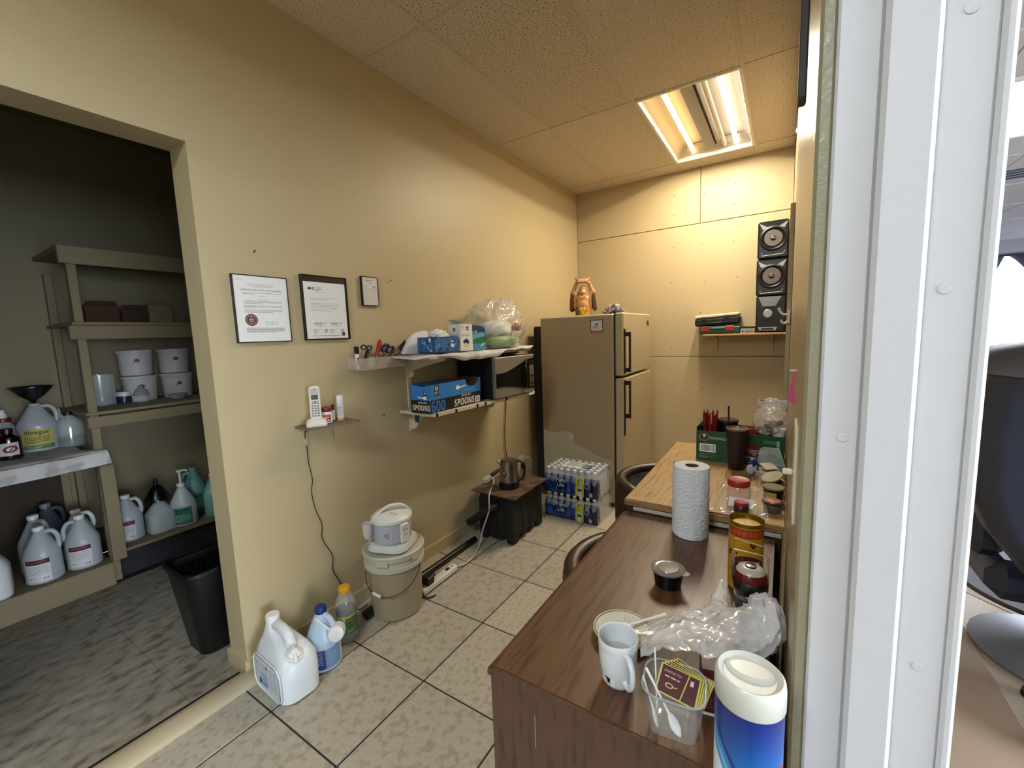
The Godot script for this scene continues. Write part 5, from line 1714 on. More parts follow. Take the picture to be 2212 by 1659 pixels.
func bucket_and_pot() -> void:
	var t := thing("paint_bucket", "large cream plastic bucket with lid and wire handle against the wall", "bucket", Vector3(0.206, 0.001, -1.4065))
	var m := mk("bucket_cream", Color(0.60, 0.545, 0.45), 0.42)
	var top := mk("bucket_lid", Color(0.72, 0.70, 0.63), 0.45)
	part("body", L([[0.120, 0.0], [0.127, 0.006], [0.139, 0.262]], 40), m, t)
	part("collar", L([[0.139, 0.262], [0.152, 0.268], [0.1525, 0.288], [0.146, 0.292], [0.144, 0.325]], 40), top, t)
	part("lid", L([[0.147, 0.318], [0.154, 0.322], [0.157, 0.348], [0.150, 0.352], [0.140, 0.345], [0.02, 0.343]], 40), top, t)
	for a in [0.25, 1.45, 2.9]:
		part("lid_tab", around(0.158, 0.308, 0.342, a, a + 0.4, 6), top, t)
	# bail handle resting low on the front
	var arc := []
	for i in 19:
		var a := lerpf(-0.95, 2.0, i / 18.0)
		var k := sin(PI * i / 18.0)
		arc.append(Vector3(sin(a) * (0.143 + 0.012 * k), 0.278 - 0.125 * pow(k, 0.7), cos(a) * (0.143 + 0.012 * k)))
	part("bail_wire", TB(arc, 0.0022, 6), mk("wire_dark", Color(0.20, 0.18, 0.15), 0.4, 0.6), t)
	part("bail_grip", TB([arc[6], arc[8]], 0.0075, 10), mats["white_plastic"], t)
	# white square stand and the electric pot
	var s := thing("pot_stand", "white square plastic stand between the bucket and the electric pot", "stand", Vector3(0.206, 0.354, -1.4065), 0.35)
	var w := mk("pot_white", Color(0.80, 0.80, 0.78), 0.4)
	var st := S()
	rstack(st, [[0.215, 0.205, 0.05, 0.0], [0.215, 0.205, 0.05, 0.006], [0.205, 0.195, 0.05, 0.032], [0.19, 0.18, 0.05, 0.034]], 2)
	part("plate", st, w, s)
	var pot := thing("electric_pot", "white electric rice pot with carrying handle and drip cup on the bucket", "rice cooker", Vector3(0.206, 0.389, -1.4065), 0.35)
	part("body", L([[0.088, 0.0], [0.094, 0.006], [0.098, 0.105]], 36), mk("pot_grey", Color(0.66, 0.68, 0.72), 0.4), pot)
	part("lid", L([[0.098, 0.1055], [0.104, 0.108], [0.103, 0.122], [0.085, 0.138], [0.05, 0.149], [0.01, 0.152]], 36), w, pot)
	part("handle", TB(smooth_path([Vector3(-0.068, 0.112, 0.078), Vector3(-0.050, 0.142, 0.056), Vector3(-0.005, 0.174, 0.012), Vector3(0.045, 0.166, -0.035), Vector3(0.074, 0.118, -0.072)], 6), 0.0115, 8, 0.6), w, pot)
	st = S()
	rstack(st, [[0.030, 0.030, 0.012, 0.028], [0.046, 0.044, 0.016, 0.05], [0.050, 0.050, 0.018, 0.108], [0.046, 0.046, 0.016, 0.108], [0.040, 0.040, 0.014, 0.06]], 5)
	part("drip_cup", st, mk("cup_clear", Color(0.74, 0.74, 0.74), 0.25), pot, Vector3(-0.088, 0, 0.083))
	st = S(-1)
	box(st, Vector3(0.0924, 0.054, 0.0436), Vector3(0.050, 0.098, 0.014), 0.005, Basis(Vector3.UP, 1.13))
	part("control_panel", st, w, pot)
	var p := Print.new(150, 280, Color(0.80, 0.80, 0.78))
	p.words(30, 30, 90, 1, 12, 10, Color(0.5, 0.5, 0.5))
	p.oval(46, 78, 12, 14, Color(0.05, 0.05, 0.05))
	p.oval(104, 78, 12, 14, Color(0.05, 0.05, 0.05))
	p.words(24, 110, 100, 1, 12, 8, Color(0.55, 0.55, 0.55))
	p.rect(46, 150, 62, 60, Color(0.60, 0.60, 0.60))
	p.rect(52, 178, 50, 26, Color(0.85, 0.85, 0.84))
	var cp := part("printed_panel", card(0.046, 0.092, Vector3(0, 0.054, 0.1103)), paint("pot_panel", p.tex(), 0.45), pot)
	cp.rotation.y = 1.13
	p = Print.new(160, 160, Color(0.66, 0.68, 0.72))
	for i in 16:
		p.oval(70 + p.r.randf_range(-36, 40), 96 + p.r.randf_range(-40, 30), 9, 7, [Color(0.62, 0.22, 0.25), Color(0.55, 0.38, 0.42), Color(0.72, 0.40, 0.40)][i % 3], i)
	p.curve([[60, 130], [90, 90], [110, 40], [130, 28]], 3, Color(0.4, 0.42, 0.42))
	part("printed_flowers", around(0.0987, 0.024, 0.085, -0.02, 0.52, 8), paint("pot_flowers", p.tex(), 0.4), pot)
	part("lid_scrawl", scrawl(), mk("scrawl", Color(0.36, 0.36, 0.36), 0.6), pot, Vector3(0.035, 0.153, 0.045))

func scrawl() -> SurfaceTool:
	var st := S(-1)
	for i in 7:
		box(st, Vector3(-0.025 + i * 0.008, -0.0035 * absf(i - 3.0) * 0.5, 0.006 * sin(i * 2.3)), Vector3(0.002, 0.001, 0.010), 0.0, Basis(Vector3.UP, i * 0.9))
	return st

func grease_box() -> void:
	var t := thing("grease_trap_box", "black ribbed plastic box with a thin brown board lying on top", "bin", Vector3(0.26, 0, -2.45))
	var m := mk("trap_black", Color(0.028, 0.025, 0.022), 0.6)
	var hx := 0.138
	var hz := 0.198
	part("body", bx(Vector3(-hx, 0.035, -hz), Vector3(hx, 0.345, hz), 0.012), m, t)
	for s in [[-1, 1], [1, 1], [1, -1], [-1, -1]]:
		part("corner_foot", bx(Vector3(s[0] * 0.112 - 0.032, 0.0, s[1] * 0.165 - 0.04), Vector3(s[0] * 0.112 + 0.032, 0.30, s[1] * 0.165 + 0.04), 0.012), m, t)
	for z in [-0.055, 0.05]:
		part("rib", bx(Vector3(hx - 0.01, 0.02, z - 0.03), Vector3(hx + 0.008, 0.33, z + 0.03), 0.008), m, t)
	part("rib", bx(Vector3(-0.05, 0.02, hz - 0.01), Vector3(0.05, 0.33, hz + 0.008), 0.008), m, t)
	part("port_ring", L([[0.034, 0.0], [0.040, 0.0], [0.040, 0.012], [0.034, 0.014], [0.028, 0.004]], 20, Transform3D(Basis(Vector3.RIGHT, PI / 2), Vector3(0.035, 0.275, hz + 0.004))), mats["black_matte"], t)
	part("drain_elbow", TB(smooth_path([Vector3(0.03, 0.270, hz - 0.005), Vector3(0.01, 0.262, hz + 0.035), Vector3(-0.06, 0.215, hz + 0.055), Vector3(-0.15, 0.145, hz + 0.05), Vector3(-0.20, 0.110, hz + 0.04)], 6), 0.028, 14), mk("elbow_grey", Color(0.045, 0.045, 0.043), 0.5), t)
	var b := thing("cover_board", "thin brown square board lying on the black ribbed box", "board", Vector3(0.273, 0.346, -2.43))
	var st := S(-1)
	prism(st, P2([[-0.182, -0.222], [0.182, -0.228], [0.178, 0.222], [-0.186, 0.224]]), 0.0, 0.008, Transform3D(Basis(Vector3(1, 0, 0), Vector3(0, 0, -1), Vector3(0, 1, 0)), Vector3.ZERO))
	var bm := mk("board_brown", Color(0.36, 0.285, 0.21), 0.55)
	bm.albedo_texture = ntex(fnl(0.012, 81, 5), [Color(0.62, 0.60, 0.58), Color(1, 1, 1)], [0.25, 0.6], 256)
	triplanar(bm, Vector3(3, 3, 3))
	part("board", st, bm, b)
	# kettle
	var k := thing("electric_kettle", "brushed steel electric kettle with black handle and base on the brown board", "kettle", Vector3(0.296, 0.3545, -2.38), 0.25)
	part("base", L([[0.070, 0.0], [0.072, 0.003], [0.070, 0.045], [0.067, 0.046]], 32), mats["black_plastic"], k)
	part("body", L([[0.067, 0.0465], [0.067, 0.05], [0.060, 0.175], [0.058, 0.188]], 36), mats["steel"], k)
	part("lid", L([[0.056, 0.1885], [0.055, 0.194], [0.045, 0.199], [0.004, 0.200]], 30), mk("kettle_lid", Color(0.42, 0.36, 0.30), 0.3, 0.8), k)
	part("spout", TB([Vector3(-0.048, 0.165, 0.018), Vector3(-0.064, 0.183, 0.024), Vector3(-0.072, 0.196, 0.027)], [0.014, 0.011, 0.006], 10), mats["steel"], k)
	part("handle", TB(smooth_path([Vector3(0.052, 0.186, -0.01), Vector3(0.085, 0.186, -0.014), Vector3(0.108, 0.160, -0.018), Vector3(0.108, 0.095, -0.018), Vector3(0.092, 0.062, -0.015), Vector3(0.064, 0.052, -0.01)], 6), 0.012, 10, 0.8), mats["black_plastic"], k)
	part("water_gauge", bx(Vector3(0.060, 0.085, -0.016), Vector3(0.068, 0.165, -0.004), 0.002), mk("gauge", Color(0.55, 0.52, 0.48), 0.2), k)
	var p := Print.new(140, 150, Color(0.58, 0.55, 0.51))
	p.oval(70, 75, 66, 72, Color(0.02, 0.02, 0.02))
	p.words(36, 34, 68, 1, 20, 14, Color(0.8, 0.8, 0.8))
	p.words(40, 62, 62, 1, 20, 16, Color(0.8, 0.8, 0.8))
	p.words(36, 102, 68, 2, 14, 6, Color(0.6, 0.6, 0.6))
	part("printed_badge", around(0.0665, 0.085, 0.135, -0.55, 0.12, 8, 0.0645), paint("kettle_badge", p.tex(), 0.35), k)

func floor_cords() -> void:
	# black pole lying along the wall
	var t := thing("black_pole", "black metal pole lying on the floor along the left wall", "pole", Vector3(0.135, 0.022, -1.72))
	part("shaft", TB([Vector3(0.005, 0, 0.36), Vector3(0.0, 0, -0.45)], 0.020, 12), mk("pole_black", Color(0.02, 0.02, 0.022), 0.35), t)
	part("clamp", bx(Vector3(0.01, -0.018, 0.0), Vector3(0.055, 0.006, 0.06), 0.006), mats["black_plastic"], t)
	part("tip", TB([Vector3(0.0055, 0, 0.47), Vector3(0.005, 0, 0.36)], 0.026, 12), mats["black_plastic"], t)
	# power strip with a transformer plug and its white cord
	var s := thing("power_strip", "white power strip on the floor beyond the cream bucket", "power strip", Vector3(0.243, 0.001, -1.685), 0.03)
	part("housing", bx(Vector3(-0.024, 0, -0.15), Vector3(0.024, 0.036, 0.15), 0.006), mats["white_plastic"], s)
	part("rocker_switch", bx(Vector3(-0.010, 0.0361, -0.095), Vector3(0.010, 0.041, -0.065), 0.002), mk("switch_red", Color(0.16, 0.03, 0.03), 0.4), s)
	part("indicator", bx(Vector3(-0.006, 0.0361, -0.13), Vector3(0.006, 0.039, -0.115), 0.002), mk("indicator", Color(0.45, 0.43, 0.42), 0.3), s)
	for z in [-0.03, 0.03]:
		for x in [-0.006, 0.004]:
			part("socket_slot", bx(Vector3(x, 0.0361, z - 0.006), Vector3(x + 0.0015, 0.0364, z + 0.006)), mats["black_matte"], s)
	var a := thing("adapter_plug", "black transformer plug in the floor power strip", "adapter", Vector3(0.243, 0.037, -1.60), 0.03)
	part("block", bx(Vector3(-0.030, 0, -0.028), Vector3(0.026, 0.048, 0.028), 0.006), mats["black_plastic"], a)
	part("lead", TB(smooth_path([Vector3(0.0, 0.02, 0.028), Vector3(0.01, 0.0, 0.07), Vector3(0.06, -0.03, 0.07), Vector3(0.075, -0.033, 0.02), Vector3(0.05, -0.033, 0.06), Vector3(-0.02, -0.032, 0.10)], 5), 0.0025, 6), mats["cord_black"], a)
	var c := thing("white_cord", "white power cord rising from the floor strip onto the board on the black box", "cord", Vector3.ZERO)
	part("wire", TB(smooth_path([Vector3(0.240, 0.018, -1.836), Vector3(0.262, 0.008, -1.90), Vector3(0.245, 0.008, -2.02), Vector3(0.205, 0.02, -2.13), Vector3(0.205, 0.11, -2.175), Vector3(0.255, 0.245, -2.185), Vector3(0.256, 0.33, -2.188), Vector3(0.248, 0.366, -2.215), Vector3(0.205, 0.362, -2.30), Vector3(0.150, 0.375, -2.40), Vector3(0.11, 0.378, -2.42)], 6), 0.0055, 8), mk("cord_white", Color(0.72, 0.69, 0.62), 0.5), c)
	var o := thing("outlet_strip", "dirty white multi outlet bar lying on the brown board behind the kettle", "power strip", Vector3(0.085, 0.3545, -2.47), 0.10)
	part("housing", bx(Vector3(-0.022, 0, -0.12), Vector3(0.022, 0.034, 0.13), 0.005), mk("bar_cream", Color(0.66, 0.62, 0.52), 0.5), o)
	part("grey_plug", TB([Vector3(0.018, 0.040, 0.04), Vector3(0.012, 0.038, -0.09)], 0.014, 8), mk("plug_grey", Color(0.14, 0.14, 0.13), 0.5), o)
	# wall outlet with adapters near the fridge
	var w := thing("wall_outlet", "cream wall outlet with plugs hanging from it beside the fridge", "outlet", Vector3(0, 0.31, -3.02), PI / 2)
	part("plate", bx(Vector3(-0.038, -0.06, 0), Vector3(0.038, 0.06, 0.006), 0.003), mats["cream_plastic"], w)
	part("brown_plug", bx(Vector3(-0.02, -0.05, 0.0061), Vector3(0.012, 0.0, 0.04), 0.005), mk("plug_brown", Color(0.10, 0.06, 0.04), 0.5), w)
	part("white_lead", TB(smooth_path([Vector3(-0.01, 0.03, 0.01), Vector3(0.01, 0.05, 0.05), Vector3(0.05, 0.03, 0.07), Vector3(0.07, -0.06, 0.05)], 5), 0.004, 6), mats["cord_white"], w)
	var h := thing("hair_tie", "thin dark hair tie lying on the floor tile near the pole", "hair tie", Vector3(0.255, 0.001, -1.99))
	var ring := []
	for i in 17:
		var ang := TAU * i / 16.0
		ring.append(Vector3(0.028 * cos(ang), 0.002, 0.020 * sin(ang)))
	part("band", TB(ring, 0.0013, 5), mk("band_dark", Color(0.14, 0.13, 0.12), 0.7), h)

func water_packs() -> void:
	var r := 0.0262
	var st := S()
	lathe(st, [[0.022, 0.0], [r, 0.006], [r, 0.05], [r - 0.002, 0.055], [r, 0.06], [r, 0.125], [0.021, 0.148], [0.0125, 0.168], [0.012, 0.178]], 12)
	var bottle := mesh_of(st)
	st = S()
	lathe(st, [[0.0135, 0.176], [0.0145, 0.177], [0.0145, 0.190], [0.0125, 0.194], [0.003, 0.195]], 10)
	var cap := mesh_of(st)
	var bm := clear("bottle_pet", Color(0.93, 0.96, 1.0), 0.22, 0.06)
	var cm := mk("cap_white", Color(0.78, 0.80, 0.82), 0.4)
	var p := Print.new(1000, 340, Color(0.07, 0.14, 0.36))
	for i in 40:
		p.oval(p.r.randf_range(0, 560), p.r.randf_range(60, 330), p.r.randf_range(30, 90), p.r.randf_range(20, 50), [Color(0.10, 0.22, 0.45), Color(0.14, 0.28, 0.50), Color(0.06, 0.15, 0.38)][i % 3], 0.5)
	p.oval(140, 70, 60, 22, Color(0.40, 0.48, 0.25), 0.3)
	p.oval(160, 120, 50, 16, Color(0.35, 0.45, 0.28), 0.4)
	p.oval(320, 150, 105, 120, Color(0.03, 0.05, 0.20))
	p.text("Pure", 320, 128, 66, Color(0.85, 0.88, 0.92), false, 1, 1.0)
	p.text("Life", 320, 218, 66, Color(0.85, 0.88, 0.92), false, 1, 1.0)
	p.rect(600, 0, 150, 340, Color(0.66, 0.64, 0.10))
	p.text("40", 676, 74, 56, Color(0.05, 0.06, 0.12), true, 1, 1.2)
	p.words(625, 92, 100, 2, 16, 8, Color(0.2, 0.2, 0.1))
	p.oval(676, 230, 44, 80, Color(0.66, 0.70, 0.74))
	p.rect(636, 200, 80, 46, Color(0.16, 0.22, 0.45))
	p.rect(640, 270, 72, 70, Color(0.72, 0.76, 0.80))
	p.rect(750, 0, 250, 340, Color(0.035, 0.05, 0.20))
	p.oval(808, 130, 52, 60, Color(0.55, 0.58, 0.66))
	p.oval(808, 130, 42, 50, Color(0.18, 0.20, 0.36))
	p.rect(850, 250, 60, 70, Color(0.60, 0.62, 0.68))
	paint("water_front", p.tex(), 0.22)
	p = Print.new(512, 300, Color(0.80, 0.81, 0.82))
	p.text("PURIFIED WATER", 256, 90, 44, Color(0.25, 0.27, 0.32), true, 1, 0.8)
	p.words(60, 120, 330, 3, 34, 18, Color(0.35, 0.36, 0.4))
	p.rect(380, 60, 132, 200, Color(0.20, 0.26, 0.36))
	p.words(394, 90, 100, 4, 36, 18, Color(0.7, 0.72, 0.76))
	paint("water_top", p.tex(), 0.25)
	for lay in 2:
		var t := thing("water_pack", ("upper" if lay else "lower") + " shrink wrapped blue pack of small water bottles beside the fridge", "water pack", Vector3(0.568, 0.001 + lay * 0.197, -2.93), -0.02 + lay * 0.03)
		for i in 8:
			for k in 5:
				if lay == 0 and k > 0 and i < 7:
					continue
				var at := Vector3(-0.189 + i * 0.054, 0, 0.112 - k * 0.056)
				var b := part_mesh("bottle", bottle, bm, t, at)
				part_mesh("cap", cap, cm, b)
		# printed shrink sleeve: follows the bottles along the front, wraps both ends
		var g := []
		for i in 65:
			var s := i / 64.0
			var x := lerpf(-0.217, 0.217, s)
			var row := []
			for j in 6:
				var k := j / 5.0
				var scal := 0.006 * absf(sin(PI * (x + 0.216) / 0.054))
				row.append(Vector3(x, 0.004 + 0.138 * k, 0.136 + scal * (1.0 - 0.6 * k) - 0.02 * pow(k, 6)))
			g.append(row)
		st = S()
		sheet(st, g)
		part("printed_sleeve", st, mats["water_front"], t)
		g = []
		for i in 25:
			var s := i / 24.0
			var row := []
			for j in 10:
				var k := j / 9.0
				row.append(Vector3(0.219 + 0.005 * sin(s * 23.0 + k * 6.0) + 0.004 * sin(k * 17.0 + s * 5.0), 0.004 + 0.165 * k, lerpf(0.138, -0.142, s)))
			g.append(row)
		st = S()
		sheet(st, g)
		part("end_film", st, mats["clear_film"], t)
		part("blue_corner", bx(Vector3(0.2165, 0.004, 0.09), Vector3(0.2185, 0.135, 0.137)), mk("sleeve_navy", Color(0.035, 0.05, 0.20), 0.25), t)
		if lay == 1:
			g = []
			for i in 33:
				var row := []
				for j in 17:
					var u := i / 32.0
					var w := j / 16.0
					row.append(Vector3(lerpf(-0.215, 0.215, u), 0.1965 - 0.007 * absf(sin(PI * u * 8.0)) - 0.006 * absf(sin(PI * w * 5.0)), lerpf(0.137, -0.140, w)))
				g.append(row)
			st = S()
			sheet(st, g)
			part("top_film", st, mats["clear_film"], t)
			g = []
			for i in 25:
				var row := []
				for j in 9:
					var u := i / 24.0
					var w := j / 8.0
					row.append(Vector3(lerpf(-0.10, 0.12, u), 0.199 - 0.004 * absf(sin(PI * u * 4.0)), lerpf(0.085, -0.06, w)))
				g.append(row)
			st = S()
			sheet(st, g)
			part("printed_top", st, mats["water_top"], t)

# ------------------------------------------------------------------ fridge and what stands on it
func fridge_group() -> void:
	var t := thing("refrigerator", "tall almond coloured two door refrigerator with black handles and a peeling stained side", "refrigerator", Vector3(0.142, 0, -3.168))
	var al := mk("almond", Color(0.66, 0.595, 0.475), 0.36)
	al.normal_enabled = true
	al.normal_texture = mats["wall_paint"].normal_texture
	al.normal_scale = 0.08
	triplanar(al, Vector3(7, 7, 7))
	var dk := mk("gasket", Color(0.10, 0.085, 0.07), 0.7)
	part("cabinet", bx(Vector3(0, 0.03, -0.765), Vector3(0.640, 1.548, 0), 0.010), al, t)
	part("gasket", bx(Vector3(0.6405, 0.06, -0.76), Vector3(0.652, 1.545, -0.006)), dk, t)
	part("freezer_door", bx(Vector3(0.6525, 1.066, -0.768), Vector3(0.718, 1.553, 0.002), 0.010), al, t)
	part("lower_door", bx(Vector3(0.6525, 0.085, -0.768), Vector3(0.718, 1.050, 0.002), 0.010), al, t)
	part("kick_plate", bx(Vector3(0.60, 0.012, -0.75), Vector3(0.66, 0.08, -0.01), 0.004), dk, t)
	part("rear_coil_panel", bx(Vector3(-0.085, 0.06, -0.74), Vector3(-0.001, 1.475, -0.03), 0.01), mk("coil_brown", Color(0.12, 0.095, 0.07), 0.8), t)
	for q in [[1.085, 1.43], [0.60, 1.035]]:
		part("handle_strip", bx(Vector3(0.7181, q[0], -0.032), Vector3(0.727, q[1], -0.006), 0.003), mk("handle_dark", Color(0.06, 0.045, 0.035), 0.35), t)
	for q in [[1.095, 1.405], [0.735, 1.03]]:
		var h := part("handle", bx(Vector3(0.750, q[0], -0.047), Vector3(0.764, q[1], -0.023), 0.004), mk("handle_dark", Color(0.06, 0.045, 0.035), 0.35), t)
		for y in [q[0] + 0.018, q[1] - 0.018]:
			part("handle_mount", bx(Vector3(0.7271, y - 0.016, -0.047), Vector3(0.7499, y + 0.016, -0.023), 0.002), mats["handle_dark"], h)
	part("badge", bx(Vector3(0.7181, 1.455, -0.70), Vector3(0.7215, 1.495, -0.65), 0.001), mats["handle_dark"], t)
	# the side towards the room: peeled film along the bottom and a brown stain
	var p := Print.new(400, 960, Color(0.60, 0.535, 0.42))
	for i in 26:
		p.oval(p.r.randf_range(6, 30), p.r.randf_range(420, 640), p.r.randf_range(4, 14), p.r.randf_range(30, 70), Color(0.56, 0.485, 0.355))
	p.pts([[0, 606], [30, 618], [80, 622], [110, 610], [150, 612], [172, 628], [168, 660], [190, 672], [250, 690], [300, 720], [400, 740], [400, 960], [0, 960]], Color(0.68, 0.64, 0.545))
	p.pts([[150, 612], [186, 626], [174, 662], [162, 650]], Color(0.74, 0.71, 0.62))
	part("side_skin", card(0.618, 1.49, Vector3(0.318, 0.79, 0.0008)), paint("fridge_side", p.tex(), 0.4), t)
	# sticker
	p = Print.new(200, 200, Color(0.78, 0.78, 0.77))
	p.rect(0, 0, 200, 12, Color(0.16, 0.10, 0.10))
	p.rect(0, 0, 12, 200, Color(0.16, 0.10, 0.10))
	p.rect(188, 0, 12, 200, Color(0.30, 0.10, 0.10))
	p.rect(0, 168, 200, 32, Color(0.58, 0.10, 0.10))
	p.rect(78, 58, 16, 36, Color(0.1, 0.1, 0.1))
	p.rect(106, 58, 16, 36, Color(0.1, 0.1, 0.1))
	p.line(84, 84, 116, 66, 10, Color(0.1, 0.1, 0.1))
	p.words(40, 106, 120, 2, 14, 8, Color(0.2, 0.2, 0.2))
	p.words(50, 140, 100, 1, 14, 6, Color(0.5, 0.5, 0.5))
	p.words(20, 178, 160, 1, 10, 8, Color(0.8, 0.6, 0.6))
	var s := thing("square_sticker", "square white sticker with a dark border and red strip on the refrigerator side", "sticker", Vector3(0.648, 1.457, -3.1665))
	part("paper", bx(Vector3(-0.052, -0.05, 0.0), Vector3(0.052, 0.05, 0.0006)), mats["white_paper"], s)
	part("printed_face", card(0.104, 0.10, Vector3(0, 0, 0.0009)), paint("sticker_face", p.tex(), 0.45), s)
	statue()
	var b := thing("ribbon_bow", "puffy purple and white ribbon bow on top of the refrigerator", "bow", Vector3(0.668, 1.5495, -3.52))
	for i in 90:
		var a := rng.randf_range(0, TAU)
		var e := rng.randf_range(0.1, 1.45)
		var d := Vector3(cos(a) * cos(e) * 1.2, sin(e) * 0.95, sin(a) * cos(e))
		var tip := d * rng.randf_range(0.060, 0.085) + Vector3(0, 0.008, 0)
		var side := d.cross(Vector3.UP).normalized() * 0.012
		part("ribbon_loop", TB(smooth_path([Vector3(0, 0.012, 0), tip * 0.6 + side, tip + side * 0.3, tip - side * 0.6, tip * 0.55 - side], 3), 0.008, 5, 0.35), mk("ribbon_%d" % (i % 3), [Color(0.78, 0.74, 0.74), Color(0.30, 0.25, 0.36), Color(0.62, 0.57, 0.62)][i % 3], 0.45), b)

# signed-distance figure: capsules [a, b, ra, rb] melted together and skinned
func melt(caps: Array, k: float, cell: float) -> SurfaceTool:
	var lo := Vector3.INF
	var hi := -Vector3.INF
	for c in caps:
		var m := maxf(c[2], c[3]) + k + cell * 2.0
		for p in [c[0], c[1]]:
			lo = lo.min(p - Vector3.ONE * m)
			hi = hi.max(p + Vector3.ONE * m)
	var n := Vector3i(((hi - lo) / cell).ceil()) + Vector3i.ONE
	var f := PackedFloat32Array()
	f.resize(n.x * n.y * n.z)
	for z in n.z:
		for y in n.y:
			for x in n.x:
				var p := lo + Vector3(x, y, z) * cell
				var d := 1.0
				for c in caps:
					var ab: Vector3 = c[1] - c[0]
					var l := ab.length_squared()
					var h: float = clampf((p - c[0]).dot(ab) / l, 0.0, 1.0) if l > 0.0 else 0.0
					var e: float = (p - c[0] - ab * h).length() - lerpf(c[2], c[3], h)
					var w := maxf(k - absf(d - e), 0.0) / k
					d = minf(d, e) - w * w * k * 0.25
				f[x + n.x * (y + n.y * z)] = d
	var idx := {}
	var pts := []
	var off := [1, n.x, n.x * n.y]
	for z in n.z - 1:
		for y in n.y - 1:
			for x in n.x - 1:
				var b := x + n.x * (y + n.y * z)
				var s := Vector3.ZERO
				var cnt := 0
				for ax in 3:
					var u: int = off[(ax + 1) % 3]
					var v: int = off[(ax + 2) % 3]
					for q in 4:
						var i0: int = b + (u if q & 1 else 0) + (v if q & 2 else 0)
						var a0 := f[i0]
						var a1 := f[i0 + off[ax]]
						if (a0 < 0.0) != (a1 < 0.0):
							var p := Vector3.ZERO
							p[ax] = a0 / (a0 - a1)
							if q & 1:
								p[(ax + 1) % 3] = 1.0
							if q & 2:
								p[(ax + 2) % 3] = 1.0
							s += p
							cnt += 1
				if cnt:
					idx[b] = pts.size()
					pts.append(lo + (Vector3(x, y, z) + s / cnt) * cell)
	var st := S(1)
	for z in range(1, n.z - 1):
		for y in range(1, n.y - 1):
			for x in range(1, n.x - 1):
				var b := x + n.x * (y + n.y * z)
				for ax in 3:
					var a0 := f[b]
					var a1 := f[b + off[ax]]
					if (a0 < 0.0) == (a1 < 0.0):
						continue
					var u: int = off[(ax + 1) % 3]
					var v: int = off[(ax + 2) % 3]
					var p0: Vector3 = pts[idx[b - u - v]]
					var p1: Vector3 = pts[idx[b - v]]
					var p2: Vector3 = pts[idx[b]]
					var p3: Vector3 = pts[idx[b - u]]
					if a0 < 0.0:
						quad(st, p0, p1, p2, p3)
					else:
						quad(st, p3, p2, p1, p0)
	return st

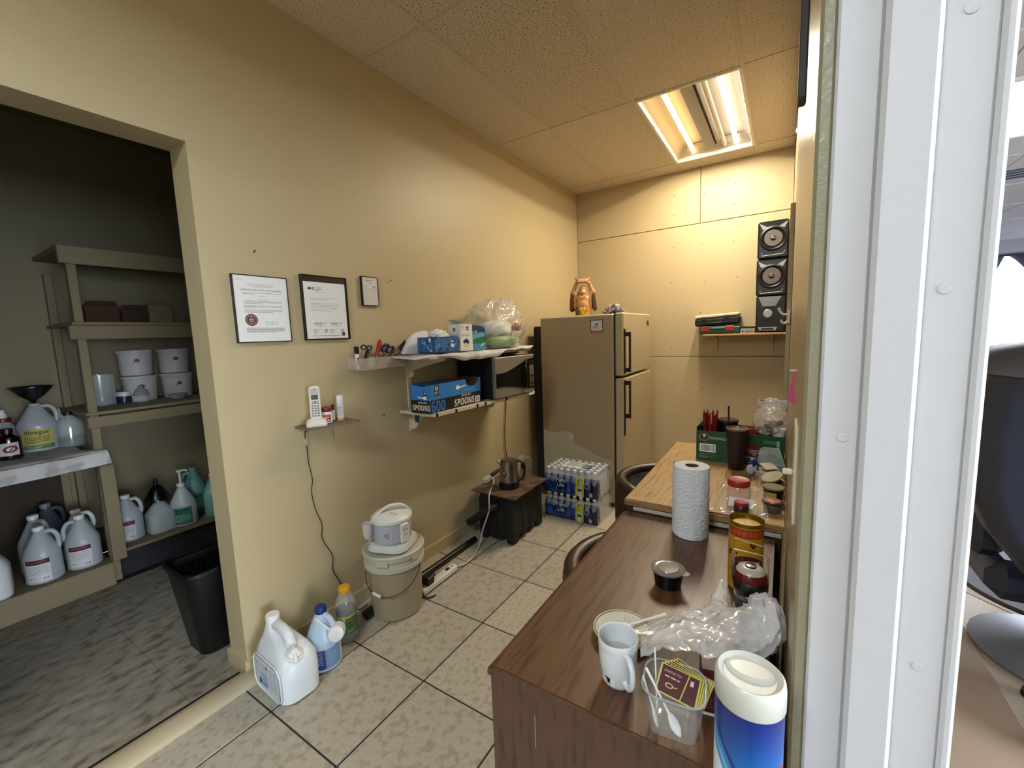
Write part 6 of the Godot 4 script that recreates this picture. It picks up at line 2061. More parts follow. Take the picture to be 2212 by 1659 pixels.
func statue() -> void:
	# painted porcelain laughing monk holding a gold boat-shaped ingot over his head
	var t := thing("laughing_monk_figurine", "painted porcelain laughing bald monk raising a gold ingot, on top of the refrigerator", "figurine", Vector3(0.436, 1.5495, -3.40), 0.30)
	var skin := mk("porcelain_skin", Color(0.72, 0.52, 0.36), 0.2)
	var V := func(x: float, y: float, z: float) -> Vector3: return Vector3(x, y, z)
	part("body", melt([
		[V.call(0, 0.085, 0.0), V.call(0, 0.135, 0.0), 0.060, 0.052], [V.call(0, 0.095, 0.022), V.call(0, 0.10, 0.022), 0.052, 0.05],
		[V.call(-0.026, 0.142, 0.022), V.call(-0.022, 0.140, 0.026), 0.030, 0.030], [V.call(0.026, 0.142, 0.022), V.call(0.022, 0.140, 0.026), 0.030, 0.030],
		[V.call(0, 0.165, 0.0), V.call(0, 0.20, 0.006), 0.030, 0.026], [V.call(0, 0.203, 0.008), V.call(0, 0.222, 0.004), 0.035, 0.032],
		[V.call(-0.014, 0.192, 0.028), V.call(-0.012, 0.190, 0.028), 0.015, 0.015], [V.call(0.014, 0.192, 0.028), V.call(0.012, 0.190, 0.028), 0.015, 0.015],
		[V.call(0, 0.204, 0.042), V.call(0, 0.20, 0.044), 0.006, 0.007], [V.call(0, 0.178, 0.034), V.call(0, 0.177, 0.034), 0.012, 0.012],
		[V.call(-0.036, 0.205, 0.004), V.call(-0.037, 0.185, 0.006), 0.008, 0.009], [V.call(0.036, 0.205, 0.004), V.call(0.037, 0.185, 0.006), 0.008, 0.009],
		[V.call(-0.045, 0.160, 0.0), V.call(-0.082, 0.20, 0.0), 0.026, 0.021], [V.call(-0.082, 0.20, 0.0), V.call(-0.055, 0.272, 0.006), 0.021, 0.014],
		[V.call(0.045, 0.160, 0.0), V.call(0.082, 0.20, 0.0), 0.026, 0.021], [V.call(0.082, 0.20, 0.0), V.call(0.055, 0.272, 0.006), 0.021, 0.014],
		[V.call(-0.052, 0.276, 0.012), V.call(-0.038, 0.280, 0.024), 0.012, 0.008], [V.call(0.052, 0.276, 0.012), V.call(0.038, 0.280, 0.024), 0.012, 0.008]], 0.012, 0.005), skin, t)
	part("trousers", melt([[V.call(-0.028, 0.0, 0.0), V.call(-0.022, 0.055, 0.004), 0.036, 0.044], [V.call(0.028, 0.0, 0.0), V.call(0.022, 0.055, 0.004), 0.036, 0.044], [V.call(0, 0.05, 0.0), V.call(0, 0.072, 0.0), 0.058, 0.057], [V.call(-0.03, 0.004, 0.03), V.call(0.03, 0.004, 0.03), 0.022, 0.022]], 0.012, 0.006), mk("gold_trousers", Color(0.68, 0.50, 0.16), 0.25), t)
	part("belt_panel", melt([[V.call(-0.012, 0.058, 0.062), V.call(0.0, 0.02, 0.058), 0.016, 0.012], [V.call(0.014, 0.056, 0.062), V.call(0.0, 0.02, 0.058), 0.016, 0.012]], 0.01, 0.004), mk("yellow_sash", Color(0.78, 0.62, 0.20), 0.25), t)
	part("green_drape", melt([[V.call(-0.046, 0.060, 0.03), V.call(-0.040, 0.02, 0.036), 0.022, 0.018]], 0.01, 0.005), mk("green_glaze", Color(0.24, 0.36, 0.22), 0.2), t)
	part("robe_front", melt([[V.call(-0.060, 0.160, 0.004), V.call(-0.063, 0.070, 0.012), 0.020, 0.014]], 0.01, 0.005), mats["yellow_sash"], t)
	part("robe_front", melt([[V.call(0.060, 0.160, 0.004), V.call(0.063, 0.070, 0.012), 0.020, 0.014]], 0.01, 0.005), mk("robe_pale", Color(0.62, 0.46, 0.30), 0.25), t)
	part("sleeve", melt([[V.call(-0.082, 0.185, -0.004), V.call(-0.092, 0.062, 0.0), 0.024, 0.020], [V.call(-0.086, 0.14, 0.0), V.call(-0.09, 0.055, 0.006), 0.022, 0.018]], 0.012, 0.005), mk("maroon_glaze", Color(0.34, 0.10, 0.08), 0.2), t)
	part("sleeve", melt([[V.call(0.080, 0.185, -0.004), V.call(0.098, 0.062, 0.0), 0.022, 0.018], [V.call(0.084, 0.14, 0.0), V.call(0.102, 0.055, 0.006), 0.020, 0.016]], 0.012, 0.005), mk("olive_glaze", Color(0.26, 0.20, 0.12), 0.2), t)
	part("ingot", melt([[V.call(-0.036, 0.292, 0.016), V.call(0.036, 0.292, 0.016), 0.018, 0.018], [V.call(-0.036, 0.295, 0.012), V.call(-0.062, 0.322, 0.006), 0.015, 0.005], [V.call(0.036, 0.295, 0.012), V.call(0.062, 0.322, 0.006), 0.015, 0.005], [V.call(-0.012, 0.305, 0.010), V.call(0.012, 0.305, 0.010), 0.014, 0.014]], 0.012, 0.005), mk("gold_glaze", Color(0.66, 0.44, 0.24), 0.2), t)
	var p := Print.new(200, 70, Color(0.85, 0.78, 0.68))
	for i in 4:
		var x := 30.0 + i * 46
		p.rect(x - 8, 20, 18, 5, Color(0.2, 0.12, 0.08))
		p.rect(x - 2, 14, 5, 40, Color(0.2, 0.12, 0.08))
		p.rect(x - 10, 34 + (i % 2) * 8, 22, 5, Color(0.2, 0.12, 0.08))
	part("plaque", melt([[V.call(-0.030, 0.292, 0.031), V.call(0.030, 0.292, 0.031), 0.013, 0.013]], 0.01, 0.004), mk("plaque_white", Color(0.82, 0.74, 0.62), 0.25), t)
	part("printed_plaque", card(0.064, 0.018, Vector3(0, 0.292, 0.0448)), paint("plaque_text", p.tex(), 0.3), t)
	# painted smile, eyes, necklace
	var ink := mk("paint_dark", Color(0.16, 0.07, 0.05), 0.4)
	part("mouth", TB(smooth_path([Vector3(-0.015, 0.189, 0.0425), Vector3(-0.007, 0.183, 0.0455), Vector3(0.007, 0.183, 0.0455), Vector3(0.015, 0.189, 0.0425)], 4), 0.0022, 6), mk("mouth_red", Color(0.40, 0.10, 0.07), 0.3), t)
	for s in [-1.0, 1.0]:
		part("eye", TB(smooth_path([Vector3(s * 0.020, 0.210, 0.0365), Vector3(s * 0.014, 0.214, 0.040), Vector3(s * 0.008, 0.210, 0.0425)], 3), 0.0014, 5), ink, t)
		part("eyebrow", TB(smooth_path([Vector3(s * 0.022, 0.219, 0.034), Vector3(s * 0.015, 0.223, 0.037), Vector3(s * 0.008, 0.220, 0.039)], 3), 0.0012, 5), ink, t)
	part("necklace", TB(smooth_path([Vector3(-0.034, 0.170, 0.036), Vector3(-0.016, 0.150, 0.058), Vector3(0.0, 0.140, 0.064), Vector3(0.016, 0.150, 0.058), Vector3(0.034, 0.170, 0.036)], 5), 0.0022, 6), mk("bead_brown", Color(0.30, 0.18, 0.10), 0.4), t)
	part("navel", L([[0.003, 0.0], [0.002, 0.002]], 8, Transform3D(Basis(Vector3.RIGHT, PI / 2), Vector3(0, 0.098, 0.0745))), ink, t)

# ------------------------------------------------------------------ shelf on the back wall with the stereo
func back_shelf() -> void:
	var t := thing("stereo_shelf", "pale pine wall shelf in the far corner carrying the stereo", "shelf", Vector3(1.60, 1.341, -4.3))
	part("board", bx(Vector3(-0.312, 0, 0.001), Vector3(0.312, 0.015, 0.28), 0.002), mk("pine", Color(0.66, 0.50, 0.32), 0.5), t)
	for x in [-0.235, 0.20]:
		var st := S(-1)
		prism(st, P2([[0.001, -0.001], [0.20, -0.001], [0.20, -0.012], [0.03, -0.03], [0.014, -0.16], [0.001, -0.16]]), -0.008, 0.008, Transform3D(Basis(Vector3.UP, -PI / 2), Vector3(x, 0, 0)))
		part("bracket", st, mats["panel_paint"], t)
	var y := 1.3565
	var black := mk("stereo_black", Color(0.028, 0.030, 0.042), 0.28)
	var sil := mk("stereo_silver", Color(0.62, 0.61, 0.62), 0.3, 0.6)
	# main unit
	var u := thing("stereo_main_unit", "black stereo main unit with a round silver knob and trapezoid display", "stereo", Vector3(1.785, y, -4.155))
	part("case", bx(Vector3(-0.103, 0.006, -0.12), Vector3(0.103, 0.295, 0.09), 0.008), black, u)
	for x in [-0.08, 0.08]:
		part("foot", bx(Vector3(x - 0.014, 0, -0.1), Vector3(x + 0.014, 0.0059, 0.08), 0.002), mats["black_plastic"], u)
	var st := S(-1)
	prism(st, P2([[-0.088, 0.290], [0.075, 0.290], [0.035, 0.212], [-0.055, 0.212]]), 0.0905, 0.102)
	part("display", st, mk("display_grey", Color(0.50, 0.50, 0.54), 0.12, 0.5), u)
	st = S()
	lathe(st, [[0.034, 0.0], [0.034, 0.016], [0.028, 0.022], [0.004, 0.022]], 28, Transform3D(Basis(Vector3.RIGHT, PI / 2), Vector3(-0.018, 0.155, 0.0905)))
	part("volume_knob", st, sil, u)
	st = S(-1)
	prism(st, P2([[-0.085, 0.045], [0.05, 0.045], [0.04, 0.018], [-0.072, 0.018]]), 0.0905, 0.098)
	part("disc_tray", st, sil, u)
	part("tray_slot", bx(Vector3(-0.06, 0.024, 0.0981), Vector3(0.025, 0.038, 0.0995)), black, u)
	# two speakers, one on the other
	for k in 2:
		var s := thing("stereo_speaker", ["black stereo speaker standing directly on the stereo main unit", "uppermost black stereo speaker, near the top of the stack"][k], "speaker", Vector3(1.785 + k * 0.003, y + 0.296 + k * 0.2955, -4.155))
		var h := 0.294
		part("cabinet", bx(Vector3(-0.108, 0, -0.12), Vector3(0.105, h, 0.09), 0.012), black, s)
		st = S()
		lathe(st, [[0.098, 0.0], [0.096, 0.010], [0.084, 0.014], [0.079, 0.010], [0.070, 0.002], [0.066, 0.004]], 40, Transform3D(Basis(Vector3.RIGHT, PI / 2), Vector3(0.0, 0.155, 0.0905)))
		part("surround", st, mk("cone_rim", Color(0.05, 0.052, 0.062), 0.35), s)
		st = S()
		lathe(st, [[0.062, 0.008], [0.054, 0.010], [0.024, -0.0], [0.023, 0.0]], 36, Transform3D(Basis(Vector3.RIGHT, PI / 2), Vector3(0.0, 0.155, 0.0925)))
		part("cone", st, mk("cone_grey", Color(0.36, 0.33, 0.32), 0.5), s)
		st = S()
		lathe(st, [[0.024, 0.0], [0.021, 0.008], [0.012, 0.013], [0.002, 0.014]], 28, Transform3D(Basis(Vector3.RIGHT, PI / 2), Vector3(0.0, 0.155, 0.0925)))
		part("dust_cap", st, mk("dust_cap", Color(0.08, 0.06, 0.06), 0.35), s)
		part("badge", bx(Vector3(-0.015, 0.152, 0.1058), Vector3(0.015, 0.158, 0.1078), 0.001), sil, s)
		for sx in [-1.0, 1.0]:
			st = S(-1)
			prism(st, P2([[sx * 0.036, 0.242], [sx * 0.098, 0.278], [sx * 0.074, 0.226]]), 0.0905, 0.101)
			part("corner_fin", st, sil, s)
		part("bottom_trim", TB([Vector3(-0.078, 0.045, 0.092), Vector3(-0.074, 0.022, 0.094), Vector3(0.070, 0.028, 0.094), Vector3(0.078, 0.052, 0.092)], 0.0045, 6), sil, s)
	# tool cases
	var g := thing("green_case", "green plastic case with two red latches lying on the pine shelf", "case", Vector3(1.415, y, -4.155))
	part("shell", bx(Vector3(-0.168, 0, -0.12), Vector3(0.160, 0.066, 0.09), 0.012), mk("case_green", Color(0.05, 0.26, 0.20), 0.4), g)
	part("teal_grip", bx(Vector3(-0.07, 0.045, 0.0905), Vector3(0.045, 0.062, 0.104), 0.004), mk("grip_teal", Color(0.25, 0.50, 0.47), 0.4), g)
	for x in [-0.115, 0.075]:
		part("red_latch", bx(Vector3(x - 0.032, 0.026, 0.0905), Vector3(x + 0.036, 0.068, 0.100), 0.006), mk("latch_red", Color(0.55, 0.10, 0.09), 0.4), g)
	var c := thing("black_case", "black tool case with an off white lid tilted on the green case", "case", Vector3(1.40, y + 0.0685, -4.155))
	c.rotation.z = 0.055
	part("lower_shell", bx(Vector3(-0.185, 0.008, -0.12), Vector3(0.172, 0.075, 0.09), 0.014), mk("case_black", Color(0.04, 0.035, 0.045), 0.4), c)
	part("lid", bx(Vector3(-0.186, 0.0755, -0.121), Vector3(0.165, 0.104, 0.091), 0.009), mk("case_cream", Color(0.74, 0.69, 0.58), 0.45), c)
	part("carry_handle", TB([Vector3(-0.085, 0.036, 0.091), Vector3(-0.083, 0.030, 0.104), Vector3(0.03, 0.030, 0.104), Vector3(0.032, 0.036, 0.091)], 0.005, 6), mats["black_plastic"], c)
	for x in [-0.11, 0.07]:
		part("latch", bx(Vector3(x - 0.024, 0.062, 0.0905), Vector3(x + 0.024, 0.088, 0.097), 0.003), mk("latch_dark", Color(0.16, 0.15, 0.14), 0.4), c)
	for k in 4:
		var m := thing("magazine", ["thin white booklet lying lowest between green case and stereo", "second white booklet from the shelf board beside the stereo", "third pale booklet from the shelf board beside the stereo", "dark booklet on top of the white booklets beside the stereo"][k], "booklet", Vector3(1.63, y + k * 0.0142, -4.15))
		part("pages", bx(Vector3(-0.052 + 0.01 * (k % 2), 0, -0.1), Vector3(0.049, 0.0098, 0.075 + 0.006 * (k % 3))), mk("page_%d" % (k / 3), [Color(0.76, 0.74, 0.70), Color(0.10, 0.10, 0.14)][k / 3], 0.8), m)
		part("cover", bx(Vector3(-0.053 + 0.01 * (k % 2), 0.0099, -0.101), Vector3(0.05, 0.0138, 0.077 + 0.006 * (k % 3)), 0.001), mk("cover_dark", Color(0.12, 0.11, 0.14), 0.5), m)
	var r := thing("white_coil", "small white and purple rolled tape standing at the shelf edge", "tape roll", Vector3(1.592, y, -4.045))
	st = S()
	lathe(st, [[0.008, -0.012], [0.017, -0.012], [0.017, 0.012], [0.008, 0.012]], 18, Transform3D(Basis(Vector3.RIGHT, PI / 2), Vector3(0, 0.017, 0)), false, false)
	part("roll", st, mk("roll_lilac", Color(0.62, 0.58, 0.68), 0.5), r)
	part("core", L([[0.007, -0.011], [0.0085, 0.0], [0.007, 0.011]], 14, Transform3D(Basis(Vector3.RIGHT, PI / 2), Vector3(0, 0.017, 0))), mk("core_dark", Color(0.2, 0.18, 0.2), 0.6), r)

# ------------------------------------------------------------------ desk, oak table, chairs
func tables() -> void:
	var dw: Material = mats["desk_wood"]
	var ds: Material = mats["desk_wood_side"]
	var t := thing("brown_desk", "dark brown wood grain desk with a rounded left edge at the front", "desk", Vector3(1.39, 0, -0.634))
	var q := [[0.495, 0.712], [0.495, 0.740], [0.024, 0.740]]
	for i in 7:
		var a := PI / 2 * i / 6.0
		q.append([0.022 - 0.022 * sin(a), 0.718 + 0.022 * cos(a)])
	q.append([0.0, 0.712])
	var st := S(-1)
	prism(st, P2(q), -0.868, -0.004)
	part("desktop", st, dw, t)
	q = [[0.478, 0.0], [0.478, 0.7105], [0.012, 0.7105], [0.004, 0.7105], [0.004, 0.0]]
	st = S(-1)
	prism(st, P2(q), -0.030, -0.010)
	part("end_panel", st, ds, t)
	st = S(-1)
	prism(st, P2([[0.004, 0.0], [0.022, 0.0], [0.022, 0.7105], [0.004, 0.7105]]), -0.866, -0.845)
	part("far_leg", st, ds, t)
	part("modesty_panel", bx(Vector3(0.462, 0.25, -0.845), Vector3(0.478, 0.711, -0.031), 0.002), ds, t)
	# worn edge banding along the near end
	q = [[0.495, 0.7175], [0.495, 0.7385], [0.022, 0.7385], [0.008, 0.732], [0.003, 0.7175]]
	st = S(-1)
	prism(st, P2(q), -0.0038, 0.0005)
	part("edge_band", st, ds, t)
	part("worn_lip", TB([Vector3(0.03, 0.7125, -0.006), Vector3(0.25, 0.7127, -0.0055), Vector3(0.49, 0.7125, -0.006)], 0.0018, 5), mk("worn_wood", Color(0.46, 0.30, 0.17), 0.7), t)
	part("scratch", bx(Vector3(0.108, 0.595, -0.0099), Vector3(0.1092, 0.665, -0.0095)), mk("scratch_pale", Color(0.62, 0.50, 0.38), 0.7), t)
	# oak table
	t = thing("oak_table", "golden oak topped table standing a step higher behind the brown desk", "table", Vector3(1.402, 0, -1.507))
	part("tabletop", bx(Vector3(0, 0.7655, -0.925), Vector3(0.508, 0.788, 0), 0.003), mats["oak_wood"], t)
	part("front_edge", bx(Vector3(0.0, 0.7645, 0.0002), Vector3(0.508, 0.7865, 0.002), 0.0005), mats["oak_edge"], t)
	part("apron", bx(Vector3(0.012, 0.69, -0.035), Vector3(0.50, 0.765, -0.012), 0.002), mk("apron_brown", Color(0.22, 0.13, 0.08), 0.5), t)
	part("metal_strip", bx(Vector3(0.030, 0.7445, -0.0118), Vector3(0.50, 0.7585, -0.004), 0.001), mk("strip_pale", Color(0.66, 0.64, 0.58), 0.4), t)
	part("apron", bx(Vector3(0.012, 0.70, -0.913), Vector3(0.50, 0.765, -0.89), 0.002), mats["apron_brown"], t)
	for p in [[0.03, -0.06], [0.48, -0.06], [0.03, -0.86], [0.48, -0.86]]:
		part("leg", bx(Vector3(p[0] - 0.02, 0, p[1] - 0.02), Vector3(p[0] + 0.02, 0.7645, p[1] + 0.02), 0.003), mats["apron_brown"], t)
	part("worn_corner", bx(Vector3(0.004, 0.7876, -0.03), Vector3(0.075, 0.7884, -0.004)), mk("worn_oak", Color(0.68, 0.55, 0.38), 0.8), t)
	barrel_chair("worn brown barrel chair tucked under the dark brown desk", Vector3(1.565, 0, -1.215), 0.0)
	barrel_chair("worn brown barrel chair tucked under the golden oak table by the fridge", Vector3(1.452, 0, -2.03), -0.12)

func barrel_chair(label: String, at: Vector3, turn: float) -> void:
	# open side towards +x
	var t := thing("barrel_chair", label, "chair", at, turn)
	var m := mk("chair_brown", Color(0.17, 0.105, 0.075), 0.42)
	m.albedo_texture = ntex(fnl(0.014, 91, 5), [Color(0.55, 0.50, 0.48), Color(1, 1, 1), Color(1.0, 0.92, 0.85)], [0.25, 0.5, 0.85], 256)
	triplanar(m, Vector3(5, 5, 5))
	var inside := mk("chair_inside", Color(0.50, 0.47, 0.45), 0.5)
	inside.albedo_texture = m.albedo_texture
	triplanar(inside, Vector3(3, 3, 3))
	var R := 0.255
	var outer := []
	var inner := []
	var rim := []
	for i in 37:
		var a := lerpf(0.95, TAU - 0.95, i / 36.0)
		var side := absf(a - PI) / (PI - 0.95)
		var top := 0.70 - 0.10 * smoothstep(0.45, 1.0, side)
		var d := Vector3(cos(a), 0, sin(a))
		outer.append([d * (R - 0.035) + Vector3(0, 0.20, 0), d * (R - 0.015) + Vector3(0, 0.34, 0), d * R + Vector3(0, 0.5, 0), d * R + Vector3(0, top - 0.03, 0), d * (R - 0.008) + Vector3(0, top - 0.008, 0)])
		inner.append([d * (R - 0.055) + Vector3(0, top - 0.008, 0), d * (R - 0.066) + Vector3(0, top - 0.05, 0), d * (R - 0.07) + Vector3(0, 0.52, 0), d * (R - 0.07) + Vector3(0, 0.36, 0)])
		rim.append(d * (R - 0.031) + Vector3(0, top - 0.014, 0))
	var st := S()
	sheet(st, outer)
	part("outer_shell", st, m, t)
	st = S()
	sheet(st, inner)
	part("inner_back", st, inside, t)
	part("top_roll", TB(rim, 0.029, 10), m, t)
	part("seat", L([[0.15, 0.36], [0.175, 0.375], [0.18, 0.43], [0.165, 0.455], [0.02, 0.462]], 32), m, t)
	part("under_frame", L([[0.16, 0.20], [0.19, 0.21], [0.19, 0.355]], 28), mats["black_matte"], t)
	part("pedestal", L([[0.20, 0.0], [0.205, 0.015], [0.05, 0.04], [0.035, 0.06], [0.035, 0.20]], 28), mats["black_plastic"], t)

# ------------------------------------------------------------------ things on the brown desk
func disc_tex(base: Color) -> Print:
	return Print.new(256, 256, base)

func desk_things() -> void:
	var y := 0.7405
	# paper towel roll
	var t := thing("paper_towel_roll", "standing white paper towel roll with a loose sheet on the brown desk", "paper towel", Vector3(1.650, y, -1.428))
	var pt := mk("towel_paper", Color(0.82, 0.82, 0.83), 0.95)
	pt.normal_enabled = true
	pt.normal_texture = ntex(fnl(0.05, 95, 2, FastNoiseLite.TYPE_CELLULAR), [], [], 256, 8.0)
	pt.normal_scale = 0.9
	triplanar(pt, Vector3(9, 9, 9))
	part("roll", L([[0.021, 0.001], [0.0525, 0.0], [0.0535, 0.002], [0.0535, 0.230], [0.052, 0.232], [0.021, 0.232], [0.0205, 0.10]], 48, Transform3D(), false, false), pt, t)
	part("core", L([[0.0200, 0.0], [0.0205, 0.2315], [0.0185, 0.2315], [0.0182, 0.0]], 28, Transform3D(), false, false), mk("core_brown", Color(0.30, 0.25, 0.20), 0.85), t)
	var g := []
	for i in 15:
		var s := i / 14.0
		var a := lerpf(0.35, -2.05, s)
		var r := 0.0540 + 0.0005 * s + 0.014 * pow(maxf(0.0, s - 0.55) / 0.45, 1.7)
		g.append([Vector3(sin(a) * r, 0.001, cos(a) * r), Vector3(sin(a) * r, 0.12, cos(a) * r), Vector3(sin(a) * r, 0.231 + 0.003 * s, cos(a) * r)])
	var st := S()
	sheet(st, g, 0.0008)
	part("loose_sheet", st, pt, t)
	# sauce cup
	t = thing("sauce_cup", "small black takeout sauce cup with a clear tabbed lid", "cup", Vector3(1.6505, y, -1.097), -0.15)
	part("cup", L([[0.028, 0.0], [0.0325, 0.002], [0.0385, 0.040], [0.042, 0.042], [0.042, 0.045], [0.037, 0.045], [0.034, 0.020], [0.002, 0.012]], 36), mk("cup_black", Color(0.012, 0.012, 0.014), 0.22), t)
	part("lid", L([[0.043, 0.0440], [0.0435, 0.0475], [0.040, 0.0495], [0.034, 0.0475], [0.029, 0.0470], [0.027, 0.0500], [0.002, 0.0505]], 36), mk("lid_frost", Color(0.44, 0.42, 0.39), 0.18), t)
	st = S(-1)
	prism(st, P2([[0.036, -0.016], [0.052, -0.009], [0.056, 0.0], [0.052, 0.009], [0.036, 0.016]]), 0.0455, 0.0468, Transform3D(Basis(Vector3(1, 0, 0), Vector3(0, 0, -1), Vector3(0, 1, 0)), Vector3.ZERO))
	part("lid_tab", st, mats["lid_frost"], t)
	# saucer with fluted border
	t = thing("saucer", "small fluted cream saucer with a brown patterned rim behind the mug", "plate", Vector3(1.608, y, -0.852))
	part("dish", L([[0.034, 0.0], [0.036, 0.0015], [0.060, 0.014], [0.064, 0.0165], [0.0635, 0.0180], [0.058, 0.0155], [0.036, 0.0045], [0.002, 0.0035]], 48), mk("saucer_cream", Color(0.80, 0.78, 0.70), 0.18), t)
	for i in 56:
		var a := TAU * i / 56.0
		var d := Vector3(cos(a), 0, sin(a))
		part("flute", TB([d * 0.038 + Vector3(0, 0.0058, 0), d * 0.056 + Vector3(0, 0.0148, 0)], 0.0011, 4), mats["saucer_cream"], t)
	var ring := []
	for i in 49:
		var a := TAU * i / 48.0
		ring.append(Vector3(cos(a) * 0.0605, 0.0170, sin(a) * 0.0605))
	part("rim_pattern", TB(ring, 0.0013, 4), mk("rim_gold", Color(0.48, 0.36, 0.22), 0.35), t)
	t = thing("plastic_fork", "white disposable plastic fork resting across the saucer", "fork", Vector3(1.625, y + 0.020, -0.875), -0.25)
	part("handle", TB([Vector3(-0.002, 0.003, 0.012), Vector3(0.028, 0.010, -0.035), Vector3(0.045, 0.014, -0.062)], [0.0035, 0.0042, 0.0055], 8, 0.5), mats["white_plastic"], t)
	part("head", bx(Vector3(-0.014, 0.000, 0.012), Vector3(0.004, 0.004, 0.032), 0.001), mats["white_plastic"], t)
	t = thing("small_knife", "little knife with a riveted brown wooden handle on the saucer", "knife", Vector3(1.622, y + 0.018, -0.842), 0.4)
	part("handle", bx(Vector3(-0.026, 0, -0.006), Vector3(0.010, 0.009, 0.006), 0.003), mk("knife_wood", Color(0.28, 0.15, 0.08), 0.45), t)
	part("blade", bx(Vector3(0.0101, 0.003, -0.006), Vector3(0.055, 0.0045, 0.006), 0.0005), mats["steel"], t)
	for x in [-0.018, 0.002]:
		part("rivet", L([[0.002, 0.009], [0.0015, 0.0096]], 8), mats["chrome"], t, Vector3(x, 0, 0))
	# mug
	t = thing("coffee_mug", "white coffee mug with a black drawing and milky dregs on the desk", "mug", Vector3(1.6395, y, -0.7285), 0.75)
	var mw := mk("mug_white", Color(0.80, 0.81, 0.82), 0.15)
	part("cup", L([[0.023, 0.0], [0.0265, 0.002], [0.030, 0.010], [0.0355, 0.045], [0.0378, 0.094], [0.0372, 0.096], [0.0350, 0.094], [0.0330, 0.045], [0.027, 0.012], [0.002, 0.010]], 40), mw, t)
	part("dregs", L([[0.0338, 0.0560], [0.002, 0.0565]], 36), mk("dregs", Color(0.66, 0.64, 0.60), 0.3), t)
	part("handle", TB(smooth_path([Vector3(0, 0.078, 0.034), Vector3(0, 0.080, 0.048), Vector3(0, 0.066, 0.061), Vector3(0, 0.040, 0.060), Vector3(0, 0.022, 0.046), Vector3(0, 0.022, 0.031)], 6), 0.0055, 10), mw, t)
	var p := Print.new(256, 256, Color(0.80, 0.81, 0.82))
	p.curve([[60, 20], [90, 60], [150, 80], [180, 110]], 5, Color(0.06, 0.06, 0.06))
	p.curve([[50, 90], [70, 120], [120, 110], [110, 160], [150, 170]], 8, Color(0.06, 0.06, 0.06))
	p.oval(110, 190, 40, 26, Color(0.05, 0.05, 0.05))
	p.oval(150, 210, 30, 30, Color(0.05, 0.05, 0.05))
	p.oval(122, 184, 18, 10, Color(0.8, 0.8, 0.8))
	p.words(60, 238, 130, 1, 10, 7, Color(0.3, 0.3, 0.3))
	part("printed_drawing", around(0.0310, 0.010, 0.085, -1.60, -0.60, 12, 0.0378), paint("mug_print", p.tex(), 0.2), t)
	crumpled_bag()
	glass_bowl()
	# tea box
	t = thing("tea_box", "small dark red tea carton squeezed between the glass bowl and wipes canister", "box", Vector3(1.803, y, -0.765), 0.2)
	part("carton", bx(Vector3(-0.022, 0.006, -0.035), Vector3(0.020, 0.088, 0.030), 0.001), mk("tea_red", Color(0.22, 0.05, 0.07), 0.4), t)
	part("white_base", bx(Vector3(-0.0225, 0, -0.0355), Vector3(0.0205, 0.006, 0.0305), 0.001), mats["white_paper"], t)
	p = Print.new(120, 200, Color(0.25, 0.06, 0.08))
	p.words(14, 40, 90, 3, 22, 12, Color(0.55, 0.36, 0.36))
	p.words(14, 130, 90, 4, 14, 6, Color(0.45, 0.28, 0.28))
	part("printed_face", card(0.040, 0.080, Vector3(-0.001, 0.047, 0.0306)), paint("tea_face", p.tex(), 0.4), t)
	wipes_canister()
	lantern()
	# yellow tin
	t = thing("yellow_tin", "tall yellow tin with an orange band and a sunken gold lid", "tin", Vector3(1.823, y, -1.186))
	part("body", L([[0.0385, 0.0], [0.0400, 0.002], [0.0400, 0.178], [0.0412, 0.179], [0.0412, 0.183], [0.0395, 0.184], [0.0388, 0.170], [0.036, 0.166]], 44, Transform3D(), true, false), mk("tin_gold", Color(0.52, 0.42, 0.08), 0.22, 0.7), t)
	part("lid", L([[0.0386, 0.168], [0.034, 0.169], [0.033, 0.172], [0.030, 0.1725], [0.002, 0.1725]], 40), mk("tin_lid", Color(0.72, 0.55, 0.16), 0.4), t)
	p = Print.new(560, 640, Color(0.68, 0.48, 0.06))
	p.rect(0, 10, 560, 90, Color(0.55, 0.19, 0.06))
	for i in 9:
		p.oval(30 + i * 62, 56, 24, 26, Color(0.66, 0.32, 0.14), 0.3)
		p.oval(30 + i * 62, 56, 12, 14, Color(0.60, 0.24, 0.09))
	p.pts([[330, 150], [352, 130], [360, 170], [372, 128], [384, 170], [394, 130], [412, 150], [384, 190], [360, 190]], Color(0.16, 0.06, 0.02))
	p.words(330, 204, 90, 2, 16, 8, Color(0.45, 0.22, 0.05))
	p.words(80, 250, 120, 2, 26, 22, Color(0.20, 0.07, 0.02))
	p.oval(320, 420, 210, 150, Color(0.28, 0.11, 0.10))
	for i in 30:
		p.oval(160 + p.r.randf_range(0, 300), 470 + p.r.randf_range(-20, 90), 26, 22, [Color(0.42, 0.44, 0.22), Color(0.34, 0.36, 0.18), Color(0.50, 0.50, 0.30)][i % 3])
	p.oval(280, 350, 60, 18, Color(0.75, 0.66, 0.40))
	p.oval(420, 340, 50, 16, Color(0.75, 0.66, 0.40))
	part("printed_label", around(0.0403, 0.004, 0.174, -1.45, 1.45, 26), paint("tin_print", p.tex(), 0.35), t)

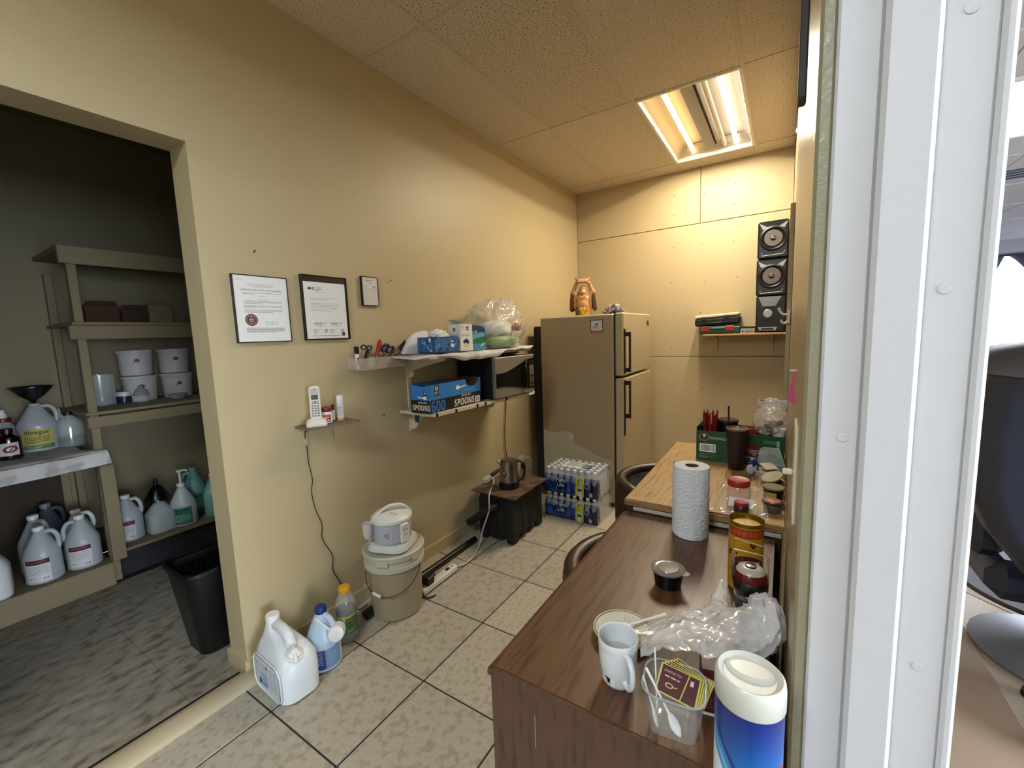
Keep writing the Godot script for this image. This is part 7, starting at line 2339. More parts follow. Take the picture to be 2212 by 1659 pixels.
func bez(ctrl: Array, u: float, v: float) -> Vector3:
	# catmull-rom surface through a grid of control points
	var nu := ctrl.size()
	var nv: int = ctrl[0].size()
	var fu := u * (nu - 1)
	var fv := v * (nv - 1)
	var iu := mini(int(fu), nu - 2)
	var iv := mini(int(fv), nv - 2)
	var col := []
	for k in range(iu - 1, iu + 3):
		var row: Array = ctrl[clampi(k, 0, nu - 1)]
		var a: Vector3 = row[clampi(iv - 1, 0, nv - 1)]
		var b: Vector3 = row[iv]
		var c: Vector3 = row[iv + 1]
		var d: Vector3 = row[clampi(iv + 2, 0, nv - 1)]
		col.append(b.cubic_interpolate(c, a, d, fv - iv))
	return (col[1] as Vector3).cubic_interpolate(col[2], col[0], col[3], fu - iu)

func rumpled(ctrl: Array, nu: int, nv: int, amp: float, freq: float, sd: int) -> SurfaceTool:
	var fn := fnl(1.0, sd, 3, FastNoiseLite.TYPE_SIMPLEX, FastNoiseLite.FRACTAL_RIDGED)
	var g := []
	for i in nu:
		var row := []
		for j in nv:
			var p := bez(ctrl, i / (nu - 1.0), j / (nv - 1.0))
			p.y += amp * fn.get_noise_3dv(p * freq)
			p.x += amp * 0.5 * fn.get_noise_3dv(p * freq + Vector3(9, 3, 5))
			row.append(p)
		g.append(row)
	var st := S()
	sheet(st, g)
	return st

func crumpled_bag() -> void:
	var t := thing("crumpled_plastic_bag", "large crumpled translucent white plastic bag sprawling over saucer and glass bowl", "plastic bag", Vector3(1.77, 0.7405, -0.88))
	var o := Vector3(1.77, 0.7405, -0.88)
	var rows := [
		[[1.690, 0.824, -0.702], [1.725, 0.848, -0.712], [1.765, 0.850, -0.728], [1.800, 0.842, -0.748], [1.826, 0.83, -0.765]],
		[[1.672, 0.808, -0.77], [1.72, 0.838, -0.80], [1.77, 0.842, -0.82], [1.82, 0.836, -0.84], [1.868, 0.81, -0.845]],
		[[1.652, 0.782, -0.83], [1.71, 0.803, -0.87], [1.77, 0.815, -0.89], [1.83, 0.84, -0.91], [1.896, 0.83, -0.90]],
		[[1.660, 0.772, -0.868], [1.715, 0.780, -0.93], [1.772, 0.792, -0.955], [1.825, 0.818, -0.95], [1.890, 0.858, -0.945]],
		[[1.705, 0.754, -0.905], [1.745, 0.757, -0.965], [1.768, 0.766, -1.055], [1.808, 0.770, -1.020], [1.884, 0.80, -0.985]]]
	var c := []
	for r in rows:
		var row := []
		for q in r:
			row.append(Vector3(q[0], q[1], q[2]) - o)
		c.append(row)
	var film := clear("bag_film", Color(0.92, 0.91, 0.92), 0.42, 0.16)
	part("upper_film", rumpled(c, 64, 54, 0.010, 11.0, 5), film, t)
	var low := []
	for r in c:
		var row := []
		for q in r:
			row.append(q + Vector3(0.004, -0.016 - 0.012 * clampf((q.y - 0.02) / 0.09, 0, 1), -0.004))
		low.append(row)
	part("lower_film", rumpled(low.slice(1), 40, 40, 0.008, 11.0, 8), film, t)
	# a limp corner pointing back along the desk
	var k := [[[1.752, 0.752, -1.035], [1.775, 0.778, -1.03], [1.806, 0.765, -1.02]], [[1.758, 0.757, -1.07], [1.775, 0.785, -1.075], [1.80, 0.765, -1.06]], [[1.762, 0.765, -1.105], [1.778, 0.785, -1.11], [1.793, 0.77, -1.10]]]
	var kc := []
	for r in k:
		var row := []
		for q in r:
			row.append(Vector3(q[0], q[1], q[2]) - o)
		kc.append(row)
	part("corner_film", rumpled(kc, 24, 20, 0.006, 18.0, 11), film, t)
	part("puffed_corner", blob(Vector3(0.036, 0.052, 0.048), 0.30, 1.2, 21, 30, 20, -0.9, true), film, t, Vector3(1.872, 0.80, -0.955) - o)

func glass_bowl() -> void:
	var t := thing("glass_bowl", "square clear glass bowl holding tea packets and plastic spoons", "bowl", Vector3(1.752, 0.7405, -0.683), 0.12)
	var gm := clear("bowl_glass", Color(0.86, 0.88, 0.88), 0.10, 0.02)
	var st := S()
	rstack(st, [[0.060, 0.056, 0.012, 0.0], [0.072, 0.066, 0.014, 0.006], [0.088, 0.080, 0.022, 0.045], [0.096, 0.088, 0.026, 0.078], [0.100, 0.092, 0.028, 0.082]], 6, true, false)
	part("bowl", st, gm, t)
	var rim := rr(0.097, 0.089, 0.027, 0.082, 8)
	rim.append(rim[0])
	part("rim", TB(rim, 0.0022, 6), mk("rim_glass", Color(0.55, 0.56, 0.56), 0.1), t)
	var white: Material = mats["white_plastic"]
	for k in 3:
		var s := thing("plastic_spoon", ["white plastic spoon with its bowl down at the front of the glass bowl", "white plastic spoon leaning on the left wall of the glass bowl", "white plastic spoon upright at the left rear of the glass bowl"][k], "spoon", Vector3(1.752, 0.7405, -0.683), 0.12)
		var a: Vector3 = [Vector3(0.012, 0.012, 0.026), Vector3(-0.022, 0.012, 0.022), Vector3(-0.026, 0.014, 0.004)][k]
		var b: Vector3 = [Vector3(-0.046, 0.090, -0.004), Vector3(-0.047, 0.094, 0.022), Vector3(-0.034, 0.118, -0.022)][k]
		var d := (b - a).normalized()
		part("handle", TB([a + d * 0.028, a + d * 0.05, b], [0.0035, 0.0022, 0.0032], 8, 0.5), white, s)
		part("spoon_bowl", TB([a - d * 0.002, a + d * 0.006, a + d * 0.016, a + d * 0.026, a + d * 0.032], [0.002, 0.0085, 0.0105, 0.0075, 0.003], 12, 0.28), white, s)
	for k in 6:
		var s := thing("tea_packet", "dark red and yellow tea packet, %s in the glass bowl" % ["foremost", "second from front", "third from front", "fourth from front", "fifth from front", "rearmost"][k], "tea packet", Vector3(1.757 + k * 0.003, 0.812 - 0.0012 * k, -0.690 - k * 0.0046), 0.05)
		s.rotation = Vector3(-0.95, 0.1, -0.16 - 0.035 * k)
		part("sachet", bx(Vector3(-0.033, -0.022, -0.0012), Vector3(0.033, 0.024, 0.0012), 0.001), mk("sachet_red", Color(0.24, 0.04, 0.06), 0.35), s)
		part("printed_face", card(0.066, 0.046, Vector3(0, 0.001, 0.0016)), tea_print(), s)

func tea_print() -> Material:
	if mats.has("tea_print"):
		return mats["tea_print"]
	var p := Print.new(330, 230, Color(0.27, 0.04, 0.07))
	var yel := Color(0.72, 0.66, 0.30)
	p.rect(0, 0, 14, 230, yel)
	p.rect(316, 0, 14, 230, yel)
	p.rect(0, 0, 330, 7, yel)
	p.rect(0, 218, 330, 12, yel)
	p.line(236, 0, 200, 230, 9, yel)
	p.text("JASMINE TEA", 32, 60, 18, Color(0.78, 0.66, 0.66), false, 0, 1.0)
	p.words(50, 80, 120, 1, 16, 12, Color(0.75, 0.62, 0.62))
	p.oval(100, 150, 34, 20, yel)
	p.oval(100, 150, 24, 12, Color(0.27, 0.04, 0.07))
	p.curve([[130, 146], [150, 152], [166, 138]], 6, yel)
	p.rect(252, 40, 26, 40, Color(0.78, 0.70, 0.68))
	return paint("tea_print", p.tex(), 0.3)

func wipes_canister() -> void:
	var t := thing("wipes_canister", "round disinfecting wipes canister with a milky lid and blue yellow label, nearest the camera", "canister", Vector3(1.8655, 0.7405, -0.596))
	part("body", L([[0.039, 0.0], [0.041, 0.003], [0.041, 0.182], [0.040, 0.186]], 44), mats["white_plastic"], t)
	var lid := mk("lid_milky", Color(0.74, 0.73, 0.68), 0.28)
	part("lid", L([[0.0412, 0.180], [0.0425, 0.182], [0.0425, 0.206], [0.0415, 0.214], [0.0385, 0.217], [0.0350, 0.215], [0.031, 0.211], [0.002, 0.210]], 48), lid, t)
	var st := S()
	var rings := []
	for q in [[0.030, 0.020, 0.2105], [0.029, 0.019, 0.2135], [0.024, 0.014, 0.2145]]:
		var ring := []
		for i in 32:
			var a := -TAU * i / 32.0
			ring.append(Vector3(cos(a) * q[0], q[2], sin(a) * q[1] - 0.008))
		rings.append(ring)
	loft(st, rings, false, true)
	part("flip_cap", st, lid, t)
	# the label runs round; the badge sits to the right of the viewer
	var p := Print.new(1024, 720, Color(0.85, 0.85, 0.86))
	for i in 300:
		var f := i / 300.0
		p.rect(0, i * 1.2, 1024, 2, Color(0.03, 0.13, 0.42).lerp(Color(0.06, 0.42, 0.68), f))
	var sweep := func(off: float, th: float, c: Color) -> void:
		var q := []
		for i in 25:
			var s := i / 24.0
			q.append(Vector2(1024 * s, 90 + off + 470 * smoothstep(0.0, 0.75, s) - 60 * smoothstep(0.7, 1.0, s)))
		for i in range(24, -1, -1):
			var s := i / 24.0
			q.append(Vector2(1024 * s, 90 + off + th + 470 * smoothstep(0.0, 0.75, s) - 60 * smoothstep(0.7, 1.0, s)))
		p.poly(q, c)
	sweep.call(-20.0, 700.0, Color(0.04, 0.17, 0.47))
	sweep.call(20.0, 700.0, Color(0.16, 0.47, 0.70))
	sweep.call(70.0, 600.0, Color(0.40, 0.66, 0.80))
	sweep.call(110.0, 600.0, Color(0.22, 0.53, 0.74))
	sweep.call(150.0, 600.0, Color(0.85, 0.86, 0.87))
	for i in 180:
		var f := i / 180.0
		p.poly([Vector2(0, 430 + i * 1.6), Vector2(250.0 + i * 1.2, 560 + i * 0.9), Vector2(250.0 + i * 1.2, 562 + i * 0.9 + 2), Vector2(0, 434 + i * 1.6)], Color(0.85, 0.85, 0.86).lerp(Color(0.80, 0.60, 0.10), f))
	p.poly([Vector2(0, 650), Vector2(470, 700), Vector2(470, 720), Vector2(0, 720)], Color(0.78, 0.56, 0.08))
	# badge
	var bx0 := 700.0
	var by := 360.0
	p.pts([[bx0 - 240, by], [bx0 - 60, by - 92], [bx0 + 60, by - 92], [bx0 + 240, by], [bx0 + 60, by + 92], [bx0 - 60, by + 92]], Color(0.60, 0.10, 0.14))
	p.pts([[bx0 - 206, by], [bx0 - 54, by - 76], [bx0 + 54, by - 76], [bx0 + 206, by], [bx0 + 54, by + 76], [bx0 - 54, by + 76]], Color(0.06, 0.07, 0.24))
	p.text("CLOROX", bx0, by + 34, 68, Color(0.88, 0.89, 0.92), true, 1, 0.98)
	p.text("Disinfecting Wipes", 640, 562, 34, Color(0.10, 0.14, 0.38), true, 0, 0.92)
	p.text("Kills 99.9% of viruses", 520, 612, 34, Color(0.45, 0.10, 0.30), true, 0, 0.92)
	p.words(540, 640, 300, 2, 30, 14, Color(0.3, 0.3, 0.4))
	part("printed_label", around(0.04125, 0.002, 0.181, -1.75, 2.15, 44), paint("wipes_print", p.tex(), 0.3), t)

func lantern() -> void:
	var t := thing("camping_lantern", "small grey camping lantern with a red ring, white top and wire handle", "lantern", Vector3(1.842, 0.7405, -1.052))
	part("base", L([[0.030, 0.0], [0.033, 0.004], [0.033, 0.018]], 32), mats["black_plastic"], t)
	part("barrel", L([[0.0315, 0.018], [0.0315, 0.068]], 32), mk("lantern_grey", Color(0.17, 0.155, 0.145), 0.35), t)
	for q in [[0.020, 0.0335], [0.026, 0.0332], [0.060, 0.0332], [0.066, 0.0335]]:
		part("chrome_ring", L([[q[1] - 0.002, q[0] - 0.002], [q[1], q[0] - 0.001], [q[1], q[0] + 0.001], [q[1] - 0.002, q[0] + 0.002]], 32), mats["chrome"], t)
	part("collar", L([[0.032, 0.068], [0.0355, 0.074], [0.0365, 0.096], [0.034, 0.100]], 32), mk("lantern_black", Color(0.03, 0.03, 0.032), 0.3), t)
	part("red_ring", L([[0.034, 0.0995], [0.035, 0.102], [0.0325, 0.114], [0.029, 0.119]], 32), mk("lantern_red", Color(0.33, 0.05, 0.05), 0.15), t)
	part("white_top", L([[0.030, 0.1185], [0.029, 0.121], [0.022, 0.128], [0.014, 0.129]], 32), mk("lantern_white", Color(0.66, 0.62, 0.56), 0.3), t)
	part("button", L([[0.0125, 0.1285], [0.0115, 0.132], [0.002, 0.133]], 24), mk("lantern_button", Color(0.12, 0.13, 0.16), 0.2), t)
	part("wire_handle", TB([Vector3(-0.034, 0.088, 0.012), Vector3(-0.036, 0.095, 0.018), Vector3(-0.037, 0.165, 0.022), Vector3(-0.034, 0.172, 0.022), Vector3(0.030, 0.172, 0.024), Vector3(0.034, 0.166, 0.024), Vector3(0.035, 0.095, 0.018), Vector3(0.033, 0.088, 0.012)], 0.0016, 6), mats["chrome"], t)
	part("wire_handle", TB([Vector3(-0.034, 0.088, -0.006), Vector3(-0.037, 0.176, -0.012), Vector3(-0.034, 0.182, -0.012), Vector3(0.022, 0.176, -0.012)], 0.0015, 6), mats["chrome"], t)

# ------------------------------------------------------------------ things on the oak table
func oak_things() -> void:
	var y := 0.7885
	var t := thing("noodle_carton", "open green printed noodle carton along the back of the oak table", "box", Vector3(1.728, y, -2.23))
	var green := Color(0.035, 0.27, 0.13)
	var p := Print.new(1080, 440, green)
	p.oval(100, 90, 66, 52, Color(0.75, 0.72, 0.70))
	p.oval(100, 90, 60, 47, Color(0.36, 0.03, 0.06))
	p.oval(102, 66, 18, 24, Color(0.80, 0.77, 0.74))
	p.text("NONGSHIM", 180, 118, 42, Color(0.66, 0.74, 0.68), true, 0, 1.1)
	p.bars(44, 190, 210, 120)
	p.words(44, 344, 210, 1, 20, 8, Color(0.5, 0.65, 0.55))
	p.words(44, 376, 170, 2, 20, 8, Color(0.5, 0.65, 0.55))
	p.oval(480, 250, 34, 80, Color(0.7, 0.78, 0.72))
	p.pts([[560, 130], [760, 100], [830, 420], [560, 440]], Color(0.28, 0.03, 0.08))
	p.text("Vegan", 600, 270, 76, Color(0.70, 0.60, 0.62), true, 0, 0.85, true, 0.2)
	p.rect(580, 300, 200, 60, Color(0.03, 0.22, 0.14))
	p.words(600, 316, 160, 1, 20, 16, Color(0.55, 0.66, 0.6))
	p.rect(840, 60, 180, 46, Color(0.20, 0.42, 0.32))
	for k in 3:
		p.rect(990, 60 + k * 40, 34, 30, Color(0.6, 0.7, 0.64))
	p.words(860, 160, 150, 4, 34, 14, Color(0.3, 0.48, 0.38))
	var gm := mk("carton_green", green, 0.45)
	var kr := mk("carton_inner", Color(0.40, 0.32, 0.24), 0.85)
	part("front_wall", bx(Vector3(-0.178, 0, 0.097), Vector3(0.178, 0.142, 0.100)), gm, t)
	part("printed_front", card(0.354, 0.140, Vector3(0, 0.071, 0.1006)), paint("noodle_front", p.tex(), 0.4), t)
	part("rear_wall", bx(Vector3(-0.178, 0, -0.100), Vector3(0.178, 0.142, -0.097)), gm, t)
	for s in [-1.0, 1.0]:
		part("end_wall", bx(Vector3(s * 0.1765 - 0.0015, 0, -0.0969), Vector3(s * 0.1765 + 0.0015, 0.160, 0.0969)), gm, t)
	part("bottom", bx(Vector3(-0.174, 0, -0.0969), Vector3(0.174, 0.003, 0.0969)), kr, t)
	var st := S(-1)
	box(st, Vector3(-0.135, 0.150, -0.06), Vector3(0.075, 0.002, 0.06), 0.0, Basis(Vector3.FORWARD, -0.35))
	part("flap", st, kr, t)
	# straws in red wrappers, in a cup inside the carton
	t = thing("straw_bundle", "bundle of red wrapped straws standing in the green carton", "straws", Vector3(1.602, y + 0.0035, -2.215))
	for i in 26:
		var a := rng.randf_range(0, TAU)
		var r := 0.022 * sqrt(rng.randf())
		var b := Vector3(cos(a) * r, 0.0, sin(a) * r)
		var tp := b * 1.7 + Vector3(rng.randf_range(-0.006, 0.004), rng.randf_range(0.200, 0.224), 0)
		part("straw", TB([b + Vector3(0, 0.0, 0), tp], 0.0038, 6), mk("straw_%d" % (i % 3), [Color(0.52, 0.09, 0.07), Color(0.62, 0.20, 0.16), Color(0.45, 0.05, 0.05)][i % 3], 0.3), t)
	t = thing("black_cup", "black takeout cup with flat lid and black straw inside the green carton", "cup", Vector3(1.672, y + 0.0035, -2.24))
	part("cup", L([[0.034, 0.0], [0.035, 0.002], [0.045, 0.172]], 32), mk("cup_black2", Color(0.02, 0.02, 0.022), 0.35), t)
	part("lid", L([[0.046, 0.170], [0.048, 0.172], [0.048, 0.178], [0.044, 0.182], [0.004, 0.182]], 32), mk("lid_dark", Color(0.16, 0.155, 0.15), 0.2), t)
	part("straw", TB([Vector3(0.004, 0.175, 0), Vector3(0.002, 0.245, -0.004)], 0.004, 8), mats["black_plastic"], t)
	t = thing("red_packet", "red foil snack packet poking out of the green carton", "packet", Vector3(1.672, y + 0.10, -2.155), 0.1)
	t.rotation.z = -0.5
	part("sachet", bx(Vector3(-0.018, 0.0, -0.004), Vector3(0.022, 0.062, 0.004), 0.003), mk("foil_red", Color(0.52, 0.13, 0.10), 0.35), t)
	part("crimp", bx(Vector3(-0.018, 0.0621, -0.001), Vector3(0.022, 0.068, 0.001)), mats["foil_red"], t)
	t = thing("orange_packet", "flat red orange packet lying in the carton behind the tumbler", "packet", Vector3(1.775, y + 0.004, -2.19))
	part("sachet", bx(Vector3(-0.04, 0.0, -0.02), Vector3(0.03, 0.158, 0.02), 0.006), mk("foil_orange", Color(0.48, 0.10, 0.08), 0.35), t)
	part("crimp", bx(Vector3(-0.04, 0.1581, -0.002), Vector3(0.03, 0.164, 0.002)), mats["foil_orange"], t)
	# tumbler
	t = thing("maroon_tumbler", "matte maroon drink tumbler with a clear lid before the green carton", "tumbler", Vector3(1.727, y, -2.058))
	part("body", L([[0.030, 0.0], [0.0325, 0.003], [0.0345, 0.06], [0.0410, 0.100], [0.0425, 0.168], [0.0430, 0.176]], 40), mk("tumbler_maroon", Color(0.125, 0.045, 0.075), 0.5), t)
	part("lid", L([[0.0435, 0.1765], [0.0445, 0.179], [0.0440, 0.184], [0.038, 0.184], [0.036, 0.179], [0.002, 0.178]], 36), mk("tumbler_lid", Color(0.42, 0.36, 0.33), 0.15), t)
	# bag of paper cups with a header card
	t = thing("bagged_cups", "clear bag of wrapped candies with a white header card on the carton", "bag", Vector3(1.848, y + 0.143, -2.20))
	part("film", blob(Vector3(0.062, 0.062, 0.055), 0.32, 2.2, 31, 36, 22, -0.85, true), mats["clear_film"], t, Vector3(0, 0.054, 0.02))
	part("film_neck", blob(Vector3(0.048, 0.045, 0.022), 0.35, 2.6, 32, 26, 16, -0.9, true), mats["clear_film"], t, Vector3(0.008, 0.108, 0.01))
	for i in 12:
		part("candy", blob(Vector3(0.016, 0.013, 0.014), 0.2, 2.0, 40 + i, 12, 8), mk("candy_%d" % (i % 3), [Color(0.70, 0.45, 0.40), Color(0.20, 0.14, 0.16), Color(0.72, 0.66, 0.64)][i % 3], 0.35), t, Vector3(rng.randf_range(-0.038, 0.036), 0.02 + 0.018 * (i / 4), rng.randf_range(-0.01, 0.045)))
	p = Print.new(400, 110, Color(0.78, 0.75, 0.73))
	p.rect(16, 6, 70, 22, Color(0.58, 0.14, 0.12))
	p.text("00", 46, 84, 46, Color(0.58, 0.16, 0.12), false, 0, 1.1)
	p.words(150, 30, 150, 3, 20, 8, Color(0.62, 0.60, 0.58))
	p.oval(190, 16, 12, 9, Color(0.2, 0.18, 0.17))
	p.words(320, 50, 60, 2, 24, 10, Color(0.5, 0.48, 0.47))
	part("header_card", bx(Vector3(-0.050, 0.126, 0.001), Vector3(0.060, 0.152, 0.003)), mats["white_paper"], t)
	part("printed_header", card(0.108, 0.0255, Vector3(0.005, 0.139, 0.0035)), paint("header_print", p.tex(), 0.5), t)
	t = thing("cup_sleeve", "short sleeve of white ribbed cups at the wall end of the carton", "cups", Vector3(1.885, y + 0.0035, -2.165))
	for k in 6:
		part("cup", L([[0.022, 0.10 + k * 0.0115], [0.0265, 0.108 + k * 0.0115], [0.0265, 0.111 + k * 0.0115], [0.021, 0.111 + k * 0.0115]], 24), mats["white_plastic"], t)
	part("bottom_cup", L([[0.017, 0.0], [0.021, 0.10]], 22), mats["white_plastic"], t)
	# clamshell with napkins
	t = thing("clamshell_box", "open clear clamshell box full of tan napkins by the right wall", "food container", Vector3(1.858, y, -1.955))
	var cp: Material = mats["clear_plastic"]
	st = S()
	rstack(st, [[0.084, 0.104, 0.012, 0.001], [0.100, 0.120, 0.016, 0.048]], 5, true, false)
	part("tray", st, cp, t)
	var edge := rr(0.102, 0.122, 0.016, 0.048, 5)
	edge.append(edge[0])
	part("tray_rim", TB(edge, 0.0018, 5), mk("clear_edge", Color(0.62, 0.63, 0.60), 0.12), t)
	st = S(-1)
	prism(st, P2([[-0.050, 0.0], [0.050, 0.0], [0.030, 0.062], [0.022, 0.068], [-0.030, 0.068], [-0.038, 0.062]]), -0.001, 0.001, Transform3D(Basis(Vector3.RIGHT, -0.12), Vector3(0, 0.049, -0.058)))
	part("lid", st, cp, t)
	part("lid_edge", TB([Vector3(-0.050, 0.049, -0.057), Vector3(-0.038, 0.111, -0.065), Vector3(-0.028, 0.117, -0.066), Vector3(0.022, 0.117, -0.066), Vector3(0.030, 0.111, -0.065), Vector3(0.050, 0.049, -0.057)], 0.0017, 5), mats["clear_edge"], t)
	part("lid_ridge", TB(smooth_path([Vector3(-0.030, 0.084, -0.060), Vector3(-0.012, 0.094, -0.061), Vector3(0.010, 0.094, -0.061), Vector3(0.030, 0.080, -0.060)], 4), 0.0015, 5), mats["clear_edge"], t)
	t = thing("napkin_stack", "folded tan paper napkins lying in the clear clamshell box", "napkins", Vector3(1.858, y + 0.0022, -1.955), 0.1)
	for k in 5:
		part("napkin", bx(Vector3(-0.038 + 0.002 * (k % 2), k * 0.0075, -0.046), Vector3(0.036, k * 0.0075 + 0.0068, 0.044 - 0.002 * (k % 3)), 0.002), mk("napkin_tan", Color(0.56, 0.46, 0.34), 0.9), t)
	st = S(-1)
	box(st, Vector3(-0.004, 0.052, -0.012), Vector3(0.052, 0.006, 0.05), 0.002, Basis(Vector3.UP, 0.5) * Basis(Vector3.RIGHT, 0.25))
	part("crooked_napkin", st, mk("napkin_pale", Color(0.70, 0.66, 0.58), 0.9), t)
	t = thing("blue_snack_bag", "small blue and white foil bag leaning beside the clamshell box", "packet", Vector3(1.790, y, -1.985), -0.5)
	t.rotation.x = -0.15
	part("foil", blob(Vector3(0.018, 0.036, 0.028), 0.2, 2.0, 61, 20, 14, -0.95), mk("foil_white", Color(0.66, 0.67, 0.70), 0.25), t, Vector3(0, 0.036, 0))
	part("blue_end", blob(Vector3(0.0195, 0.02, 0.027), 0.2, 2.0, 61, 20, 12, -0.8), mk("foil_blue", Color(0.06, 0.12, 0.35), 0.25), t, Vector3(0, 0.052, 0))
	# red lidded tubs in a zip bag
	for k in 2:
		var r: float = [0.0375, 0.0225][k]
		var h: float = [0.092, 0.046][k]
		t = thing("spice_jar", ["larger clear jar with a wide red lid inside the zip bag", "smaller jar of brown spice with a red lid at the oak table edge"][k], "jar", [Vector3(1.770, y + 0.0005, -1.632), Vector3(1.786, y + 0.0005, -1.540)][k])
		part("body", L([[r * 0.88, 0.0], [r, h * 0.06], [r, h * 0.66], [r * 0.86, h * 0.76]], 32), clear("jar_rose", Color(0.85, 0.62, 0.52), 0.42, 0.15) if k == 0 else mk("spice_brown", Color(0.16, 0.09, 0.07), 0.3), t)
		part("lid", L([[r * 0.88, h * 0.77], [r * 0.95, h * 0.78], [r * 0.95, h * 0.96], [r * 0.9, h], [r * 0.8, h * 0.985], [0.002, h * 0.985]], 32), mk("jar_red", Color(0.58, 0.10, 0.085), 0.4), t)
	t = thing("zip_bag", "clear crinkled zip bag with a pinkish seal around the red lidded jar", "plastic bag", Vector3(1.775, y, -1.64))
	var zc := [[[-0.085, 0.002, 0.118], [-0.02, 0.004, 0.125], [0.05, 0.003, 0.122], [0.092, 0.002, 0.118]], [[-0.075, 0.014, 0.065], [-0.035, 0.038, 0.060], [0.035, 0.040, 0.060], [0.085, 0.020, 0.060]], [[-0.080, 0.028, 0.010], [-0.048, 0.066, 0.022], [0.045, 0.068, 0.022], [0.088, 0.034, 0.0]], [[-0.075, 0.022, -0.06], [-0.038, 0.060, -0.045], [0.035, 0.056, -0.045], [0.082, 0.028, -0.06]]]
	var cc := []
	for r in zc:
		var row := []
		for q in r:
			row.append(Vector3(q[0], q[1], q[2]))
		cc.append(row)
	part("film", rumpled(cc, 40, 40, 0.006, 34.0, 17), mats["clear_film"], t)
	part("seal_strip", bx(Vector3(-0.085, 0.001, 0.113), Vector3(0.0, 0.004, 0.127), 0.001), mk("seal_pink", Color(0.62, 0.42, 0.42), 0.3), t)
	st = S(-1)
	box(st, Vector3(0.008, 0.030, 0.069), Vector3(0.075, 0.0012, 0.034), 0.0, Basis(Vector3.RIGHT, 0.75))
	part("white_slip", st, mats["white_paper"], t)
	# olive tubs and lids by the wall
	var olive := mk("olive_plastic", Color(0.40, 0.36, 0.22), 0.35)
	t = thing("olive_bowl", "olive green plastic bowl with its lid askew against the right wall", "bowl", Vector3(1.872, y, -1.815))
	part("bowl", L([[0.022, 0.0], [0.026, 0.002], [0.036, 0.044], [0.038, 0.046], [0.034, 0.044], [0.024, 0.006], [0.002, 0.005]], 30), olive, t)
	part("lid", L([[0.036, 0.0], [0.038, 0.002], [0.036, 0.006], [0.002, 0.005]], 30, Transform3D(Basis(Vector3(0, 0, 1), 0.35) * Basis(Vector3.RIGHT, 0.25), Vector3(-0.004, 0.056, 0.0))), olive, t)
	t = thing("dark_tub", "dark plastic tub with a strip of yellow tape under the wall edge", "tub", Vector3(1.874, y, -1.715))
	part("tub", L([[0.026, 0.0], [0.028, 0.003], [0.033, 0.048], [0.034, 0.050]], 28), mk("tub_dark", Color(0.10, 0.085, 0.075), 0.3), t)
	part("lid", L([[0.034, 0.049], [0.0355, 0.051], [0.0345, 0.056], [0.002, 0.056]], 28), olive, t)
	part("yellow_tape", around(0.0335, 0.020, 0.042, -0.7, 0.3, 8, 0.0345), mk("tape_yellow", Color(0.62, 0.56, 0.26), 0.6), t)
	t = thing("sauce_tub", "small clear tub with an orange topped dark lid at the oak table corner", "tub", Vector3(1.874, y, -1.618))
	part("tub", L([[0.024, 0.0], [0.026, 0.002], [0.030, 0.030]], 28), mk("tub_smoke", Color(0.34, 0.29, 0.26), 0.15), t)
	part("lid", L([[0.031, 0.030], [0.033, 0.032], [0.032, 0.036], [0.002, 0.036]], 28), mk("lid_smoke", Color(0.07, 0.075, 0.07), 0.2), t)
	part("orange_top", L([[0.026, 0.0362], [0.024, 0.040], [0.002, 0.042]], 24), mk("orange_film", Color(0.58, 0.30, 0.16), 0.35), t)

# ------------------------------------------------------------------ right wall
func right_wall_things() -> void:
	var t := thing("coat_hook", "white plastic double coat hook on the right wall in front of the stereo", "hook", Vector3(1.905, 1.455, -2.60))
	part("plate", bx(Vector3(-0.006, -0.034, -0.014), Vector3(0.006, 0.034, 0.012), 0.003), mats["white_plastic"], t)
	part("upper_prong", TB(smooth_path([Vector3(-0.006, 0.012, 0), Vector3(-0.026, 0.014, 0.004), Vector3(-0.040, 0.030, 0.004), Vector3(-0.046, 0.048, 0.004)], 5), [0.0055, 0.0055, 0.0055, 0.0055, 0.0055, 0.0055, 0.0055, 0.0055, 0.0055, 0.0055, 0.0055, 0.006, 0.0065, 0.007, 0.0075, 0.006], 8), mats["white_plastic"], t)
	part("lower_prong", TB(smooth_path([Vector3(-0.006, -0.022, 0), Vector3(-0.018, -0.032, 0.004), Vector3(-0.030, -0.026, 0.004), Vector3(-0.034, -0.014, 0.004)], 5), 0.0052, 8), mats["white_plastic"], t)
	# pink note pinned to the wall
	t = thing("pink_note", "pink sticky note pinned by one corner, curling from the right wall", "note", Vector3(1.914, 1.32, -1.05))
	var g := []
	for i in 9:
		var s := i / 8.0
		var row := []
		for j in 5:
			var k := j / 4.0
			var w := lerpf(0.003, 0.016, s)
			row.append(Vector3(-0.001 - w * k - 0.0025 * sin(s * 3.0) * (1 - k) + 0.001 * sin(s * 9.0), -0.072 * s + 0.012 * s * k, 0.004 + 0.006 * k * s))
		g.append(row)
	var st := S()
	sheet(st, g, 0.0006)
	part("paper", st, mk("note_pink", Color(0.74, 0.30, 0.46), 0.8), t)
	part("pin", L([[0.002, 0.0], [0.002, 0.012], [0.001, 0.013]], 8, Transform3D(Basis(Vector3(0, 0, 1), PI / 2), Vector3(0.0, 0.0, 0.002))), mats["cream_plastic"], t)
	# light switch
	t = thing("light_switch", "cream light switch plate on the right wall with its toggle sticking out", "light switch", Vector3(1.9148, 1.165, -0.86))
	part("plate", bx(Vector3(-0.005, -0.082, -0.05), Vector3(0.0, 0.082, 0.05), 0.003), mats["cream_plastic"], t)
	part("toggle", bx(Vector3(-0.021, -0.010, -0.006), Vector3(-0.0051, -0.001, 0.006), 0.002), mats["cream_plastic"], t)

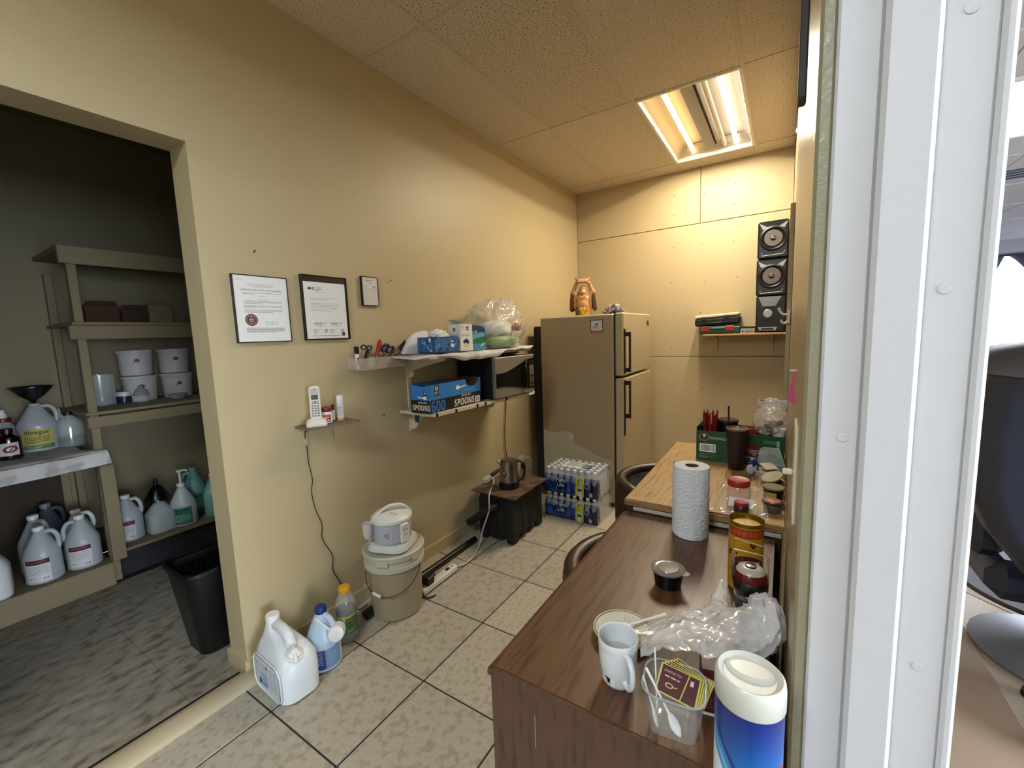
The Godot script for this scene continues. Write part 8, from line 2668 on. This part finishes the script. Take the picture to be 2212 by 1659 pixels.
# ------------------------------------------------------------------ the salon seen through the doorway on the right
func salon() -> void:
	var wm := mk("salon_wall", Color(0.80, 0.79, 0.80), 0.7)
	var x0 := XR + 0.16
	var f := struct("floor_salon", "beige diagonal ceramic tile floor of the salon")
	part("bed", joined([[Vector3(x0, -0.12, -12.2), Vector3(9.0, -0.003, 3.2)]]), mk("salon_floor", Color(0.60, 0.55, 0.48), 0.45), f)
	part("grout_patch", joined([[Vector3(2.3, -0.0029, -5.4), Vector3(4.2, -0.0015, -1.2)]]), mats["grout"], f)
	var T := 0.4104
	var st := S(-1)
	box(st, Vector3(0, 0, 0), Vector3(T - 0.007, 0.012, T - 0.007), 0.002)
	var tm := mesh_of(st)
	var tc := mk("salon_tile", Color(0.70, 0.64, 0.57), 0.45)
	var r2 := sqrt(0.5)
	for i in range(-9, 10):
		for k in range(-9, 10):
			var a: float = (5.69 / sqrt(2.0)) + (i + 0.5) * T      # along (1, -1)
			var b: float = (0.07 / sqrt(2.0)) + (k + 0.5) * T      # along (1, 1)
			var c := Vector3((a + b) * r2, 0, (b - a) * r2)
			if c.x > 2.55 and c.x < 4.0 and c.z > -5.2 and c.z < -1.5:
				var o := part_mesh("floor_tile", tm, tc, f, c)
				o.rotation.y = PI / 4
	var run := thing("floor_runner", "plain beige floor mat along the wall right of the white door frame", "mat", Vector3(2.35, 0, -1.7))
	part("mat", bx(Vector3(-0.27, 0.0, -1.5), Vector3(0.275, 0.014, 2.2), 0.004), mk("runner", Color(0.62, 0.53, 0.45), 0.85), run)
	var w := struct("wall_salon", "pale grey salon walls")
	part("window_wall", joined([[Vector3(x0, 0, -12.2), Vector3(4.7, HC + 0.1, -12.0)], [Vector3(4.7, 2.62, -12.2), Vector3(7.6, HC + 0.1, -12.0)], [Vector3(4.7, 0, -12.2), Vector3(7.6, 0.4, -12.0)], [Vector3(7.6, 0, -12.2), Vector3(9.0, HC + 0.1, -12.0)]]), wm, w)
	part("side_wall", joined([[Vector3(9.0, 0, -12.2), Vector3(9.1, HC + 0.1, -2.0)], [Vector3(9.0, 0, 3.0), Vector3(9.1, HC + 0.1, 3.2)], [Vector3(9.0, 0, -2.0), Vector3(9.1, 0.45, 3.0)], [Vector3(9.0, 2.35, -2.0), Vector3(9.1, HC + 0.1, 3.0)]]), wm, w)
	var wi2 := struct("window_2", "shop windows in the side wall of the salon")
	for k in 4:
		part("pane", bx(Vector3(9.04, 0.45, -2.0 + k * 1.25 + 0.03), Vector3(9.046, 2.35, -2.0 + k * 1.25 + 1.22)), clear("pane", Color(1, 1, 1), 0.05, 0.02), wi2)
		part("mullion", bx(Vector3(9.0, 0.45, -2.0 + k * 1.25 - 0.03), Vector3(9.09, 2.35, -2.0 + k * 1.25 + 0.03), 0.004), mk("window_frame", Color(0.55, 0.55, 0.57), 0.4), wi2)
	part("end_wall", joined([[Vector3(x0, 0, 3.1), Vector3(9.0, HC + 0.1, 3.2)]]), wm, w)
	part("partition_face", joined([[Vector3(x0, 0, -12.0), Vector3(x0 + 0.006, HC, -4.45)], [Vector3(x0, 0, 2.55), Vector3(x0 + 0.006, HC, 3.1)]]), wm, w)
	part("partition_core", joined([[Vector3(x0 - 0.16, 0, -12.2), Vector3(x0, HC + 0.1, -4.43)], [Vector3(x0 - 0.16, 0, 2.525), Vector3(x0, HC + 0.1, 3.2)]]), wm, w)
	var c := struct("ceiling_salon", "pale suspended ceiling of the salon")
	var cm := mk("salon_ceiling", Color(0.80, 0.78, 0.78), 0.9)
	part("deck", joined([[Vector3(x0, HC + 0.016, -12.2), Vector3(9.1, HC + 0.12, 3.2)]]), cm, c)
	for i in 5:
		for k in 10:
			var lo := Vector3(2.19 + i * 0.73 + 0.004, HC, -11.9 + k * 1.22 + 0.004)
			part("ceiling_tile", bx(lo, lo + Vector3(0.722, 0.0155, 1.212), 0.002), cm, c)
	for k in 10:
		part("cross_tee", bx(Vector3(x0, HC - 0.004, -11.92 + k * 1.22), Vector3(6.0, HC + 0.002, -11.895 + k * 1.22), 0.001), mk("tee_white", Color(0.85, 0.85, 0.86), 0.5), c)
	var v := thing("ceiling_vent", "dark slotted air vent in the salon ceiling", "air vent", Vector3(3.95, HC - 0.006, -6.55))
	for k in 4:
		part("slat", bx(Vector3(-0.4, -0.004, -0.22 + k * 0.11), Vector3(0.4, 0.008, -0.16 + k * 0.11), 0.002), mk("vent_dark", Color(0.12, 0.14, 0.18), 0.5), v)
	# window with frame, pane, curtains
	var wi := struct("window_1", "salon window with a thin frame")
	var fm := mk("window_frame", Color(0.55, 0.55, 0.57), 0.4)
	for q in [[Vector3(4.7, 0.4, -12.12), Vector3(4.76, 2.62, -12.04)], [Vector3(7.54, 0.4, -12.12), Vector3(7.6, 2.62, -12.04)], [Vector3(4.76, 2.56, -12.12), Vector3(7.54, 2.62, -12.04)], [Vector3(4.76, 0.4, -12.12), Vector3(7.54, 0.46, -12.04)], [Vector3(6.2, 0.46, -12.12), Vector3(6.24, 2.56, -12.04)]]:
		part("frame_bar", bx(q[0], q[1], 0.004), fm, wi)
	for q in [[4.76, 6.2], [6.24, 7.54]]:
		part("pane", bx(Vector3(q[0], 0.46, -12.085), Vector3(q[1], 2.56, -12.078)), clear("pane", Color(1, 1, 1), 0.05, 0.02), wi)
	curtain("grey curtain tied back at the right of the salon window", 5.37, 6.4, 6.3, 1)
	curtain("thin teal grey curtain at the left of the salon window", 5.32, 4.6, 4.7, -1)
	var rod := thing("curtain_rod", "dark curtain rod above the salon window", "curtain rod", Vector3(5.9, 2.56, -11.9))
	part("rod", TB([Vector3(-1.4, 0, 0), Vector3(1.5, 0, 0)], 0.022, 10), mk("rod", Color(0.22, 0.22, 0.27), 0.4), rod)
	part("finial", L([[0.001, 0.03], [0.03, 0.0], [0.001, -0.03]], 12), mk("rod_knob", Color(0.7, 0.7, 0.72), 0.3, 1.0), rod, Vector3(1.53, 0, 0))
	salon_chair()
	street()

func curtain(label: String, top_in: float, top_out: float, low_in: float, side: int) -> void:
	var t := thing("curtain", label, "curtain", Vector3(0, 0, -11.9))
	var g := []
	for i in 40:
		var s := i / 39.0
		var row := []
		for j in 24:
			var y := 2.55 - 2.0 * j / 23.0
			var k := j / 23.0
			var xin := lerpf(top_in, low_in, minf(1.0, pow(k * 1.25, 0.8))) if side > 0 else lerpf(top_in, 4.95, minf(1.0, k * 1.9))
			row.append(Vector3(lerpf(xin, top_out, s), y, 0.035 * sin(s * 34.0 + k * 2.0)))
		g.append(row)
	var st := S()
	sheet(st, g, 0.004)
	part("cloth", st, mk("curtain_grey" if side > 0 else "curtain_teal", Color(0.40, 0.40, 0.47) if side > 0 else Color(0.42, 0.50, 0.53), 0.9), t)

func salon_chair() -> void:
	var t := thing("massage_chair", "tall navy blue salon chair with a brown headrest cover, seen from behind", "chair", Vector3(2.45, 0, -2.1))
	var navy := mk("navy_leather", Color(0.055, 0.085, 0.16), 0.42)
	var brown := mk("brown_leather", Color(0.16, 0.12, 0.11), 0.5)
	# backrest: a rounded shell, lofted from slices up the back
	var rings := []
	for q in [[0.46, 0.26, 0.50, 0.0], [0.52, 0.17, 0.62, 0.02], [0.66, 0.07, 0.72, 0.05], [0.80, 0.02, 0.76, 0.06], [1.0, 0.012, 0.765, 0.06], [1.18, 0.02, 0.75, 0.05], [1.255, 0.045, 0.72, 0.03], [1.28, 0.09, 0.66, 0.0]]:
		var ring := []
		for p in rr(q[2] - q[1], 0.20, 0.07, q[0], 5):
			ring.append(p + Vector3((q[1] + q[2]) / 2, 0, -q[3]))
		rings.append(ring)
	var st := S()
	loft(st, rings)
	part("backrest", st, navy, t)
	# headrest cover draped over the top edge
	var g := []
	for i in 22:
		var s := i / 21.0
		var row := []
		for j in 12:
			var k := j / 11.0
			var a := k * PI
			var x := lerpf(-0.0, 0.78, s)
			var top := 1.275 + 0.075 * pow(sin(PI * clampf(s * 1.05 + 0.05, 0, 1)), 0.5)
			row.append(Vector3(x, top - 0.12 * pow(absf(cos(a)), 2.0) * (0.6 + 0.35 * sin(s * 9.0)), -0.03 + 0.135 * cos(a)))
		g.append(row)
	st = S()
	sheet(st, g, 0.012)
	part("headrest_cover", st, brown, t)
	part("seat", bx(Vector3(0.12, 0.34, -0.75), Vector3(0.72, 0.50, -0.12), 0.05), navy, t)
	for s in [0.06, 0.68]:
		part("armrest", bx(Vector3(s, 0.50, -0.72), Vector3(s + 0.12, 0.68, -0.14), 0.04), navy, t)
	part("pedestal", L([[0.30, 0.0], [0.31, 0.02], [0.14, 0.06], [0.11, 0.34]], 24), mk("grey_pedestal", Color(0.42, 0.42, 0.44), 0.4), t, Vector3(0.48, 0, -0.42))
	# round dark mat and a rolling stool in front of it
	var d := thing("round_floor_disc", "dark brown round foot plate on the salon floor", "foot plate", Vector3(3.12, 0, -3.17))
	part("plate", L([[0.39, 0.006], [0.395, 0.012], [0.385, 0.022]], 48), mk("plate_brown", Color(0.14, 0.075, 0.07), 0.5), d)
	var s := thing("rolling_stool", "low brown rolling stool with black casters beside the navy chair", "stool", Vector3(2.86, 0, -2.02))
	part("cushion", L([[0.17, 0.28], [0.20, 0.30], [0.205, 0.37], [0.18, 0.41], [0.05, 0.415]], 32), mk("stool_brown", Color(0.17, 0.10, 0.10), 0.45), s)
	part("post", L([[0.03, 0.09], [0.03, 0.28]], 14), mats["steel"], s)
	for k in 5:
		var a := TAU * k / 5.0 + 2.75
		var dir := Vector3(cos(a), 0, sin(a))
		part("base_arm", TB([dir * 0.02 + Vector3(0, 0.10, 0), dir * 0.24 + Vector3(0, 0.075, 0)], 0.016, 8), mats["black_plastic"], s)
		var st2 := S()
		lathe(st2, [[0.012, -0.016], [0.028, -0.014], [0.028, 0.014], [0.012, 0.016]], 16, Transform3D(Basis(Vector3(cos(a + PI / 2), 0, sin(a + PI / 2)), PI / 2), dir * 0.245 + Vector3(0, 0.029, 0)))
		part("caster", st2, mats["black_plastic"], s)

func street() -> void:
	var gr := struct("ground", "asphalt car park outside the salon window")
	part("asphalt", joined([[Vector3(-20, -0.3, -70), Vector3(45, -0.2, -12.2)], [Vector3(9.1, -0.3, -12.2), Vector3(45, -0.2, 30)]]), mk("asphalt", Color(0.42, 0.42, 0.43), 0.9), gr)
	# shopping plaza sign across the car park
	var t := thing("plaza_sign", "tall roadside sign board with a pink PLAZA header outside the salon window", "sign", Vector3(16.2, -0.2, -34), -0.25)
	var p := Print.new(512, 640, Color(0.90, 0.87, 0.80))
	p.rect(0, 0, 512, 130, Color(0.55, 0.28, 0.42))
	p.text("PLAZA", 256, 104, 84, Color(0.95, 0.90, 0.94), true, 1, 1.2)
	p.oval(120, 250, 50, 36, Color(0.16, 0.24, 0.42))
	p.oval(120, 250, 24, 14, Color(0.8, 0.82, 0.9))
	p.words(220, 190, 260, 3, 34, 16, Color(0.25, 0.25, 0.25))
	p.rect(60, 320, 190, 90, Color(0.22, 0.18, 0.17))
	p.rect(280, 320, 190, 90, Color(0.45, 0.42, 0.26))
	p.pts([[150, 560], [170, 380], [240, 310], [250, 330], [220, 560]], Color(0.80, 0.28, 0.20))
	p.rect(40, 470, 160, 90, Color(0.30, 0.22, 0.18))
	p.rect(240, 470, 200, 90, Color(0.38, 0.30, 0.24))
	p.rect(0, 585, 512, 55, Color(0.75, 0.45, 0.38))
	part("sign_board", bx(Vector3(-2.1, 1.1, -0.3), Vector3(2.1, 4.9, 0), 0.02), mk("sign_back", Color(0.6, 0.5, 0.45), 0.7), t)
	part("printed_face", card(4.0, 3.7, Vector3(0, 3.0, 0.005)), paint("sign_face", p.tex(), 0.6), t)
	for s in [-1.6, 1.6]:
		part("post", bx(Vector3(s - 0.12, 0, -0.25), Vector3(s + 0.12, 1.1, -0.05), 0.01), mats["sign_back"], t)
	# parked car
	var c := thing("parked_car", "silver white parked car outside the salon window", "car", Vector3(10.3, -0.2, -21.5), 0.15)
	var body := mk("car_paint", Color(0.72, 0.74, 0.77), 0.25, 0.2)
	var prof := P2([[-2.2, 0.35], [-2.25, 0.75], [-1.9, 0.95], [-1.1, 1.02], [-0.45, 1.50], [0.9, 1.54], [1.65, 1.10], [2.15, 1.02], [2.25, 0.7], [2.2, 0.35], [1.75, 0.3], [1.6, 0.55], [1.2, 0.55], [1.05, 0.3], [-1.0, 0.3], [-1.15, 0.55], [-1.55, 0.55], [-1.7, 0.3]])
	var st := S(-1)
	prism(st, prof, -0.85, 0.85)
	part("body", st, body, c)
	var glass := mk("car_glass", Color(0.35, 0.40, 0.45), 0.08)
	for q in [[[-0.98, 1.04], [-0.42, 1.44], [0.05, 1.46], [0.05, 1.05]], [[0.13, 1.05], [0.13, 1.46], [0.85, 1.47], [1.38, 1.10]]]:
		st = S(-1)
		prism(st, P2(q), 0.84, 0.865)
		part("side_window", st, glass, c)
	for x in [-1.35, 1.4]:
		for z in [-0.78, 0.78]:
			st = S()
			lathe(st, [[0.15, -0.1], [0.30, -0.1], [0.33, -0.06], [0.33, 0.06], [0.30, 0.1], [0.15, 0.1]], 20, Transform3D(Basis(Vector3.RIGHT, PI / 2), Vector3(x, 0.33, z)))
			part("wheel", st, mats["black_matte"], c)
	part("door_handle", bx(Vector3(0.2, 0.92, 0.85), Vector3(0.4, 0.96, 0.88), 0.01), mats["black_plastic"], c)
	part("mirror", bx(Vector3(-0.95, 1.02, 0.85), Vector3(-0.75, 1.16, 1.0), 0.03), body, c)
